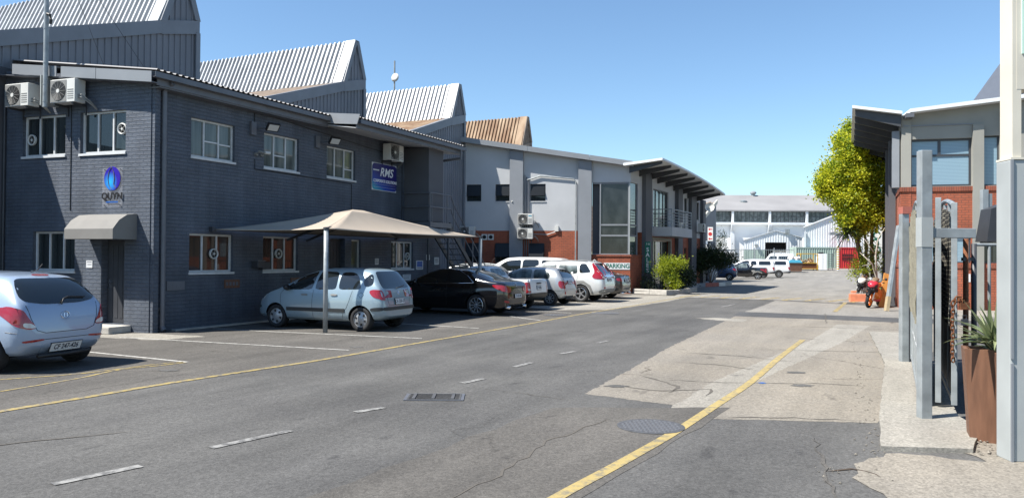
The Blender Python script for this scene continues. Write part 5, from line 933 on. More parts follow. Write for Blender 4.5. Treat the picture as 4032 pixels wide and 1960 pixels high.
t = thing('wicket_frame', 'galvanised pedestrian gate frame with a black hood behind the sliding gate', 'gate', (6.8, 11.0, 0)); Fw = Fr((6.5, 11.0), (1, -.03), (-.03, -1))
b = MB(); b.tube([Fw(.11, 0, 1.985), Fw(1.6, 0, 1.985)], .022, 8); b.tube([Fw(.33, 0, 0), Fw(.33, 0, 1.96)], .022, 8); b.tube([Fw(.55, 0, 0), Fw(.55, 0, 1.96)], .022, 8); b.tube([Fw(.8, 0, 0), Fw(.8, 0, 1.96)], .022, 8); b.build('frame', M['galv'], t)
for u, zt in ((0, 2.07), (.115, 2.0)): b = MB(); b.tube([Fw(u, 0, 0), Fw(u, 0, zt)], .036, 10); b.build('post', M['steel_dark' if u else 'rust'], t, smooth=True)
b = MB()
for z in (1.75, .62): b.box(Fw, -.05, .10, -.03, .03, z, z+.05)
b.build('hinge', M['steel_dark'], t)
b = MB(); b.hexa([Fw(.30, -.30, 2.03), Fw(.60, -.30, 2.03), Fw(.60, .0, 2.03), Fw(.30, .0, 2.03), Fw(.36, -.26, 2.50), Fw(.58, -.26, 2.58), Fw(.58, .0, 2.58), Fw(.36, .0, 2.50)]); b.build('hood', M['steel_dark'], t)
b = MB(); b.box(Fw, .38, .46, -.32, -.24, 2.0, 2.80); b.box(Fw, .47, .52, -.33, -.25, 2.0, 2.74); b.build('hood_post', M['galv'], t)
t = thing('sign_pillar', 'broad galvanised sign pillar with cream upper frame at the right edge', 'sign', (4.8, 6.8, 0)); Fp = Fr((4.36, 6.72), (1, -.06), (-.06, -1)); b = MB(); b.box(Fp, 0, .92, -.22, 0, 0, 2.64); b.build('lower_casing', M['galv_pale'], t, bevel=.012); b = MB(); b.box(Fp, .0, .022, .0005, .016, .9, 2.64); b.box(Fp, 0, .022, .0005, .016, .0, .86); b.build('edge_strip', M['flash_light'], t)
b = MB(); b.box(Fp, .025, .10, -.20, -.01, 2.645, 5.2); b.box(Fp, .85, .92, -.20, -.01, 2.645, 5.2); b.build('frame_post', M['cream'], t); b = MB(); b.box(Fp, .0, .95, -.22, .01, 2.641, 2.66); b.build('base_plate', M['cream'], t); b = MB(); b.box(Fp, .06, .95, -.17, -.008, 3.26, 5.2); b.build('sign_box', M['cream'], t); b = MB(); b.box(Fp, .10, .95, -.0078, .002, 3.57, 5.2); b.build('sign_face', M['mint'], t)
def planter(F0, w, d, h, label, taper=.05):
    F = Fr(F0, N1, -D1); t = thing('planter_box', label, 'planter', F(w/2, -d/2, 0)); b = MB(); a = taper; T = .035
    bo = [F(a, 0-.02, 0), F(w-a, -.02, 0), F(w-a, -d+a*.6, 0), F(a, -d+a*.6, 0)]; tp = [F(0, 0, h), F(w, 0, h), F(w, -d, h), F(0, -d, h)]; ti = [F(T, -T, h), F(w-T, -T, h), F(w-T, -d+T, h), F(T, -d+T, h)]; dn = [F(T, -T, h-.08), F(w-T, -T, h-.08), F(w-T, -d+T, h-.08), F(T, -d+T, h-.08)]
    b.add(bo+tp+ti+dn, [(0, 3, 2, 1)]+[(i, (i+1) % 4, 4+(i+1) % 4, 4+i) for i in range(4)]+[(4+i, 4+(i+1) % 4, 8+(i+1) % 4, 8+i) for i in range(4)]+[(8+i, 8+(i+1) % 4, 12+(i+1) % 4, 12+i) for i in range(4)]); b.build('box', M['corten'], t); b = MB(); b.add(dn, [(0, 1, 2, 3)]); b.build('soil', M['soil'], t); return t
planter((4.46, 7.05), .55, .27, .89, 'nearest tall brown tapered planter, cut off by the sign pillar'); planter((4.40, 7.47), .60, .34, .90, 'brown tapered planter holding the spiky plant, behind the nearest planter')
spiky('spiky_plant', 'spiky grey-green yucca growing in the brown planter', (4.68, 7.42, .86), 95, .58, 3, wd=.042, low=.25, droop=.4); spiky('spiky_plant', 'dead pale spiky rosette by the gate frame above the planters', (7.12, 10.6, 1.55), 30, .22, 4, leaf='leaf_yucca', wd=.03)
spiky('palm_tuft', 'dark spiky palm tuft hanging below the tree crown', (15.15, 34.6, 2.9), 70, 1.0, 8, leaf='leaf_dark', low=-.5, wd=.06, droop=.7)
t = thing('leaning_beam', 'long pale steel beam leaning against the right-hand office behind the motorbike', 'beam', (13.0, 26.7, 0)); b = MB(); b.bar((13.0, 26.66, .0), (13.62, 27.05, 2.98), .10, .17, Vector((0, 1, 0))); b.build('beam', M['galv'], t, bevel=.01); b = MB(); b.bar((12.998, 26.655, .0), (13.10, 26.72, .5), .106, .176, Vector((0, 1, 0))); b.build('worn_foot', M['wood_post'], t)
t = thing('leaning_board', 'orange-brown board leaning beside the pale steel beam', 'board', (13.9, 28.4, 0)); b = MB(); b.bar((13.75, 28.6, .0), (14.15, 29.0, 1.25), .20, .05, Vector((0, 1, 0))); b.build('board', M['plank'], t)
for P, L, lab in (((14.05, 31.9), 1.5, 'orange painted concrete kerb block behind the motorbike'), ((16.2, 36.6), 1.2, 'farther orange painted kerb block by the yellow line')):
    t = thing('kerb_block', lab, 'kerb block', (*P, 0)); F = Fr(P, (.97, -.22), (-.22, -.97)); b = MB(); b.box(F, 0, L, -.3, 0, 0, .36 if L > 1.3 else .3); b.build('block', M['kerb_orange'], t, bevel=.03); b = MB(); b.box(F, .02, L-.02, -.29, -.01, .361 if L > 1.3 else .301, .375 if L > 1.3 else .315); b.build('top_face', M['concrete_block'], t)
t = thing('low_planter', 'low pale concrete trough with a small plant by the red brick corner', 'planter', (14.4, 29.6, 0)); b = MB(); b.box(Fr((14.15, 29.7), SB, NBS), 0, 1.0, -.1, .32, 0, .42); b.build('trough', M['concrete_block'], t, bevel=.02); r = random.Random(4); b = MB(); leaf_cloud(b, [((14.45, 30.1, .62), (.22, .3, .16), 1)], 400, .06, r); b.build('plant', M['leaf_bright'], t)
# ================================================================ yard beyond
b = MB(); b.add([(8, 80, .006), (60, 80, .006), (75, 95, .72), (8, 95, .72), (75, 150, .72), (8, 150, .72)], [(0, 1, 2, 3), (3, 2, 4, 5)]); struct(b.build('yard_slope', M['concrete_far']))
YZ = .72
def cor_wall(b, F, u0, u1, top, z0, pitch=.32, w=0.0, d=.03):
    n = max(1, round((u1-u0)/pitch)); p = (u1-u0)/n
    for i in range(n):
        a = u0+i*p
        for (x0, x1, w0, w1) in ((a, a+p*.55, w, w), (a+p*.55, a+p*.65, w, w+d), (a+p*.65, a+p*.9, w+d, w+d), (a+p*.9, a+p, w+d, w)): b.add([F(x0, w0, z0), F(x1, w1, z0), F(x1, w1, top(x1)), F(x0, w0, top(x0))], [(0, 1, 2, 3)])
Fy = Fr((20, 116), (1, -.035), (-.035, -1)); W1 = thing('warehouse', 'big white warehouse with a long strip of windows and grey roof closing the view', 'building', Fy.P)
b = MB(); b.box(Fy, -4, 60, -20, 0, YZ, 7.35); b.build('wall', M['white_wall'], W1); b = MB(); b.box(Fy, -4, 60, -.3, -.10, 7.35, 9.0); b.build('window_band', M['glass_band'], W1); b = MB()
for k in range(110): u = -4+k*.58; b.box(Fy, u-.03, u+.03, -.11, -.06, 7.36, 8.99)
b.box(Fy, -4, 60, -.11, -.055, 8.15, 8.22); b.build('mullions', M['frame_dark'], W1); b = MB(); b.hexa([Fy(-4.5, .6, 8.95), Fy(60, .6, 8.95), Fy(60, -8, 11.9), Fy(-4.5, -8, 11.9), Fy(-4.5, .6, 9.15), Fy(60, .6, 9.15), Fy(60, -8, 12.1), Fy(-4.5, -8, 12.1)]); b.build('roof', M['roof_grey'], W1)
b = MB(); b.box(Fy, -4, 60, .003, .55, 6.95, 7.3); b.build('ledge', M['white_sheet'], W1)
for k in range(9): u = 2.1+5.5*k; b = MB(); b.box(Fy, u-.28, u+.28, .003, .35, YZ, 6.9); b.box(Fy, u-.16, u+.16, .003, .5, 7.3, 9.0); b.hexa([Fy(u-.25, .35, 6.0), Fy(u+.25, .35, 6.0), Fy(u+.25, .40, 6.0), Fy(u-.25, .40, 6.0), Fy(u-.25, .35, 6.94), Fy(u+.25, .35, 6.94), Fy(u+.25, .95, 6.94), Fy(u-.25, .95, 6.94)]); b.build('column', M['white_sheet'], W1)
b = MB(); b.lathe(Fy(18.3, -7.5, 11.8), (0, 0, 1), [(.3, 0), (.3, .4), (.5, .5), (.5, .7), (.2, .9)], 14); b.build('roof_vent', M['galv'], W1); b = MB(); b.lathe(Fy(15.8, -4, 10.4), (0, 0, 1), [(.5, 0), (.6, .45), (.1, .6)], 10); b.build('roof_vent', M['galv'], W1)
Fs = Fr((30.2, 100), (1, -.03), (-.31, -.95)); S1 = thing('gabled_shed', 'small white gabled shed with a dark doorway in front of the white warehouse', 'building', Fs.P); gt = lambda u: 4.2+(1.3*u/4.1 if u < 4.1 else 1.3-(u-4.1)*.9/3.4)
b = MB(); cor_wall(b, Fs, 0, 2.75, gt, 3.05); cor_wall(b, Fs, 2.75, 5.45, gt, 4.0); cor_wall(b, Fs, 5.45, 7.5, gt, 2.6); b.build('wall', M['white_sheet'], S1); b = MB(); cor_wall(b, Fs, 0, 2.75, lambda u: 3.05, YZ); b.build('lower_wall', M['green_steel'], S1); b = MB(); b.box(Fs, 2.75, 7.5, -6, -1.2, YZ, 4.1); b.build('doorway', M['void'], S1)
b = MB(); b.hexa([Fs(-.1, -14, gt(0)), Fs(4.1, -14, gt(4.1)), Fs(4.1, .15, gt(4.1)), Fs(-.1, .15, gt(0)), Fs(-.1, -14, gt(0)+.08), Fs(4.1, -14, gt(4.1)+.08), Fs(4.1, .15, gt(4.1)+.08), Fs(-.1, .15, gt(0)+.08)]); b.hexa([Fs(4.1, -14, gt(4.1)), Fs(7.6, -14, gt(7.5)), Fs(7.6, .15, gt(7.5)), Fs(4.1, .15, gt(4.1)), Fs(4.1, -14, gt(4.1)+.08), Fs(7.6, -14, gt(7.5)+.08), Fs(7.6, .15, gt(7.5)+.08), Fs(4.1, .15, gt(4.1)+.08)]); b.build('roof', M['white_sheet'], S1)
b = MB(); b.box(Fs, 5.3, 5.9, .1, .5, gt(5.6)+.1, gt(5.6)+.6); b.box(Fs, 1.4, 1.8, .05, .4, 3.5, 3.75); b.build('floodlight', M['galv'], S1)
Fs2 = Fr((37.4, 98), (1, -.03), (-.40, -.92)); S2_ = thing('lean_shed', 'large white sheet-clad shed with a rising roof behind the red container', 'building', Fs2.P); b = MB(); g2 = lambda u: 5.9+.40*u; cor_wall(b, Fs2, 0, 5.0, g2, YZ); cor_wall(b, Fs2, 5.0, 12.0, lambda u: 7.9, YZ); b.build('wall', M['white_sheet'], S2_); b = MB(); b.hexa([Fs2(-.2, -10, 5.85), Fs2(5.2, -10, 8.0), Fs2(5.2, .2, 8.0), Fs2(-.2, .2, 5.85), Fs2(-.2, -10, 6.0), Fs2(5.2, -10, 8.15), Fs2(5.2, .2, 8.15), Fs2(-.2, .2, 6.0)]); b.build('roof', M['white_wall'], S2_); b = MB(); b.box(Fs2, .6, 2.7, .06, .09, 3.0, 3.35); b.build('opening', M['void'], S2_); b = MB(); b.box(Fs2, -.12, .12, .06, .3, YZ, 5.3); b.build('column', M['white_sheet'], S2_)
def container(P, L, label, m, win=False):
    F = Fr(P, (1, -.03), (-.03, -1)); t = thing('shipping_container', label, 'container', F.P); b = MB(); cor_wall(b, F, .12, L-.12, lambda u: YZ+2.5, YZ+.12, .28, 0, .05); b.build('side_wall', M[m], t); b = MB(); b.box(F, 0, L, -2.4, .07, YZ+2.5, YZ+2.62); b.box(F, 0, .12, -2.4, .07, YZ, YZ+2.5); b.box(F, L-.12, L, -2.4, .07, YZ, YZ+2.5); b.box(F, 0.12, L-.12, -.1, .06, YZ, YZ+.12); b.build('frame', M[m], t)
    if win:
        b = MB(); b.box(F, .45, 1.75, .055, .07, YZ+1.0, YZ+1.8); o = b.build('window', M['void'], t); b = MB()
        for k in range(6): b.box(F, .5+k*.24, .53+k*.24, .072, .09, YZ+.95, YZ+1.85)
        b.box(F, .4, 1.8, .072, .092, YZ+1.38, YZ+1.42); b.build('grille', M['red_steel'], o)
    return t
container((35.3, 95.5), 5.0, 'pale green ribbed container in the far yard', 'green_steel'); container((40.4, 95.0), 2.5, 'red ribbed container with a barred window in the far yard', 'red_steel', True)
t = thing('cage_bin', 'yellow steel cage bin full of cardboard in the far yard', 'bin', (35.0, 90.5, YZ)); Fc = Fr((34.0, 90.5), (1, 0), (0, -1)); b = MB(); z0 = YZ-.15
for u in (0, 1.97): b.box(Fc, u, u+.08, -.08, 0, z0, z0+1.95); b.box(Fc, u, u+.08, -1.3, -1.22, z0, z0+1.95)
for z in (z0+.1, z0+.78, z0+1.87): b.box(Fc, .08, 1.97, -.08, 0, z, z+.08); b.box(Fc, .08, 1.97, -1.3, -1.22, z, z+.08)
[b.box(Fc, u, u+.08, -1.22, -.08, z, z+.08) for u in (0, 1.97) for z in (z0+.1, z0+1.87)]
b.build('frame', M['yellow_steel'], t); b = MB(); b.box(Fc, .09, 1.96, -1.2, -.09, z0+.12, z0+.80); b.build('lower_bin', M['rust'], t); b = MB(); r = random.Random(9)
for k in range(26): p = Fc(r.uniform(.3, 1.75), r.uniform(-.9, -.12), z0+.86+r.random()*.5*(1-abs(r.random()-.5))); d = Vector((r.gauss(0, 1), r.gauss(0, .4), r.gauss(0, .5))).normalized(); b.bar(p-d*.18, p+d*.18, r.uniform(.15, .3), .03)
b.build('cardboard_pile', M['cardboard'], t)
t = thing('storage_cabinet', 'plain white cabinet beside the yellow cage bin', 'cabinet', (36.6, 90.5, YZ)); Fc = Fr((36.15, 90.5), (1, 0), (0, -1)); b = MB(); b.box(Fc, 0, .98, -.8, 0, z0, z0+1.9); b.build('body', M['white_wall'], t, bevel=.02); b = MB(); b.box(Fc, .48, .50, .0, .01, z0+.05, z0+1.85); b.build('door_gap', M['grey_plastic'], t); b = MB(); b.box(Fc, .1, .6, -.5, -.1, z0+1.91, z0+2.1); b.build('load', M['steel_dark'], t)
t = thing('ladder', 'dark ladder standing against the white cabinet in the far yard', 'ladder', (37.4, 90.3, YZ)); Fc = Fr((37.2, 90.3), (1, 0), (0, -1)); b = MB(); b.box(Fc, 0, .04, 0, .05, z0, z0+2.0); b.box(Fc, .46, .5, 0, .05, z0, z0+2.0)
for k in range(7): b.box(Fc, .04, .46, .01, .04, z0+.2+k*.27, z0+.24+k*.27)
b.build('frame', M['steel_dark'], t)
t = thing('striped_pole', 'yellow and black striped pole with a small head in the far yard', 'pole', (38.0, 89.5, YZ)); b = MB(); o = Vector((38.0, 89.5, z0)); b.lathe(o, (0, 0, 1), [(.13, 0), (.13, 4.4)], 12); b.build('pole', M['white_sheet'], t)
for k in range(10): b = MB(); b.lathe(o+Vector((0, 0, .1+k*.28)), (0, 0, 1), [(.135, 0), (.135, .14)], 12, 0, False); b.build('band', M['yellow_steel' if k % 1 == 0 else 'black'], t)
b = MB(); b.box(Fr((37.0, 89.5), (1, 0), (0, -1)), 0, 1.1, -.2, .2, z0+4.1, z0+4.4); b.build('head', M['paint_mid'], t)
t = thing('waste_skip', 'brown skip heaped with pale sacks under a blue sheet', 'skip', (31.8, 86.5, YZ)); Fc = Fr((31.3, 86.5), (1, -.05), (-.05, -1)); b = MB(); b.hexa([Fc(.1, -1.2, .45), Fc(1.35, -1.2, .45), Fc(1.35, -.1, .45), Fc(.1, -.1, .45), Fc(0, -1.3, 1.5), Fc(1.45, -1.3, 1.5), Fc(1.45, 0, 1.5), Fc(0, 0, 1.5)]); b.build('body', M['corten'], t); b = MB(); r = random.Random(3)
for k in range(12): b.lathe(Fc(r.uniform(.2, 1.2), r.uniform(-1, -.2), 1.5+r.random()*.5), (r.gauss(0, 1), r.gauss(0, 1), 1), [(.02, -.2), (.2, -.12), (.25, 0), (.2, .12), (.02, .2)], 9)
b.build('sack_pile', M['sack'], t, smooth=True); b = MB(); b.hexa([Fc(-.1, -1.3, 1.5), Fc(1.4, -1.3, 1.5), Fc(1.4, .06, 1.42), Fc(-.1, .06, 1.42), Fc(-.1, -1.2, 1.56), Fc(1.3, -1.2, 1.56), Fc(1.2, -.05, 1.72), Fc(.1, -.05, 1.78)]); b.build('blue_sheet', M['tarp'], t)
def fence(P, d, L, z0, z1, label, m='galv', step=.25):
    F = Fr(P, d); t = thing('yard_fence', label, 'fence', F.P); b = MB(); n = int(L/2.4)+1
    for k in range(n+1): b.tube([F(L*k/n, 0, z0), F(L*k/n, 0, z1+.15)], .05, 8)
    b.build('post', M[m], t); b = MB()
    for k in range(int(L/step)): b.box(F, k*step, k*step+.03, -.012, .012, z0+.08, z1)
    b.box(F, 0, L, -.015, .015, z1-.12, z1-.07); b.box(F, 0, L, -.015, .015, z0+.3, z0+.35); b.build('bars', M[m], t); return t
fence((26.4, 91), (1, 0), 7.0, YZ-.2, 3.0, 'grey steel bar fence before the white shed'); t = thing('boundary_wall', 'low pale wall left of the bar fence in the far yard', 'wall', (24, 95, YZ)); b = MB(); b.box(Fr((18, 95), (1, 0), (0, -1)), 0, 9.6, -.2, 0, YZ, 2.9); b.build('panel', M['white_wall'], t); b = MB(); b.box(Fr((18, 95), (1, 0), (0, -1)), -.05, 9.65, -.23, .03, 2.9, 2.98); b.build('coping', M['paint_mid'], t)
fence((43.2, 92), (1, -.1), 9.0, YZ-.2, 2.4, 'wire fence right of the red container', 'galv', .5)
r = random.Random(5); t = thing('conifer', 'small far conifer rising behind the low pale wall', 'tree', (28.2, 104, YZ)); b = MB(); b.tube([(28.2, 104, YZ), (28.2, 104, 4)], [.12, .05], 7); b.build('trunk', M['bark'], t); b = MB(); leaf_cloud(b, [((28.2, 104, 3.3), (.9, .8, .8), 2), ((28.4, 104, 4.2), (.6, .6, .7), 1), ((28.5, 104, 5.0), (.3, .3, .5), .5)], 900, .2, r); b.build('crown', M['leaf_dark'], t)
shrub('shrub', 'olive roadside shrub right of the red container', (43.6, 89.5, YZ), [((43.6, 89.5, 1.3), (1.0, .6, .55), 1), ((44.6, 89.6, 1.5), (.9, .6, .6), 1)], 1400, .16, 'leaf_bright', 13)
# last saw-tooth bay beyond the yard office
P = Vector((13.2, 56.0, 0)); FQ = Fr(P, (.50, .866), (.866, -.50)); t = thing('end_workshop', 'grey workshop end with a sloping brown ribbed roof just beyond the yard office', 'building', P); b = MB(); b.plate(FQ, [(-4, 0), (6.2, 0), (6.2, 6.3), (-4, 2.2)], [rect(1.2, .02, 4.9, 3.2)], -.3, 0); b.build('wall', M['paint_mid'], t); b = MB(); b.corrugated(FQ(-4, -14, 2.2), FQ(-4, .1, 2.2), FQ(6.2, 0, 6.3)-FQ(-4, 0, 2.2), .4, .07, nrm=Vector((0, 0, 1))); b.build('roof_sheet', M['roof_brown'], t); b = MB(); b.hexa([FQ(-4, 0.003, 2.1), FQ(6.2, .003, 6.2), FQ(6.2, .12, 6.2), FQ(-4, .12, 2.1), FQ(-4, .003, 2.4), FQ(6.2, .003, 6.5), FQ(6.2, .12, 6.5), FQ(-4, .12, 2.4)]); b.build('verge_flashing', M['cream'], t); b = MB(); b.box(FQ, 1.2, 4.9, -2.5, -2.4, 0, 3.2); b.build('doorway', M['void'], t)
t = thing('street_sign', 'white upright sign with red arrows and a red disc past the yard office corner', 'sign', (13.65, 53.6, 0)); Fg = Fr((13.55, 53.4), (.97, -.2), (-.2, -.97)); b = MB(); b.box(Fg, .05, .40, 0, .05, 3.02, 3.98); b.build('board', M['white_wall'], t)
for k, z in enumerate((3.83, 3.17)): b = MB(); b.add([Fg(.08, .053, z), Fg(.2, .053, z+.10), Fg(.2, .053, z+.035), Fg(.36, .053, z+.035), Fg(.36, .053, z-.035), Fg(.2, .053, z-.035), Fg(.2, .053, z-.10)], [(0, 1, 2, 3, 4, 5, 6)]); b.build('arrow', M['red_ink'], t)
b = MB(); b.lathe(Fg(.22, .052, 3.5), Fg.n, [(.13, 0), (.13, .003)], 18); b.build('disc', M['red_ink'], t); b = MB(); b.tube([Fg(.22, -.05, 0), Fg(.22, -.05, 4.0)], .04, 8); b.build('post', M['galv'], t)
# ================================================================ vehicles
def interp(pts, x):
    if x <= pts[0][0]: return pts[0][1]
    for (a, p), (c, q) in zip(pts, pts[1:]):
        if x <= c: return p+(q-p)*((x-a)/(c-a) if c > a else 1)
    return pts[-1][1]
class Car:
    "x forward from the rear axle, y left, z up"
    def __init__(s, name, label, cat, loc, axis, spec, paint, group=None):
        s.sp = spec; ax = Vector((axis[0], axis[1], 0)).normalized()
        s.t = thing(name, label, cat, (loc[0], loc[1], spec.get('dz', loc[2] if len(loc) > 2 else 0)), math.atan2(ax.y, ax.x), group); s.W = WM(s.t); s.paint = paint; s.body()
    def P(s, x, y, z): return s.W @ Vector((x, y, z))
    def body(s):
        sp = s.sp; top, belt, bot, plan = sp['top'], sp['belt'], sp['bot'], sp['plan']; tum = sp.get('tumble', .40); xs = set()
        x0, x1 = top[0][0], top[-1][0]
        for L in (top, plan): xs |= {round(p[0], 3) for p in L}
        k = int((x1-x0)/.16)
        for i in range(1, k): xs.add(round(x0+(x1-x0)*i/k, 3))
        xs = sorted(xs); ys = [xs[0]]
        for x in xs[1:]:
            if x-ys[-1] > .025: ys.append(x)
        xs = ys; vs = []; fs = []; N = 0
        def ring(x, sc=1.0):
            zt = interp(top, x); zs = min(interp(belt, x), zt-.02); zb = interp(bot, x); w = interp(plan, x); g = zt-zs; wr = max(.15, w*.955-g*tum)
            rr = max(0.02, min(.07, g*.3)); half = [(0, zb), (w*.80, zb), (w*.95, zb+.05), (w*1.0, zb+(zs-zb)*.45), (w*.992, zb+(zs-zb)*.75), (w*.955, zs), ((w*.955+wr)/2+.012, zs+g*.52), (wr+.008, zt-rr), (wr*.86, zt-rr*.25), (wr*.45, zt), (0, zt+.004)]
            pts = half+[(-y, z) for y, z in half[-2:0:-1]]
            if sc != 1: cz = (zt+zb)/2; pts = [(y*sc, cz+(z-cz)*sc) for y, z in pts]
            return pts
        rings = [(xs[0], .72)]+[(x, 1) for x in xs]+[(xs[-1], .72)]
        for x, sc in rings: r = ring(min(max(x, xs[0]), xs[-1]), sc); N = len(r); vs += [Vector((x, y, z)) for y, z in r]
        for i in range(len(rings)-1):
            for k in range(N): fs.append((i*N+k, (i+1)*N+k, (i+1)*N+(k+1) % N, i*N+(k+1) % N))
        fs.append(tuple(range(N))[::-1]); fs.append(tuple(range((len(rings)-1)*N, len(rings)*N)))
        if True: fs = [tuple(reversed(f)) for f in fs]
        me = bpy.data.meshes.new('tmp'); me.from_pydata([tuple(v) for v in vs], [], fs); me.update()
        bm = bmesh.new(); bm.from_mesh(me); bmesh.ops.recalc_face_normals(bm, faces=bm.faces); bm.to_mesh(me); bm.free()
        o = bpy.data.objects.new('tmp', me); COL.objects.link(o); m = o.modifiers.new('s', 'SUBSURF'); m.levels = 1; m.render_levels = 1
        dg = bpy.context.evaluated_depsgraph_get(); me2 = bpy.data.meshes.new_from_object(o.evaluated_get(dg)); o.modifiers.clear()
        s.bvh = BVHTree.FromPolygons([v.co.copy() for v in me2.vertices], [list(p.vertices) for p in me2.polygons])
        o.data = me2; cb = MB(); R = sp['R']+.045
        for wx in (0, sp['wb']):
            w = interp(plan, wx)
            for sg in (1, -1): cb.lathe((wx, sg*(w-.30), sp['R']), (0, sg, 0), [(R, 0), (R, .6)], 32)
        cm = bpy.data.meshes.new('cut'); cm.from_pydata([tuple(v) for v in cb.v], [], cb.f); bm = bmesh.new(); bm.from_mesh(cm); bmesh.ops.recalc_face_normals(bm, faces=bm.faces); bm.to_mesh(cm); bm.free()
        co = bpy.data.objects.new('cut', cm); COL.objects.link(co); cm.materials.append(M['black']); me2.materials.append(s.paint)
        m = o.modifiers.new('b', 'BOOLEAN'); m.operation = 'DIFFERENCE'; m.object = co; m.solver = 'EXACT'; m.material_mode = 'TRANSFER'
        dg = bpy.context.evaluated_depsgraph_get(); me3 = bpy.data.meshes.new_from_object(o.evaluated_get(dg)); bpy.data.objects.remove(o); bpy.data.objects.remove(co)
        me3.name = 'body'; me3.polygons.foreach_set('use_smooth', [True]*len(me3.polygons))
        b = bpy.data.objects.new('body', me3); COL.objects.link(b); b.parent = s.t; s.bodyo = b
        try: me3.set_sharp_from_angle(angle=math.radians(38))
        except Exception: pass
    def hit(s, o, d):
        r = s.bvh.ray_cast(Vector(o), Vector(d))
        if r[0] is None:
            o2 = Vector(o)+Vector(d)*2.2; r = s.bvh.find_nearest(o2)
        return r[0], (r[1] if r[1].dot(Vector(d)) < 0 else -r[1])
    def pos(s, view, a, c, off):
        "view L/R: (x,z); B/F: (y,z); T: (x,y)"
        if view in 'LR': sg = 1 if view == 'L' else -1; h, n = s.hit((a, sg*2.5, c), (0, -sg, 0))
        elif view == 'B': h, n = s.hit((s.sp['top'][0][0]-2, a, c), (1, 0, 0))
        elif view == 'F': h, n = s.hit((s.sp['top'][-1][0]+2, a, c), (-1, 0, 0))
        else: h, n = s.hit((a, c, 4), (0, 0, -1))
        return h+n*off
    def patch(s, name, view, pts, m, off=.006, step=.07, rnd_=True, parent=None, label=None):
        p = [tuple(q) for q in pts]
        if rnd_:
            for _ in range(2):
                o = []
                for i in range(len(p)):
                    a, c = p[i], p[(i+1) % len(p)]; L = math.hypot(c[0]-a[0], c[1]-a[1]); f = min(.25, .05/max(L, 1e-4)) if L > .12 else .25
                    o += [(a[0]+(c[0]-a[0])*f, a[1]+(c[1]-a[1])*f), (c[0]+(a[0]-c[0])*f, c[1]+(a[1]-c[1])*f)]
                p = o
        o = []
        for i in range(len(p)):
            a, c = p[i], p[(i+1) % len(p)]; n = max(1, int(math.hypot(c[0]-a[0], c[1]-a[1])/step))
            for k in range(n): o.append((a[0]+(c[0]-a[0])*k/n, a[1]+(c[1]-a[1])*k/n))
        xs = [q[0] for q in o]; zs = [q[1] for q in o]; ex = []; nx = int((max(xs)-min(xs))/step); nz = int((max(zs)-min(zs))/step)
        for i in range(1, nx+1):
            for j in range(1, nz+1):
                q = (min(xs)+(max(xs)-min(xs))*(i-.5)/nx, min(zs)+(max(zs)-min(zs))*(j-.5)/nz)
                if inside(q, o) and min((q[0]-e[0])**2+(q[1]-e[1])**2 for e in o) > (step*.35)**2: ex.append(q)
        v, tr = cdt(o, (), ex); b = MB(); n = len(v); v3 = [s.W @ s.pos(view, q[0], q[1], off) for q in v]; v4 = [s.W @ s.pos(view, q[0], q[1], -.012) for q in o]
        b.add(v3, tr); k = len(o); b.add(v3[:k]+v4, [(i, (i+1) % k, k+(i+1) % k, k+i) for i in range(k)])
        return b.build(name, M[m] if isinstance(m, str) else m, parent or s.t, smooth=True, label=label)
    def both(s, name, pts, m, **k):
        return [s.patch(name, v, pts, m, **k) for v in 'LR']
    def seams(s, lines, r=.006):
        for view, pts in lines:
            for v in (('L', 'R') if view == 'S' else (view,)):
                q = []
                for i in range(len(pts)-1):
                    a, c = pts[i], pts[i+1]; n = max(1, int(math.hypot(c[0]-a[0], c[1]-a[1])/.06))
                    for k in range(n): q.append(s.W @ s.pos(v, a[0]+(c[0]-a[0])*k/n, a[1]+(c[1]-a[1])*k/n, .001))
                q.append(s.W @ s.pos(v, pts[-1][0], pts[-1][1], .001)); b = MB(); b.tube(q, r*.7, 5); b.build('panel_gap', M['black'], s.t)
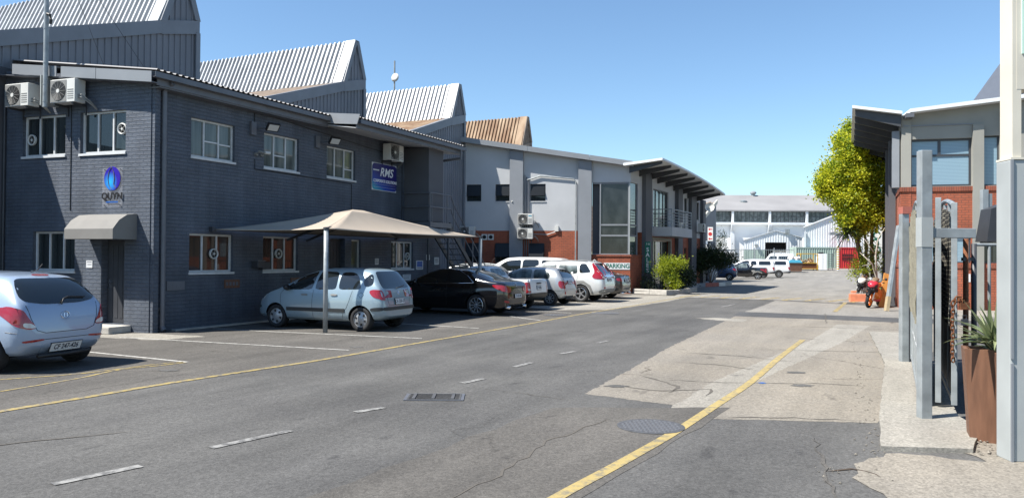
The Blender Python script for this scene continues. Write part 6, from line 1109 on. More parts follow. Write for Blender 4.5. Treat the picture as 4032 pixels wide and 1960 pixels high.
    def wheels(s, style='alloy', spokes=7, cover=False):
        sp = s.sp; R = sp['R']; rim = sp.get('rim', R*.66); tw = sp.get('tw', .19); first = None
        for wx in (0, sp['wb']):
            w = interp(sp['plan'], wx)
            for sg in (1, -1):
                yo = sg*(w-.03); yi = sg*(w-.03-tw)
                if first is None or True:
                    b = MB(); ax = (0, sg, 0); o = Vector((wx, yi, R)); Wp = [(rim*.98, 0), (R*.93, 0), (R*.985, .025), (R, .05), (R, tw-.05), (R*.985, tw-.022), (R*.93, tw), (rim*1.02, tw-.004), (rim*.99, tw-.03), (rim*.98, .0)]
                    b.lathe(o, ax, Wp, 36, cap=False); b.v = [s.W @ v for v in b.v]; wh = b.build('wheel', M['tyre'], s.t, smooth=True)
                    b = MB(); o = Vector((wx, yi+sg*(tw-.012), R)); n = Vector(ax)
                    b.lathe(o, ax, [(rim*1.0, -.05), (rim*1.01, 0), (rim*.96, .004), (rim*.91, -.02), (rim*.88, -.06)], 36, 0, False)
                    b.lathe(o, ax, [(rim*.9, -.07), (rim*.9, -.066)], 28, 1)
                    if cover:
                        b.lathe(o, ax, [(rim*.93, -.02), (rim*.5, .0), (rim*.2, .012), (rim*.18, .012)], 30, 0)
                        for k in range(spokes):
                            a = 2*math.pi*k/spokes+.3; d = Vector((math.cos(a), 0, math.sin(a))); tt = d.cross(n); c0 = o+d*rim*.70+n*.004; b.hexa([c0-d*rim*.14-tt*rim*.10, c0+d*rim*.14-tt*rim*.15, c0+d*rim*.14+tt*rim*.15, c0-d*rim*.14+tt*rim*.10]+[q+n*.006 for q in (c0-d*rim*.14-tt*rim*.10, c0+d*rim*.14-tt*rim*.15, c0+d*rim*.14+tt*rim*.15, c0-d*rim*.14+tt*rim*.10)], 1)
                    else:
                        b.lathe(o, ax, [(rim*.24, -.03), (rim*.22, -.006), (rim*.1, -.002)], 20)
                        for k in range(spokes):
                            a = 2*math.pi*k/spokes; d = Vector((math.cos(a), 0, math.sin(a))); b.bar(o+d*rim*.15+n*(-.02), o+d*rim*.94+n*(-.012), rim*(.20 if spokes < 8 else .13), .028, n)
                    b.v = [s.W @ v for v in b.v]; b.build('rim', [M[style], M['black']], wh, smooth=False)
    def mirror(s, x, z, m=None, sz=1.0):
        for sg in (1, -1):
            w = interp(s.sp['plan'], x)*.95; b = MB(); o = Vector((x, sg*(w+.10*sz), z)); n = 12
            b.lathe(o-Vector((.05, 0, 0)), (1, 0, 0), [(.035*sz, 0), (.075*sz, .012), (.08*sz, .06), (.05*sz, .12), (.01, .14)], n); b.v = [Vector((v.x, o.y+(v.y-o.y)*1.25, v.z)) for v in b.v]; b.bar((x+.02, sg*(w-.04), z-.04), (x+.0, sg*(w+.06), z-.02), .05, .035); b.v = [s.W @ v for v in b.v]; b.build('mirror', m or s.paint, s.t, smooth=True)
    def handle(s, pts, m=None):
        for x, z in pts:
            for v in 'LR': s.patch('door_handle', v, [(x-.09, z-.02), (x+.09, z-.02), (x+.09, z+.022), (x-.09, z+.022)], m or s.paint, off=.022, step=.05)
    def plate(s, txt, z, w=.44, h=.115, y=0, off=.02, size=None):
        x = s.sp['top'][0][0]; p = s.pos('B', y, z, off); q = s.pos('B', y, z+.08, off); F = Fr((0, 0), (0, -1), (-1, 0)); tilt = (q.x-p.x)/.08
        g_ = lambda u, w_, zz: s.W @ Vector((p.x+(zz-z)*tilt-w_, y-u, zz)); b = MB(); b.box(g_, -w/2-.01, w/2+.01, -.01, .004, z-h/2-.01, z+h/2+.01); o = b.build('number_plate', M['black'], s.t); b = MB(); b.box(g_, -w/2, w/2, .004, .008, z-h/2, z+h/2); b.build('face', M['plate'], o)
        text('lettering', txt, g_, 0, z, .010, size or h*.86, M['dark_ink'], o, bold=.002, sx=.84, depth=.001)
    def tube(s, name, pts, r, m, n=8):
        b = MB(); b.tube([s.W @ Vector(p) for p in pts], r, n); return b.build(name, M[m] if isinstance(m, str) else m, s.t, smooth=True)
    def emblem(s, y, z, r=.05, letter=None):
        p = s.pos('B', y, z, .006); b = MB(); n = 24; ring = []
        for k in range(n+1): a = 2*math.pi*k/n; ring.append(s.W @ s.pos('B', y+math.cos(a)*r*1.35, z+math.sin(a)*r, .006))
        b.tube(ring, .007, 6, cap=False)
        if letter == 'H':
            for pts in ([(-.55, -.5), (-.35, .5)], [(.35, -.5), (.55, .5)], [(-.45, -.05), (.45, .05)]): b.tube([s.W @ s.pos('B', y-q*r, z+w_*r, .008) for q, w_ in pts], .008, 5)
        elif letter == 'L': b.tube([s.W @ s.pos('B', y-q*r, z+w_*r, .008) for q, w_ in ((.1, .7), (-.3, -.35), (.7, -.45))], .008, 5)
        elif letter: b.tube([s.W @ s.pos('B', y-q*r, z+w_*r, .008) for q, w_ in ((-.9, .1), (.9, -.1))], .008, 5)
        b.build('emblem', M['chrome'], s.t)
AX = (-.914, .405)
# ---- pale blue hatch at the left edge
P_BLUE = car_paint('pale_blue_metallic', (0.30, 0.38, 0.50), .2, .33); P_TEAL = car_paint('silver_blue_metallic', (0.26, 0.345, 0.395), .25, .34); P_BLACK = car_paint('black_paint', (0.006, 0.006, 0.007), .0, .12); P_WHITE = car_paint('white_paint', (0.62, 0.63, 0.63), 0, .3); P_SILVER = car_paint('silver_paint', (0.40, 0.42, 0.43), .5, .33); P_PEARL = car_paint('pearl_white_paint', (0.60, 0.61, 0.60), .1, .25); P_GREY = car_paint('dark_grey_paint', (0.03, 0.028, 0.027), .3, .3); P_DBLUE = car_paint('dark_blue_paint', (0.03, 0.055, 0.12), .3, .3)
HB1 = dict(wb=2.525, R=.305, rim=.20, tumble=.44, top=[(-.65, .60), (-.63, .80), (-.60, .96), (-.47, 1.14), (-.30, 1.34), (-.16, 1.425), (.3, 1.475), (.9, 1.49), (1.4, 1.47), (1.75, 1.40), (2.55, .98), (2.95, .88), (3.2, .74), (3.29, .56)], belt=[(-.65, .57), (-.60, .92), (0, .97), (1.2, .93), (2.4, .88), (2.7, .84), (3.29, .5)], bot=[(-.65, .38), (-.5, .25), (0, .19), (2.5, .19), (3.1, .22), (3.29, .34)], plan=[(-.65, .62), (-.60, .74), (-.45, .80), (.0, .85), (.9, .86), (2.2, .85), (2.8, .80), (3.15, .66), (3.29, .48)])
c = Car('hatchback', 'pale blue small hatchback seen from behind at the left edge by the front door', 'car', (-7.45, 12.02), (-.95, .31), HB1, P_BLUE)
c.patch('rear_window', 'B', [(-.50, 1.385), (.50, 1.385), (.585, 1.29), (.655, 1.11), (.58, 1.045), (.3, 1.005), (-.3, 1.005), (-.58, 1.045), (-.655, 1.11), (-.585, 1.29)], 'carglass')
for sg, v in ((1, 'L'), (-1, 'R')): c.patch('tail_light', 'B', [(sg*.80, .99), (sg*.69, .95), (sg*.62, .80), (sg*.50, .67), (sg*.62, .645), (sg*.785, .70)], 'red_lamp', off=.014, step=.05); c.patch('tail_light', v, [(-.60, .70), (-.52, .98), (-.26, .99), (-.36, .82)], 'red_lamp', off=.012, step=.05); c.patch('reverse_light', 'B', [(sg*.70, .76), (sg*.58, .73), (sg*.51, .672), (sg*.62, .668), (sg*.70, .69)], 'clear_lamp', off=.018, step=.04); c.patch('reflector', 'B', [(sg*.70, .455), (sg*.38, .475), (sg*.40, .505), (sg*.71, .49)], 'red_lamp', off=.006, step=.06)
c.patch('brake_light', 'B', [(-.14, 1.418), (.14, 1.418), (.13, 1.442), (-.13, 1.442)], 'red_lamp', off=.006, step=.05); c.patch('plate_recess', 'B', [(-.46, .44), (.46, .44), (.36, .25), (-.36, .25)], P_BLUE, off=.004)
c.plate('CF 247-426', .355, .54, .125); c.emblem(0, .83, .055, 'H'); c.both('side_window', [(-.20, 1.04), (2.1, .96), (1.55, 1.37), (.9, 1.43), (.2, 1.41)], 'carglass'); c.patch('windscreen', 'F', [(-.62, .99), (.62, .99), (.52, 1.38), (-.52, 1.38)], 'carglass')
c.seams([('B', [(-.62, 1.0), (-.58, .80), (-.50, .63), (-.36, .585), (.36, .585), (.50, .63), (.58, .80), (.62, 1.0)]), ('B', [(-.42, .49), (.42, .49)]), ('S', [(.35, .35), (.30, .8), (.05, 1.0)]), ('S', [(1.35, .3), (1.38, .95)]), ('S', [(-.38, .62), (-.55, .60)])], .007)
c.tube('wiper', [c.pos('B', .05, .985, .03), c.pos('B', -.02, 1.06, .03), c.pos('B', -.12, 1.09, .03), c.pos('B', -.42, 1.075, .025)], .012, 'black', 6); c.tube('aerial', [(.1, 0, 1.47), (-.05, .0, 1.52), (-.14, 0, 1.60)], .008, 'black', 6); c.mirror(2.0, 1.02); c.wheels('steel_wheel', 7, True)
c.tube('rear_valance', [(-.60, -.45, .245), (-.61, 0, .235), (-.60, .45, .245)], .035, 'black')
# ---- silver-blue hatch under the carport
HB2 = dict(wb=2.455, R=.288, rim=.185, tumble=.40, top=[(-.60, .60), (-.58, .82), (-.53, .97), (-.34, 1.26), (-.22, 1.42), (-.1, 1.465), (.4, 1.49), (1.0, 1.488), (1.35, 1.45), (1.75, 1.32), (2.45, .98), (2.85, .86), (3.12, .72), (3.20, .52)], belt=[(-.60, .57), (-.53, .93), (0, .96), (1.2, .92), (2.3, .89), (2.6, .84), (3.2, .48)], bot=[(-.60, .34), (-.45, .26), (0, .20), (2.4, .20), (3.0, .22), (3.2, .30)], plan=[(-.60, .66), (-.52, .75), (-.35, .80), (.2, .825), (1.2, .832), (2.2, .825), (2.75, .77), (3.05, .66), (3.2, .50)])
c = Car('hatchback', 'silver blue older hatchback with black side strips parked under the shade carport', 'car', (-3.24, 18.70), (-.914, .38), HB2, P_TEAL)
c.both('side_window', [(-.02, .99), (.62, .975), (.62, 1.37), (.30, 1.385), (.12, 1.30)], 'carglass'); c.both('side_window', [(.69, .975), (1.30, .96), (1.22, 1.395), (.69, 1.38)], 'carglass'); c.both('side_window', [(1.38, .96), (2.2, .94), (2.13, 1.0), (1.72, 1.27), (1.36, 1.375), (1.30, 1.385)], 'carglass')
c.both('quarter_window', [(-.32, 1.10), (-.10, 1.03), (-.02, 1.20), (-.14, 1.34), (-.24, 1.33)], 'carglass')
c.patch('rear_window', 'B', [(-.50, 1.40), (.50, 1.40), (.60, 1.10), (.56, 1.0), (-.56, 1.0), (-.60, 1.10)], 'carglass')
for sg, v in ((1, 'L'), (-1, 'R')): c.patch('tail_light', 'B', [(sg*.76, .97), (sg*.66, .98), (sg*.60, .76), (sg*.64, .735), (sg*.76, .76)], 'red_lamp', off=.014, step=.05); c.patch('tail_light', v, [(-.58, .76), (-.56, .97), (-.30, .99), (-.22, .93), (-.36, .80)], 'red_lamp', off=.012, step=.05); c.patch('headlight', 'F', [(sg*.40, .62), (sg*.66, .66), (sg*.70, .82), (sg*.45, .76)], 'clear_lamp'); c.patch('headlight', v, [(3.05, .62), (2.98, .80), (2.84, .84), (2.9, .70)], 'clear_lamp', step=.05)
c.both('bumper_strip', [(-.58, .50), (-.28, .48), (-.28, .56), (-.58, .585)], 'trim_dark', off=.016); c.patch('bumper_strip', 'B', [(-.70, .50), (.70, .50), (.70, .58), (-.70, .58)], 'trim_dark', off=.016); c.both('rub_strip', [(.42, .44), (2.10, .44), (2.10, .525), (.42, .525)], 'trim_dark', off=.014, rnd_=False); c.both('front_strip', [(3.18, .46), (2.98, .47), (2.98, .55), (3.17, .54)], 'trim_dark', off=.012, step=.05)
c.plate('CA 230-37', .70, .40, .13); c.emblem(-.02, .90, .035, 'H'); c.handle([(.72, .84), (1.58, .83)], M['grey_plastic'])
c.seams([('S', [(1.33, .28), (1.35, .6), (1.33, .95)]), ('S', [(.50, .28), (.47, .42), (.36, .56), (.30, .70), (.22, .95)]), ('S', [(2.28, .36), (2.30, .85), (2.2, .95)]), ('S', [(.5, .27), (2.25, .27)]), ('B', [(-.52, .99), (-.50, .75), (-.46, .62), (.46, .62), (.50, .75), (.52, .99)]), ('S', [(-.1, .86), (-.02, .92), (.06, .86), (-.02, .78), (-.1, .86)])], .006)
c.mirror(2.05, 1.0, M['black'], .9); c.wheels('steel_wheel', 6, True); c.tube('wiper', [c.pos('B', .05, .99, .025), c.pos('B', -.35, 1.05, .02)], .011, 'black', 6)
# ---- black sedan
SD = dict(wb=2.73, R=.325, rim=.235, tw=.22, tumble=.52, top=[(-.98, .62), (-.97, .90), (-.92, 1.0), (-.75, 1.045), (-.42, 1.085), (.0, 1.25), (.45, 1.385), (1.0, 1.425), (1.5, 1.40), (1.85, 1.30), (2.55, .99), (3.0, .90), (3.4, .76), (3.6, .58)], belt=[(-.98, .58), (-.92, .93), (-.4, .96), (.2, .955), (1.4, .91), (2.5, .87), (3.6, .50)], bot=[(-.98, .32), (-.8, .22), (0, .18), (2.7, .17), (3.3, .18), (3.6, .28)], plan=[(-.98, .62), (-.92, .76), (-.7, .85), (0, .895), (1.3, .90), (2.5, .89), (3.1, .84), (3.45, .68), (3.6, .45)])
c = Car('sedan', 'glossy black sedan with bright ten-spoke wheels parked past the carport', 'car', (-.70, 23.86), (-.90, .435), SD, P_BLACK)
c.both('side_window', [(.28, .985), (.98, .965), (.98, 1.34), (.72, 1.325), (.35, 1.16), (.14, 1.02)], 'carglass'); c.both('side_window', [(1.06, .962), (2.3, .93), (2.22, .97), (1.78, 1.22), (1.45, 1.335), (1.06, 1.345)], 'carglass'); c.patch('rear_window', 'T', [(-.38, -.52), (.38, -.44), (.38, .44), (-.38, .52)], 'carglass'); c.patch('windscreen', 'T', [(2.5, -.6), (1.72, -.46), (1.72, .46), (2.5, .6)], 'carglass')
for sg, v in ((1, 'L'), (-1, 'R')): c.patch('tail_light', 'B', [(sg*.80, .93), (sg*.40, .86), (sg*.42, .72), (sg*.62, .70), (sg*.80, .76)], 'red_lamp', off=.012, step=.05); c.patch('tail_light', v, [(-.93, .72), (-.92, .93), (-.50, .945), (-.62, .85)], 'red_lamp', off=.012, step=.05); c.patch('reflector', 'B', [(sg*.74, .42), (sg*.58, .40), (sg*.56, .45), (sg*.73, .49)], 'red_lamp', off=.01, step=.05); c.tube('exhaust', [(-.80, sg*.55, .27), (-1.0, sg*.55, .265)], .045, 'chrome', 12); c.tube('window_trim', [c.pos(v, x, z, .01) for x, z in ((.10, .995), (.14, 1.03), (.35, 1.19), (.70, 1.345), (1.1, 1.375), (1.5, 1.36))], .010, 'chrome', 5); c.tube('waist_trim', [c.pos(v, x, z, .01) for x, z in ((.10, .985), (.9, .955), (1.7, .935), (2.3, .92))], .009, 'chrome', 5)
c.patch('rear_diffuser', 'B', [(-.50, .24), (.50, .24), (.44, .36), (-.44, .36)], 'black'); c.plate('CA 551-08', .60, .44, .11); c.emblem(0, .93, .04, 'L'); c.handle([(.55, .86), (1.5, .84)]); c.seams([('S', [(1.02, .25), (1.02, .95)]), ('S', [(.18, .95), (.12, .75), (.40, .45), (.38, .26)]), ('S', [(2.3, .3), (2.3, .9)]), ('B', [(-.66, .98), (-.62, .72), (.62, .72), (.66, .98)]), ('B', [(-.80, .56), (.80, .56)])], .005); c.mirror(2.1, .99); c.wheels('alloy', 10)
# ---- white pick-up (half tonne)
PU = dict(wb=2.48, R=.29, rim=.185, tumble=.40, top=[(-.80, .62), (-.79, 1.03), (-.70, 1.05), (.62, 1.06), (.70, 1.10), (.82, 1.42), (1.0, 1.47), (1.5, 1.475), (1.75, 1.40), (2.35, 1.0), (2.85, .90), (3.2, .75), (3.3, .55)], belt=[(-.8, .6), (-.75, 1.0), (.6, 1.01), (1.0, .96), (2.3, .92), (3.3, .5)], bot=[(-.8, .46), (-.6, .34), (0, .24), (2.5, .22), (3.1, .22), (3.3, .32)], plan=[(-.80, .76), (-.74, .80), (0, .82), (1.2, .825), (2.4, .81), (3.0, .72), (3.3, .52)])
def pickup(label, loc, axis, paint, spec=PU, plate='ZY 6028', wheel='steel_wheel', spokes=6, cover=False, dark=True, canopy=None, group=None):
    c = Car('pickup', label, 'pickup', loc, axis, spec, paint, group); hx = spec.get('cab', .72)
    c.both('side_window', [(hx+.12, 1.02), (hx+.72, .99), (hx+1.34, .965), (hx+.90, 1.30), (hx+.62, 1.40), (hx+.22, 1.40)], 'carglass_light')
    c.patch('cab_rear_window', 'B', [(-.52, 1.14), (.52, 1.14), (.47, 1.38), (-.47, 1.38)], 'carglass_light', off=.008)
    zt = 1.0
    for sg, v in ((1, 'L'), (-1, 'R')): c.patch('tail_light', 'B', [(sg*.80, .95), (sg*.665, .95), (sg*.665, .60), (sg*.80, .60)], 'red_lamp', off=.014, step=.06); c.patch('tail_light', v, [(-.78, .60), (-.78, .95), (-.62, .95), (-.64, .60)], 'red_lamp', off=.012, step=.06); c.patch('reverse_light', 'B', [(sg*.785, .74), (sg*.68, .74), (sg*.68, .67), (sg*.785, .67)], 'clear_lamp', off=.018, step=.05)
    if dark: c.patch('bumper', 'B', [(-.80, .36), (.80, .36), (.80, .58), (-.80, .58)], 'black', off=.03); c.both('bumper_side', [(-.79, .40), (-.38, .36), (-.40, .55), (-.79, .58)], 'black', off=.02)
    c.patch('tailgate', 'B', [(-.64, .60), (.64, .60), (.645, 1.035), (-.645, 1.035)], paint, off=.016); c.tube('tailgate_handle', [c.pos('B', .16, .90, .04), c.pos('B', -.16, .90, .04)], .025, 'black'); c.plate(plate, .76, .36, .13, off=.026)
    c.seams([('S', [(hx+.05, .3), (hx+.03, 1.03)]), ('S', [(hx+1.15, .3), (hx+1.18, .95)])]); c.mirror(hx+1.25, 1.02, M['black']); c.wheels(wheel, spokes, cover); return c
pickup('small white pickup with a plain tailgate beside the black sedan', (.20, 26.25), (-.90, .435), P_WHITE)
# ---- silver hatch
HB3 = dict(wb=2.443, R=.28, rim=.18, tumble=.38, top=[(-.56, .58), (-.54, .86), (-.46, 1.0), (-.30, 1.24), (-.16, 1.36), (.2, 1.41), (.9, 1.42), (1.3, 1.39), (1.65, 1.27), (2.3, .96), (2.75, .85), (3.05, .70), (3.15, .5)], belt=[(-.56, .55), (-.46, .93), (0, .95), (1.2, .92), (2.3, .86), (3.15, .46)], bot=[(-.56, .36), (-.4, .26), (0, .2), (2.4, .19), (3.15, .28)], plan=[(-.56, .62), (-.48, .72), (-.25, .78), (.3, .80), (1.3, .804), (2.3, .79), (2.8, .70), (3.15, .46)])
c = Car('hatchback', 'small silver hatchback between the white pickup and the big white SUV', 'car', (1.72, 28.98), (-.90, .435), HB3, P_SILVER)
c.both('side_window', [(.02, .985), (.66, .975), (.68, 1.33), (.25, 1.325), (.02, 1.2)], 'carglass_light'); c.both('side_window', [(.76, .972), (2.1, .93), (2.0, 1.0), (1.55, 1.24), (1.2, 1.335), (.76, 1.335)], 'carglass_light'); c.patch('rear_window', 'B', [(-.48, 1.33), (.48, 1.33), (.58, 1.02), (-.58, 1.02)], 'carglass')
for sg, v in ((1, 'L'), (-1, 'R')): c.patch('tail_light', 'B', [(sg*.72, .90), (sg*.56, .92), (sg*.54, .62), (sg*.72, .64)], 'red_lamp', off=.014, step=.05); c.patch('tail_light', v, [(-.53, .62), (-.50, .90), (-.36, .93), (-.33, .80), (-.40, .66)], 'red_lamp', off=.012, step=.05); c.patch('reflector', 'B', [(sg*.60, .42), (sg*.53, .42), (sg*.53, .52), (sg*.60, .52)], 'red_lamp', off=.01, step=.05)
c.plate('CA 171-78', .86, .40, .11); c.tube('rear_valance', [(-.5, -.4, .27), (-.52, 0, .26), (-.5, .4, .27)], .05, 'black'); c.seams([('S', [(.72, .25), (.72, .96)]), ('S', [(2.1, .3), (2.12, .92)]), ('B', [(-.52, 1.0), (-.50, .60), (.50, .60), (.52, 1.0)]), ('S', [(-.52, .56), (.30, .56)])]); c.mirror(1.95, .98, M['black'], .9); c.wheels('steel_wheel', 8)
# ---- white SUV
SUV = dict(wb=2.62, R=.345, rim=.235, tw=.22, tumble=.36, top=[(-.95, .66), (-.94, .90), (-.90, 1.08), (-.66, 1.36), (-.48, 1.58), (-.30, 1.63), (.3, 1.67), (1.1, 1.68), (1.6, 1.63), (2.0, 1.48), (2.7, 1.13), (3.1, 1.02), (3.45, .86), (3.6, .64)], belt=[(-.95, .62), (-.9, 1.02), (-.2, 1.12), (1.3, 1.04), (2.6, .99), (3.6, .58)], bot=[(-.95, .42), (-.75, .30), (0, .23), (2.6, .22), (3.3, .25), (3.6, .38)], plan=[(-.95, .70), (-.88, .82), (-.6, .87), (0, .905), (1.3, .91), (2.6, .90), (3.2, .83), (3.6, .54)])
c = Car('suv', 'big white SUV with tall red tail lights beside the small silver hatchback', 'car', (3.12, 31.45), (-.90, .435), SUV, P_PEARL)
c.both('side_window', [(-.42, 1.20), (.05, 1.16), (.10, 1.53), (-.18, 1.54)], 'carglass'); c.both('side_window', [(.14, 1.15), (.98, 1.10), (.98, 1.575), (.20, 1.555)], 'carglass_light'); c.both('side_window', [(1.08, 1.095), (2.45, 1.05), (2.35, 1.10), (1.85, 1.42), (1.5, 1.55), (1.08, 1.58)], 'carglass_light'); c.patch('rear_window', 'B', [(-.56, 1.55), (.56, 1.55), (.64, 1.24), (.58, 1.14), (-.58, 1.14), (-.64, 1.24)], 'carglass')
for sg, v in ((1, 'L'), (-1, 'R')): c.patch('tail_light', 'B', [(sg*.66, 1.52), (sg*.60, 1.52), (sg*.70, 1.22), (sg*.50, 1.08), (sg*.54, .92), (sg*.82, .92), (sg*.80, 1.20)], 'red_lamp', off=.016, step=.06); c.patch('tail_light', v, [(-.92, .92), (-.90, 1.08), (-.50, 1.55), (-.38, 1.56), (-.58, 1.20), (-.46, 1.04), (-.56, .94)], 'red_lamp', off=.012, step=.06); c.patch('reverse_light', 'B', [(sg*.74, 1.04), (sg*.60, 1.04), (sg*.60, .96), (sg*.74, .96)], 'clear_lamp', off=.02, step=.05); c.patch('arch_trim', v, [(.46, .34), (.34, .60), (.12, .76), (-.12, .76), (-.34, .60), (-.46, .34), (-.54, .34), (-.42, .68), (-.14, .86), (.14, .86), (.42, .68), (.54, .34)], 'grey_plastic', off=.012, step=.06, rnd_=False); c.patch('reflector', 'B', [(sg*.72, .56), (sg*.56, .56), (sg*.56, .62), (sg*.72, .62)], 'red_lamp', off=.014, step=.05); c.tube('roof_rail', [c.pos('T', x, sg*.60, .04) for x in (-.2, .5, 1.2, 1.6)], .018, 'grey_plastic', 6)
c.patch('bumper_cladding', 'B', [(-.80, .38), (.80, .38), (.80, .54), (-.80, .54)], 'grey_plastic', off=.014); c.both('sill_cladding', [(.5, .26), (2.1, .26), (2.1, .42), (.5, .42)], 'grey_plastic', off=.01); c.patch('chrome_bar', 'B', [(-.52, 1.02), (.52, 1.02), (.52, 1.07), (-.52, 1.07)], 'chrome', off=.016); c.plate('CA 917-86', .90, .44, .11); c.handle([(.75, 1.0), (1.75, .98)]); c.seams([('S', [(1.03, .3), (1.03, 1.08)]), ('S', [(.10, 1.1), (.16, .85), (.48, .55), (.46, .35)]), ('S', [(2.3, .4), (2.32, 1.02)]), ('B', [(-.62, 1.12), (-.60, .70), (.60, .70), (.62, 1.12)])], .006); c.mirror(2.2, 1.12); c.wheels('alloy', 5); c.tube('shark_aerial', [c.pos('T', -.2, 0, .0), c.pos('T', -.26, 0, .07), c.pos('T', -.36, 0, .02)], .014, P_PEARL)
# ---- dark grey sedan behind
c = Car('sedan', 'dark grey sedan half hidden behind the big white SUV', 'car', (4.15, 34.05), (-.90, .435), dict(SD), P_GREY); c.patch('rear_window', 'T', [(-.38, -.52), (.38, -.44), (.38, .44), (-.38, .52)], 'carglass'); c.both('side_window', [(.28, .985), (2.3, .93), (1.78, 1.22), (1.45, 1.335), (.72, 1.325), (.14, 1.02)], 'carglass')
for sg in (1, -1): c.patch('tail_light', 'B', [(sg*.80, .93), (sg*.42, .90), (sg*.44, .76), (sg*.80, .78)], 'red_lamp', off=.012, step=.05); c.tube('exhaust', [(-.8, sg*.5, .27), (-1.0, sg*.5, .265)], .04, 'chrome', 10)
c.plate('CA 308-21', .80, .44, .11); c.emblem(0, .94, .035, 'o'); c.seams([('B', [(-.66, .98), (-.62, .70), (.62, .70), (.66, .98)])]); c.wheels('alloy', 5); c.mirror(2.1, .99)
# ---- white hatch with roof rails, deep in the yard
c = Car('hatchback', 'white hatchback with silver roof rails beyond the fire stair', 'car', (-.75, 31.2), (-.90, .435), dict(HB1), P_WHITE)
c.both('side_window', [(.02, 1.03), (.70, 1.0), (.72, 1.40), (.2, 1.39)], 'carglass'); c.both('side_window', [(.80, 1.0), (2.1, .96), (1.55, 1.37), (.9, 1.42), (.80, 1.42)], 'carglass'); c.patch('rear_window', 'B', [(-.50, 1.385), (.50, 1.385), (.62, 1.1), (.58, 1.02), (-.58, 1.02), (-.62, 1.1)], 'carglass'); c.patch('windscreen', 'T', [(2.45, -.62), (1.68, -.5), (1.68, .5), (2.45, .62)], 'carglass')
for sg in (1, -1): c.patch('tail_light', 'B', [(sg*.80, .97), (sg*.66, .97), (sg*.64, .7), (sg*.79, .7)], 'red_lamp', off=.014, step=.05); c.tube('roof_rail', [c.pos('T', -.1, sg*.54, 0), c.pos('T', 0.0, sg*.54, .06), c.pos('T', .6, sg*.54, .075), c.pos('T', 1.15, sg*.54, .06), c.pos('T', 1.3, sg*.54, 0)], .022, 'galv', 6)
c.tube('aerial', [(.1, .1, 1.47), (-.12, .1, 1.75)], .007, 'black', 6); c.mirror(2.0, 1.02, M['black']); c.wheels('steel_wheel', 7, True); c.plate('CA 640-95', .6, .44, .11)
# ---- tall white double cab by the yard office wall
DC = dict(wb=3.08, R=.36, rim=.22, tw=.22, tumble=.30, cab=.2, top=[(-1.1, .72), (-1.09, 1.10), (-1.0, 1.14), (-.9, 1.60), (-.75, 1.76), (.2, 1.80), (1.4, 1.80), (1.9, 1.76), (2.2, 1.62), (2.95, 1.20), (3.5, 1.08), (3.85, .9), (3.95, .7)], belt=[(-1.1, .7), (-1.0, 1.08), (1, 1.12), (2.8, 1.08), (3.95, .65)], bot=[(-1.1, .52), (-.9, .42), (0, .34), (3, .32), (3.95, .45)], plan=[(-1.1, .80), (-1.0, .87), (0, .89), (2, .895), (3.3, .87), (3.95, .66)])
c = Car('pickup', 'tall white double cab parked against the red brick wall of the yard office', 'pickup', (1.75, 35.9), (-.93, .36), DC, P_WHITE)
c.both('side_window', [(-.80, 1.2), (.10, 1.18), (.14, 1.66), (-.70, 1.62)], 'carglass'); c.both('side_window', [(.24, 1.17), (1.05, 1.16), (1.05, 1.68), (.28, 1.68)], 'carglass'); c.both('side_window', [(1.14, 1.16), (2.45, 1.13), (2.1, 1.44), (1.85, 1.62), (1.14, 1.68)], 'carglass'); c.patch('windscreen', 'F', [(-.68, 1.24), (.68, 1.24), (.56, 1.70), (-.56, 1.70)], 'carglass_light')
for sg in (1, -1): c.patch('tail_light', 'B', [(sg*.86, 1.08), (sg*.70, 1.08), (sg*.70, .72), (sg*.86, .72)], 'red_lamp', off=.014, step=.06)
c.patch('rear_window', 'B', [(-.58, 1.22), (.58, 1.22), (.52, 1.60), (-.52, 1.60)], 'carglass'); c.mirror(2.45, 1.24); c.wheels('alloy', 6); c.seams([('S', [(1.1, .4), (1.1, 1.15)]), ('S', [(.18, .4), (.18, 1.15)])]); c.plate('CA 733-14', .62, .44, .11)
# ---- far yard vehicles
AF = (-.93, .36)
c = Car('hatchback', 'white hatchback glimpsed through the bare stems of the dark shrub', 'car', (16.0, 62.4), AF, dict(HB1), P_WHITE); c.both('side_window', [(-.2, 1.04), (2.1, .96), (1.55, 1.37), (.9, 1.43), (.2, 1.41)], 'carglass'); c.patch('rear_window', 'B', [(-.50, 1.385), (.50, 1.385), (.62, 1.1), (-.62, 1.1)], 'carglass'); c.wheels('steel_wheel', 6, True); c.mirror(2.0, 1.0)
for sg, v in ((1, 'L'), (-1, 'R')): c.patch('tail_light', v, [(-.60, .70), (-.55, .98), (-.28, .97), (-.42, .74)], 'red_lamp', step=.06)
c = Car('hatchback', 'dark blue hatchback with bright wheels between the shrub and the black pickup', 'car', (18.35, 64.6), AF, dict(HB2), P_DBLUE); c.both('side_window', [(0, 1.0), (2.1, .96), (1.55, 1.33), (.9, 1.40), (.2, 1.38)], 'carglass'); c.patch('rear_window', 'B', [(-.50, 1.40), (.50, 1.40), (.6, 1.05), (-.6, 1.05)], 'carglass')
for sg, v in ((1, 'L'), (-1, 'R')): c.patch('tail_light', v, [(-.58, .78), (-.56, .97), (-.28, .99), (-.32, .82)], 'red_lamp', off=.012, step=.05); c.patch('tail_light', 'B', [(sg*.76, .97), (sg*.6, .98), (sg*.58, .78), (sg*.76, .78)], 'red_lamp', off=.012, step=.05)
c.wheels('alloy', 5); c.mirror(2.0, 1.0)
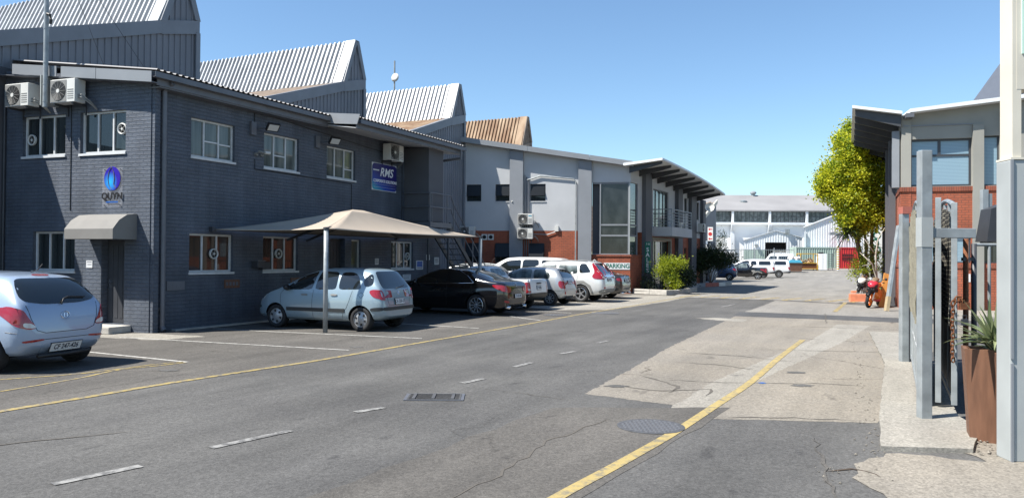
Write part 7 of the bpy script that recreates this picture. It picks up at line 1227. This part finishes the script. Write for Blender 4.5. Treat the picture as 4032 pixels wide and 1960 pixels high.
PUB = dict(PU, R=.31, rim=.22); c = pickup('black half tonne pickup with alloy wheels in the far yard', (21.9, 68.3), AF, P_BLACK, PUB, 'CA 400-15', 'alloy', 6, False, True); c.tube('sports_bar', [(.62, -.62, 1.05), (.45, -.55, 1.33), (.45, .55, 1.33), (.62, .62, 1.05)], .045, 'black'); c.both('side_vent', [(.15, .66), (.45, .62), (.55, .80), (.40, .84), (.22, .80)], 'grey_plastic', off=.01); c.both('arch_trim', [(.42, .34), (.30, .56), (0, .66), (-.30, .56), (-.42, .34), (-.48, .34), (-.36, .64), (0, .75), (.36, .64), (.48, .34)], 'grey_plastic', off=.01, rnd_=False, step=.06)
CP = dict(wb=2.98, R=.36, rim=.20, tw=.22, tumble=.27, top=[(-1.05, .72), (-1.04, 1.16), (-1.0, 1.30), (-.92, 1.66), (-.80, 1.76), (.2, 1.80), (1.0, 1.80), (1.7, 1.74), (2.1, 1.62), (2.75, 1.20), (3.3, 1.08), (3.7, .9), (3.8, .7)], belt=[(-1.05, .7), (-1.0, 1.12), (1, 1.14), (2.7, 1.08), (3.8, .65)], bot=[(-1.05, .52), (-.9, .45), (0, .38), (3, .36), (3.8, .45)], plan=[(-1.05, .80), (-.98, .85), (0, .87), (2, .875), (3.2, .85), (3.8, .66)])
for loc, lab, rack in (((26.4, 75.9), 'white pickup with a windowed white canopy at the right end of the far row', False), ((23.9, 73.0), 'white canopy pickup behind the black half tonne pickup', False)):
    c = Car('pickup', lab, 'pickup', loc, AF, CP, P_WHITE); c.both('side_window', [(-.70, 1.24), (.38, 1.24), (.36, 1.60), (-.66, 1.60)], 'carglass'); c.both('side_window', [(.56, 1.24), (1.1, 1.24), (1.05, 1.62), (.62, 1.62)], 'carglass'); c.both('side_window', [(1.25, 1.18), (2.35, 1.14), (1.95, 1.52), (1.6, 1.64), (1.25, 1.64)], 'carglass'); c.patch('rear_window', 'B', [(-.62, 1.28), (.62, 1.28), (.56, 1.62), (-.56, 1.62)], 'carglass')
    for sg, v in ((1, 'L'), (-1, 'R')): c.patch('tail_light', 'B', [(sg*.84, 1.06), (sg*.70, 1.06), (sg*.70, .74), (sg*.84, .74)], 'red_lamp', off=.014, step=.06); c.patch('tail_light', v, [(-1.03, .74), (-1.03, 1.06), (-.90, 1.06), (-.92, .74)], 'red_lamp', off=.012, step=.06)
    c.patch('bumper', 'B', [(-.82, .50), (.82, .50), (.82, .64), (-.82, .64)], 'steel_dark', off=.06); c.both('canopy_joint', [(-1.0, 1.13), (.5, 1.14), (.5, 1.17), (-1.0, 1.16)], 'grey_plastic', off=.006, rnd_=False); c.wheels('steel_wheel', 8); c.mirror(2.3, 1.22)
VAN = dict(wb=2.6, R=.33, rim=.19, tumble=.16, top=[(-.9, .8), (-.88, 2.0), (-.8, 2.25), (.2, 2.34), (1.6, 2.34), (2.2, 2.25), (2.75, 1.55), (3.2, 1.3), (3.4, .9)], belt=[(-.9, .75), (-.85, 1.2), (2.6, 1.2), (3.4, .8)], bot=[(-.9, .45), (0, .36), (2.6, .36), (3.4, .45)], plan=[(-.9, .78), (-.8, .85), (2.4, .86), (3.0, .8), (3.4, .6)])
c = Car('van', 'white van with a roof rack in the doorway of the far gabled shed', 'van', (35.0, 97.0, .30), (-.9, .43), VAN, P_WHITE); c.both('side_window', [(-.6, 1.3), (1.2, 1.3), (1.2, 1.9), (-.6, 1.9)], 'carglass'); c.both('side_window', [(1.4, 1.3), (2.5, 1.3), (2.2, 1.9), (1.4, 1.9)], 'carglass'); c.wheels('steel_wheel', 6); b = MB()
for x in (-.6, .2, 1.0, 1.8): b.bar(c.P(x, -.75, 2.45), c.P(x, .75, 2.45), .04, .04); b.bar(c.P(x, -.75, 2.3), c.P(x, -.75, 2.5), .03, .03); b.bar(c.P(x, .75, 2.3), c.P(x, .75, 2.5), .03, .03)
for y in (-.75, .75): b.bar(c.P(-.7, y, 2.5), c.P(1.9, y, 2.5), .04, .04)
b.build('roof_rack', M['white_plastic'], c.t)
# ================================================================ motorbikes
def motorbike(label, loc, axis, main, second, third):
    ax = Vector((axis[0], axis[1], 0)).normalized(); t = thing('motorbike', label, 'motorbike', loc, math.atan2(ax.y, ax.x)); lean = Matrix.Rotation(math.radians(-9), 4, 'X'); W = WM(t) @ lean
    def out(b, name, m, par=t, smooth=True, bevel=0): b.v = [W @ v for v in b.v]; return b.build(name, m, par, smooth=smooth, bevel=bevel)
    for x, tw in ((0, .18), (1.40, .12)):
        b = MB(); b.lathe((x, -tw/2, .31), (0, 1, 0), [(.225, .02), (.27, 0), (.30, tw*.2), (.312, tw*.5), (.30, tw*.8), (.27, tw), (.225, tw-.02)], 30, cap=False); w = out(b, 'wheel', M['tyre']); b = MB(); b.lathe((x, -.03, .31), (0, 1, 0), [(.23, -.02), (.23, .08), (.205, .07), (.205, -.01), (.23, -.02)], 28, cap=False); b.lathe((x, -.05, .31), (0, 1, 0), [(.05, 0), (.05, .1)], 12)
        for k in range(6): a = k*math.pi/3; d = Vector((math.cos(a), 0, math.sin(a))); b.bar(Vector((x, 0, .31))+d*.04, Vector((x, 0, .31))+d*.215, .03, .05, Vector((0, 1, 0)))
        out(b, 'rim', M[main], w, False)
    b = MB()
    for y in (-.10, .10): b.tube([(1.40, y, .31), (1.16, y, .90)], .028, 10)
    out(b, 'fork', M['chrome'])
    def hull(secs, name, m):
        b = MB(); n = len(secs[0][1]); vs = []
        for x, pts in secs: vs += [Vector((x, y, z)) for y, z in pts]
        f = [(i*n+k, i*n+(k+1) % n, (i+1)*n+(k+1) % n, (i+1)*n+k) for i in range(len(secs)-1) for k in range(n)]+[tuple(range(n))[::-1], tuple(range((len(secs)-1)*n, len(secs)*n))]; b.add(vs, f); o = out(b, name, m); sm = o.modifiers.new('s', 'SUBSURF'); sm.levels = 1; sm.render_levels = 2; return o
    oct_ = lambda w, z0, z1, t=.6: [(w*t, z0), (w, z0+(z1-z0)*.35), (w, z0+(z1-z0)*.65), (w*t, z1), (-w*t, z1), (-w, z0+(z1-z0)*.65), (-w, z0+(z1-z0)*.35), (-w*t, z0)]
    hull([(1.52, oct_(.05, .78, .90)), (1.44, oct_(.15, .72, .97)), (1.28, oct_(.21, .66, 1.04)), (1.10, oct_(.20, .64, 1.02)), (1.0, oct_(.12, .68, .96))], 'nose_fairing', M[second]); hull([(1.26, oct_(.18, .52, .74, .8)), (1.10, oct_(.23, .36, .80, .8)), (.85, oct_(.24, .26, .78, .8)), (.55, oct_(.22, .24, .62, .8)), (.30, oct_(.14, .28, .50, .8))], 'side_fairing', M[main]); hull([(.95, oct_(.245, .22, .40, .85)), (.6, oct_(.225, .2, .40, .85)), (.32, oct_(.15, .24, .36, .85))], 'belly_pan', M[third])
    hull([(1.0, oct_(.12, .78, .96)), (.80, oct_(.17, .74, 1.0)), (.52, oct_(.13, .72, .88))], 'fuel_tank', M[main]); hull([(.54, oct_(.12, .74, .84)), (.2, oct_(.15, .76, .86)), (.05, oct_(.12, .82, .90))], 'seat', M['black']); hull([(.16, oct_(.12, .80, .92)), (-.12, oct_(.10, .88, .98)), (-.32, oct_(.05, .96, 1.02))], 'tail', M[main])
    b = MB(); P_ = [(1.40, .95), (1.28, 1.06), (1.14, 1.14), (1.06, 1.15)]; vs = []
    for i, (x, z) in enumerate(P_):
        w = (.06, .13, .15, .12)[i]
        for k in range(5): a = (k/4-.5)*2; vs.append(Vector((x-.05*abs(a)**2, a*w, z-.05*a*a)))
    b.add(vs, [(i*5+k, i*5+k+1, (i+1)*5+k+1, (i+1)*5+k) for i in range(3) for k in range(4)]); o = out(b, 'screen', M['screen']); so_ = o.modifiers.new('t', 'SOLIDIFY'); so_.thickness = .006
    for y in (-1, 1): b = MB(); b.hexa([(1.40, y*.03, .74), (1.30, y*.19, .76), (1.40, y*.19, .76), (1.50, y*.03, .74), (1.40, y*.03, .83), (1.30, y*.19, .90), (1.40, y*.185, .90), (1.51, y*.03, .83)]); out(b, 'headlight', M['glass_dim'], smooth=False)
    b = MB(); b.hexa([(1.2, -.2, .60), (1.2, .2, .60), (1.44, .14, .62), (1.44, -.14, .62), (1.2, -.2, .74), (1.2, .2, .74), (1.47, .13, .735), (1.47, -.13, .735)]); out(b, 'lower_cowl', M['black'], bevel=.02)
    for y in (-1, 1): b = MB(); b.hexa([(1.30, y*.02, 1.00), (1.12, y*.14, 1.04), (1.12, y*.17, 1.02), (1.30, y*.06, .985), (1.30, y*.02, 1.02), (1.12, y*.14, 1.06), (1.12, y*.17, 1.04), (1.30, y*.06, 1.0)]); out(b, 'white_stripe', M['white_plastic'], smooth=False); b = MB(); b.lathe((1.40, -.075, .31), (0, 1, 0), [(.34, 0), (.345, .075), (.34, .15)], 28, cap=False); b.v = [v for v in b.v]; keep = [f for f in b.f if all(b.v[i].z > .42 for i in f)]; b.f = keep; b.m = [0]*len(keep); o = out(b, 'mudguard', M['black']); so_ = o.modifiers.new('t', 'SOLIDIFY'); so_.thickness = .008
    for sg in (1, -1): b = MB(); b.tube([(1.2, sg*.16, 1.02), (1.16, sg*.34, 1.12)], .011, 6); b.lathe((1.15, sg*.38, 1.13), (-1, 0, .1), [(.02, -.02), (.05, 0), (.045, .012)], 12); out(b, 'mirror', M['black'])
    b = MB(); b.tube([(1.1, -.34, .98), (1.12, 0, .99), (1.1, .34, .98)], .016, 8); out(b, 'handlebar', M['black']); b = MB(); b.tube([(.5, .14, .3), (.2, .16, .36), (-.15, .17, .55)], .05, 10); out(b, 'exhaust', M['steel_mid']); b = MB(); b.bar((.62, 0, .42), (0, .09, .31), .05, .08); b.bar((.62, 0, .42), (0, -.09, .31), .05, .08); b.box(Fr((.4, 0), (1, 0), (0, 1)), 0, .4, -.15, .15, .3, .62); out(b, 'engine', M['steel_dark'], smooth=False)
    b = MB(); b.v = []; b.tube([(.55, .12, .3), (.50, .34, .02)], .014, 6); out(b, 'side_stand', M['steel_dark']); return t
motorbike('orange, red and black sports motorbike parked facing the camera by the leaning beam', (14.08, 29.42, 0), (-.66, -.75), 'orange_plastic', 'red_plastic', 'red_plastic')
motorbike('white and black motorbike half hidden behind the orange one', (15.8, 34.3, 0), (-.60, -.8), 'white_plastic', 'white_plastic', 'black')
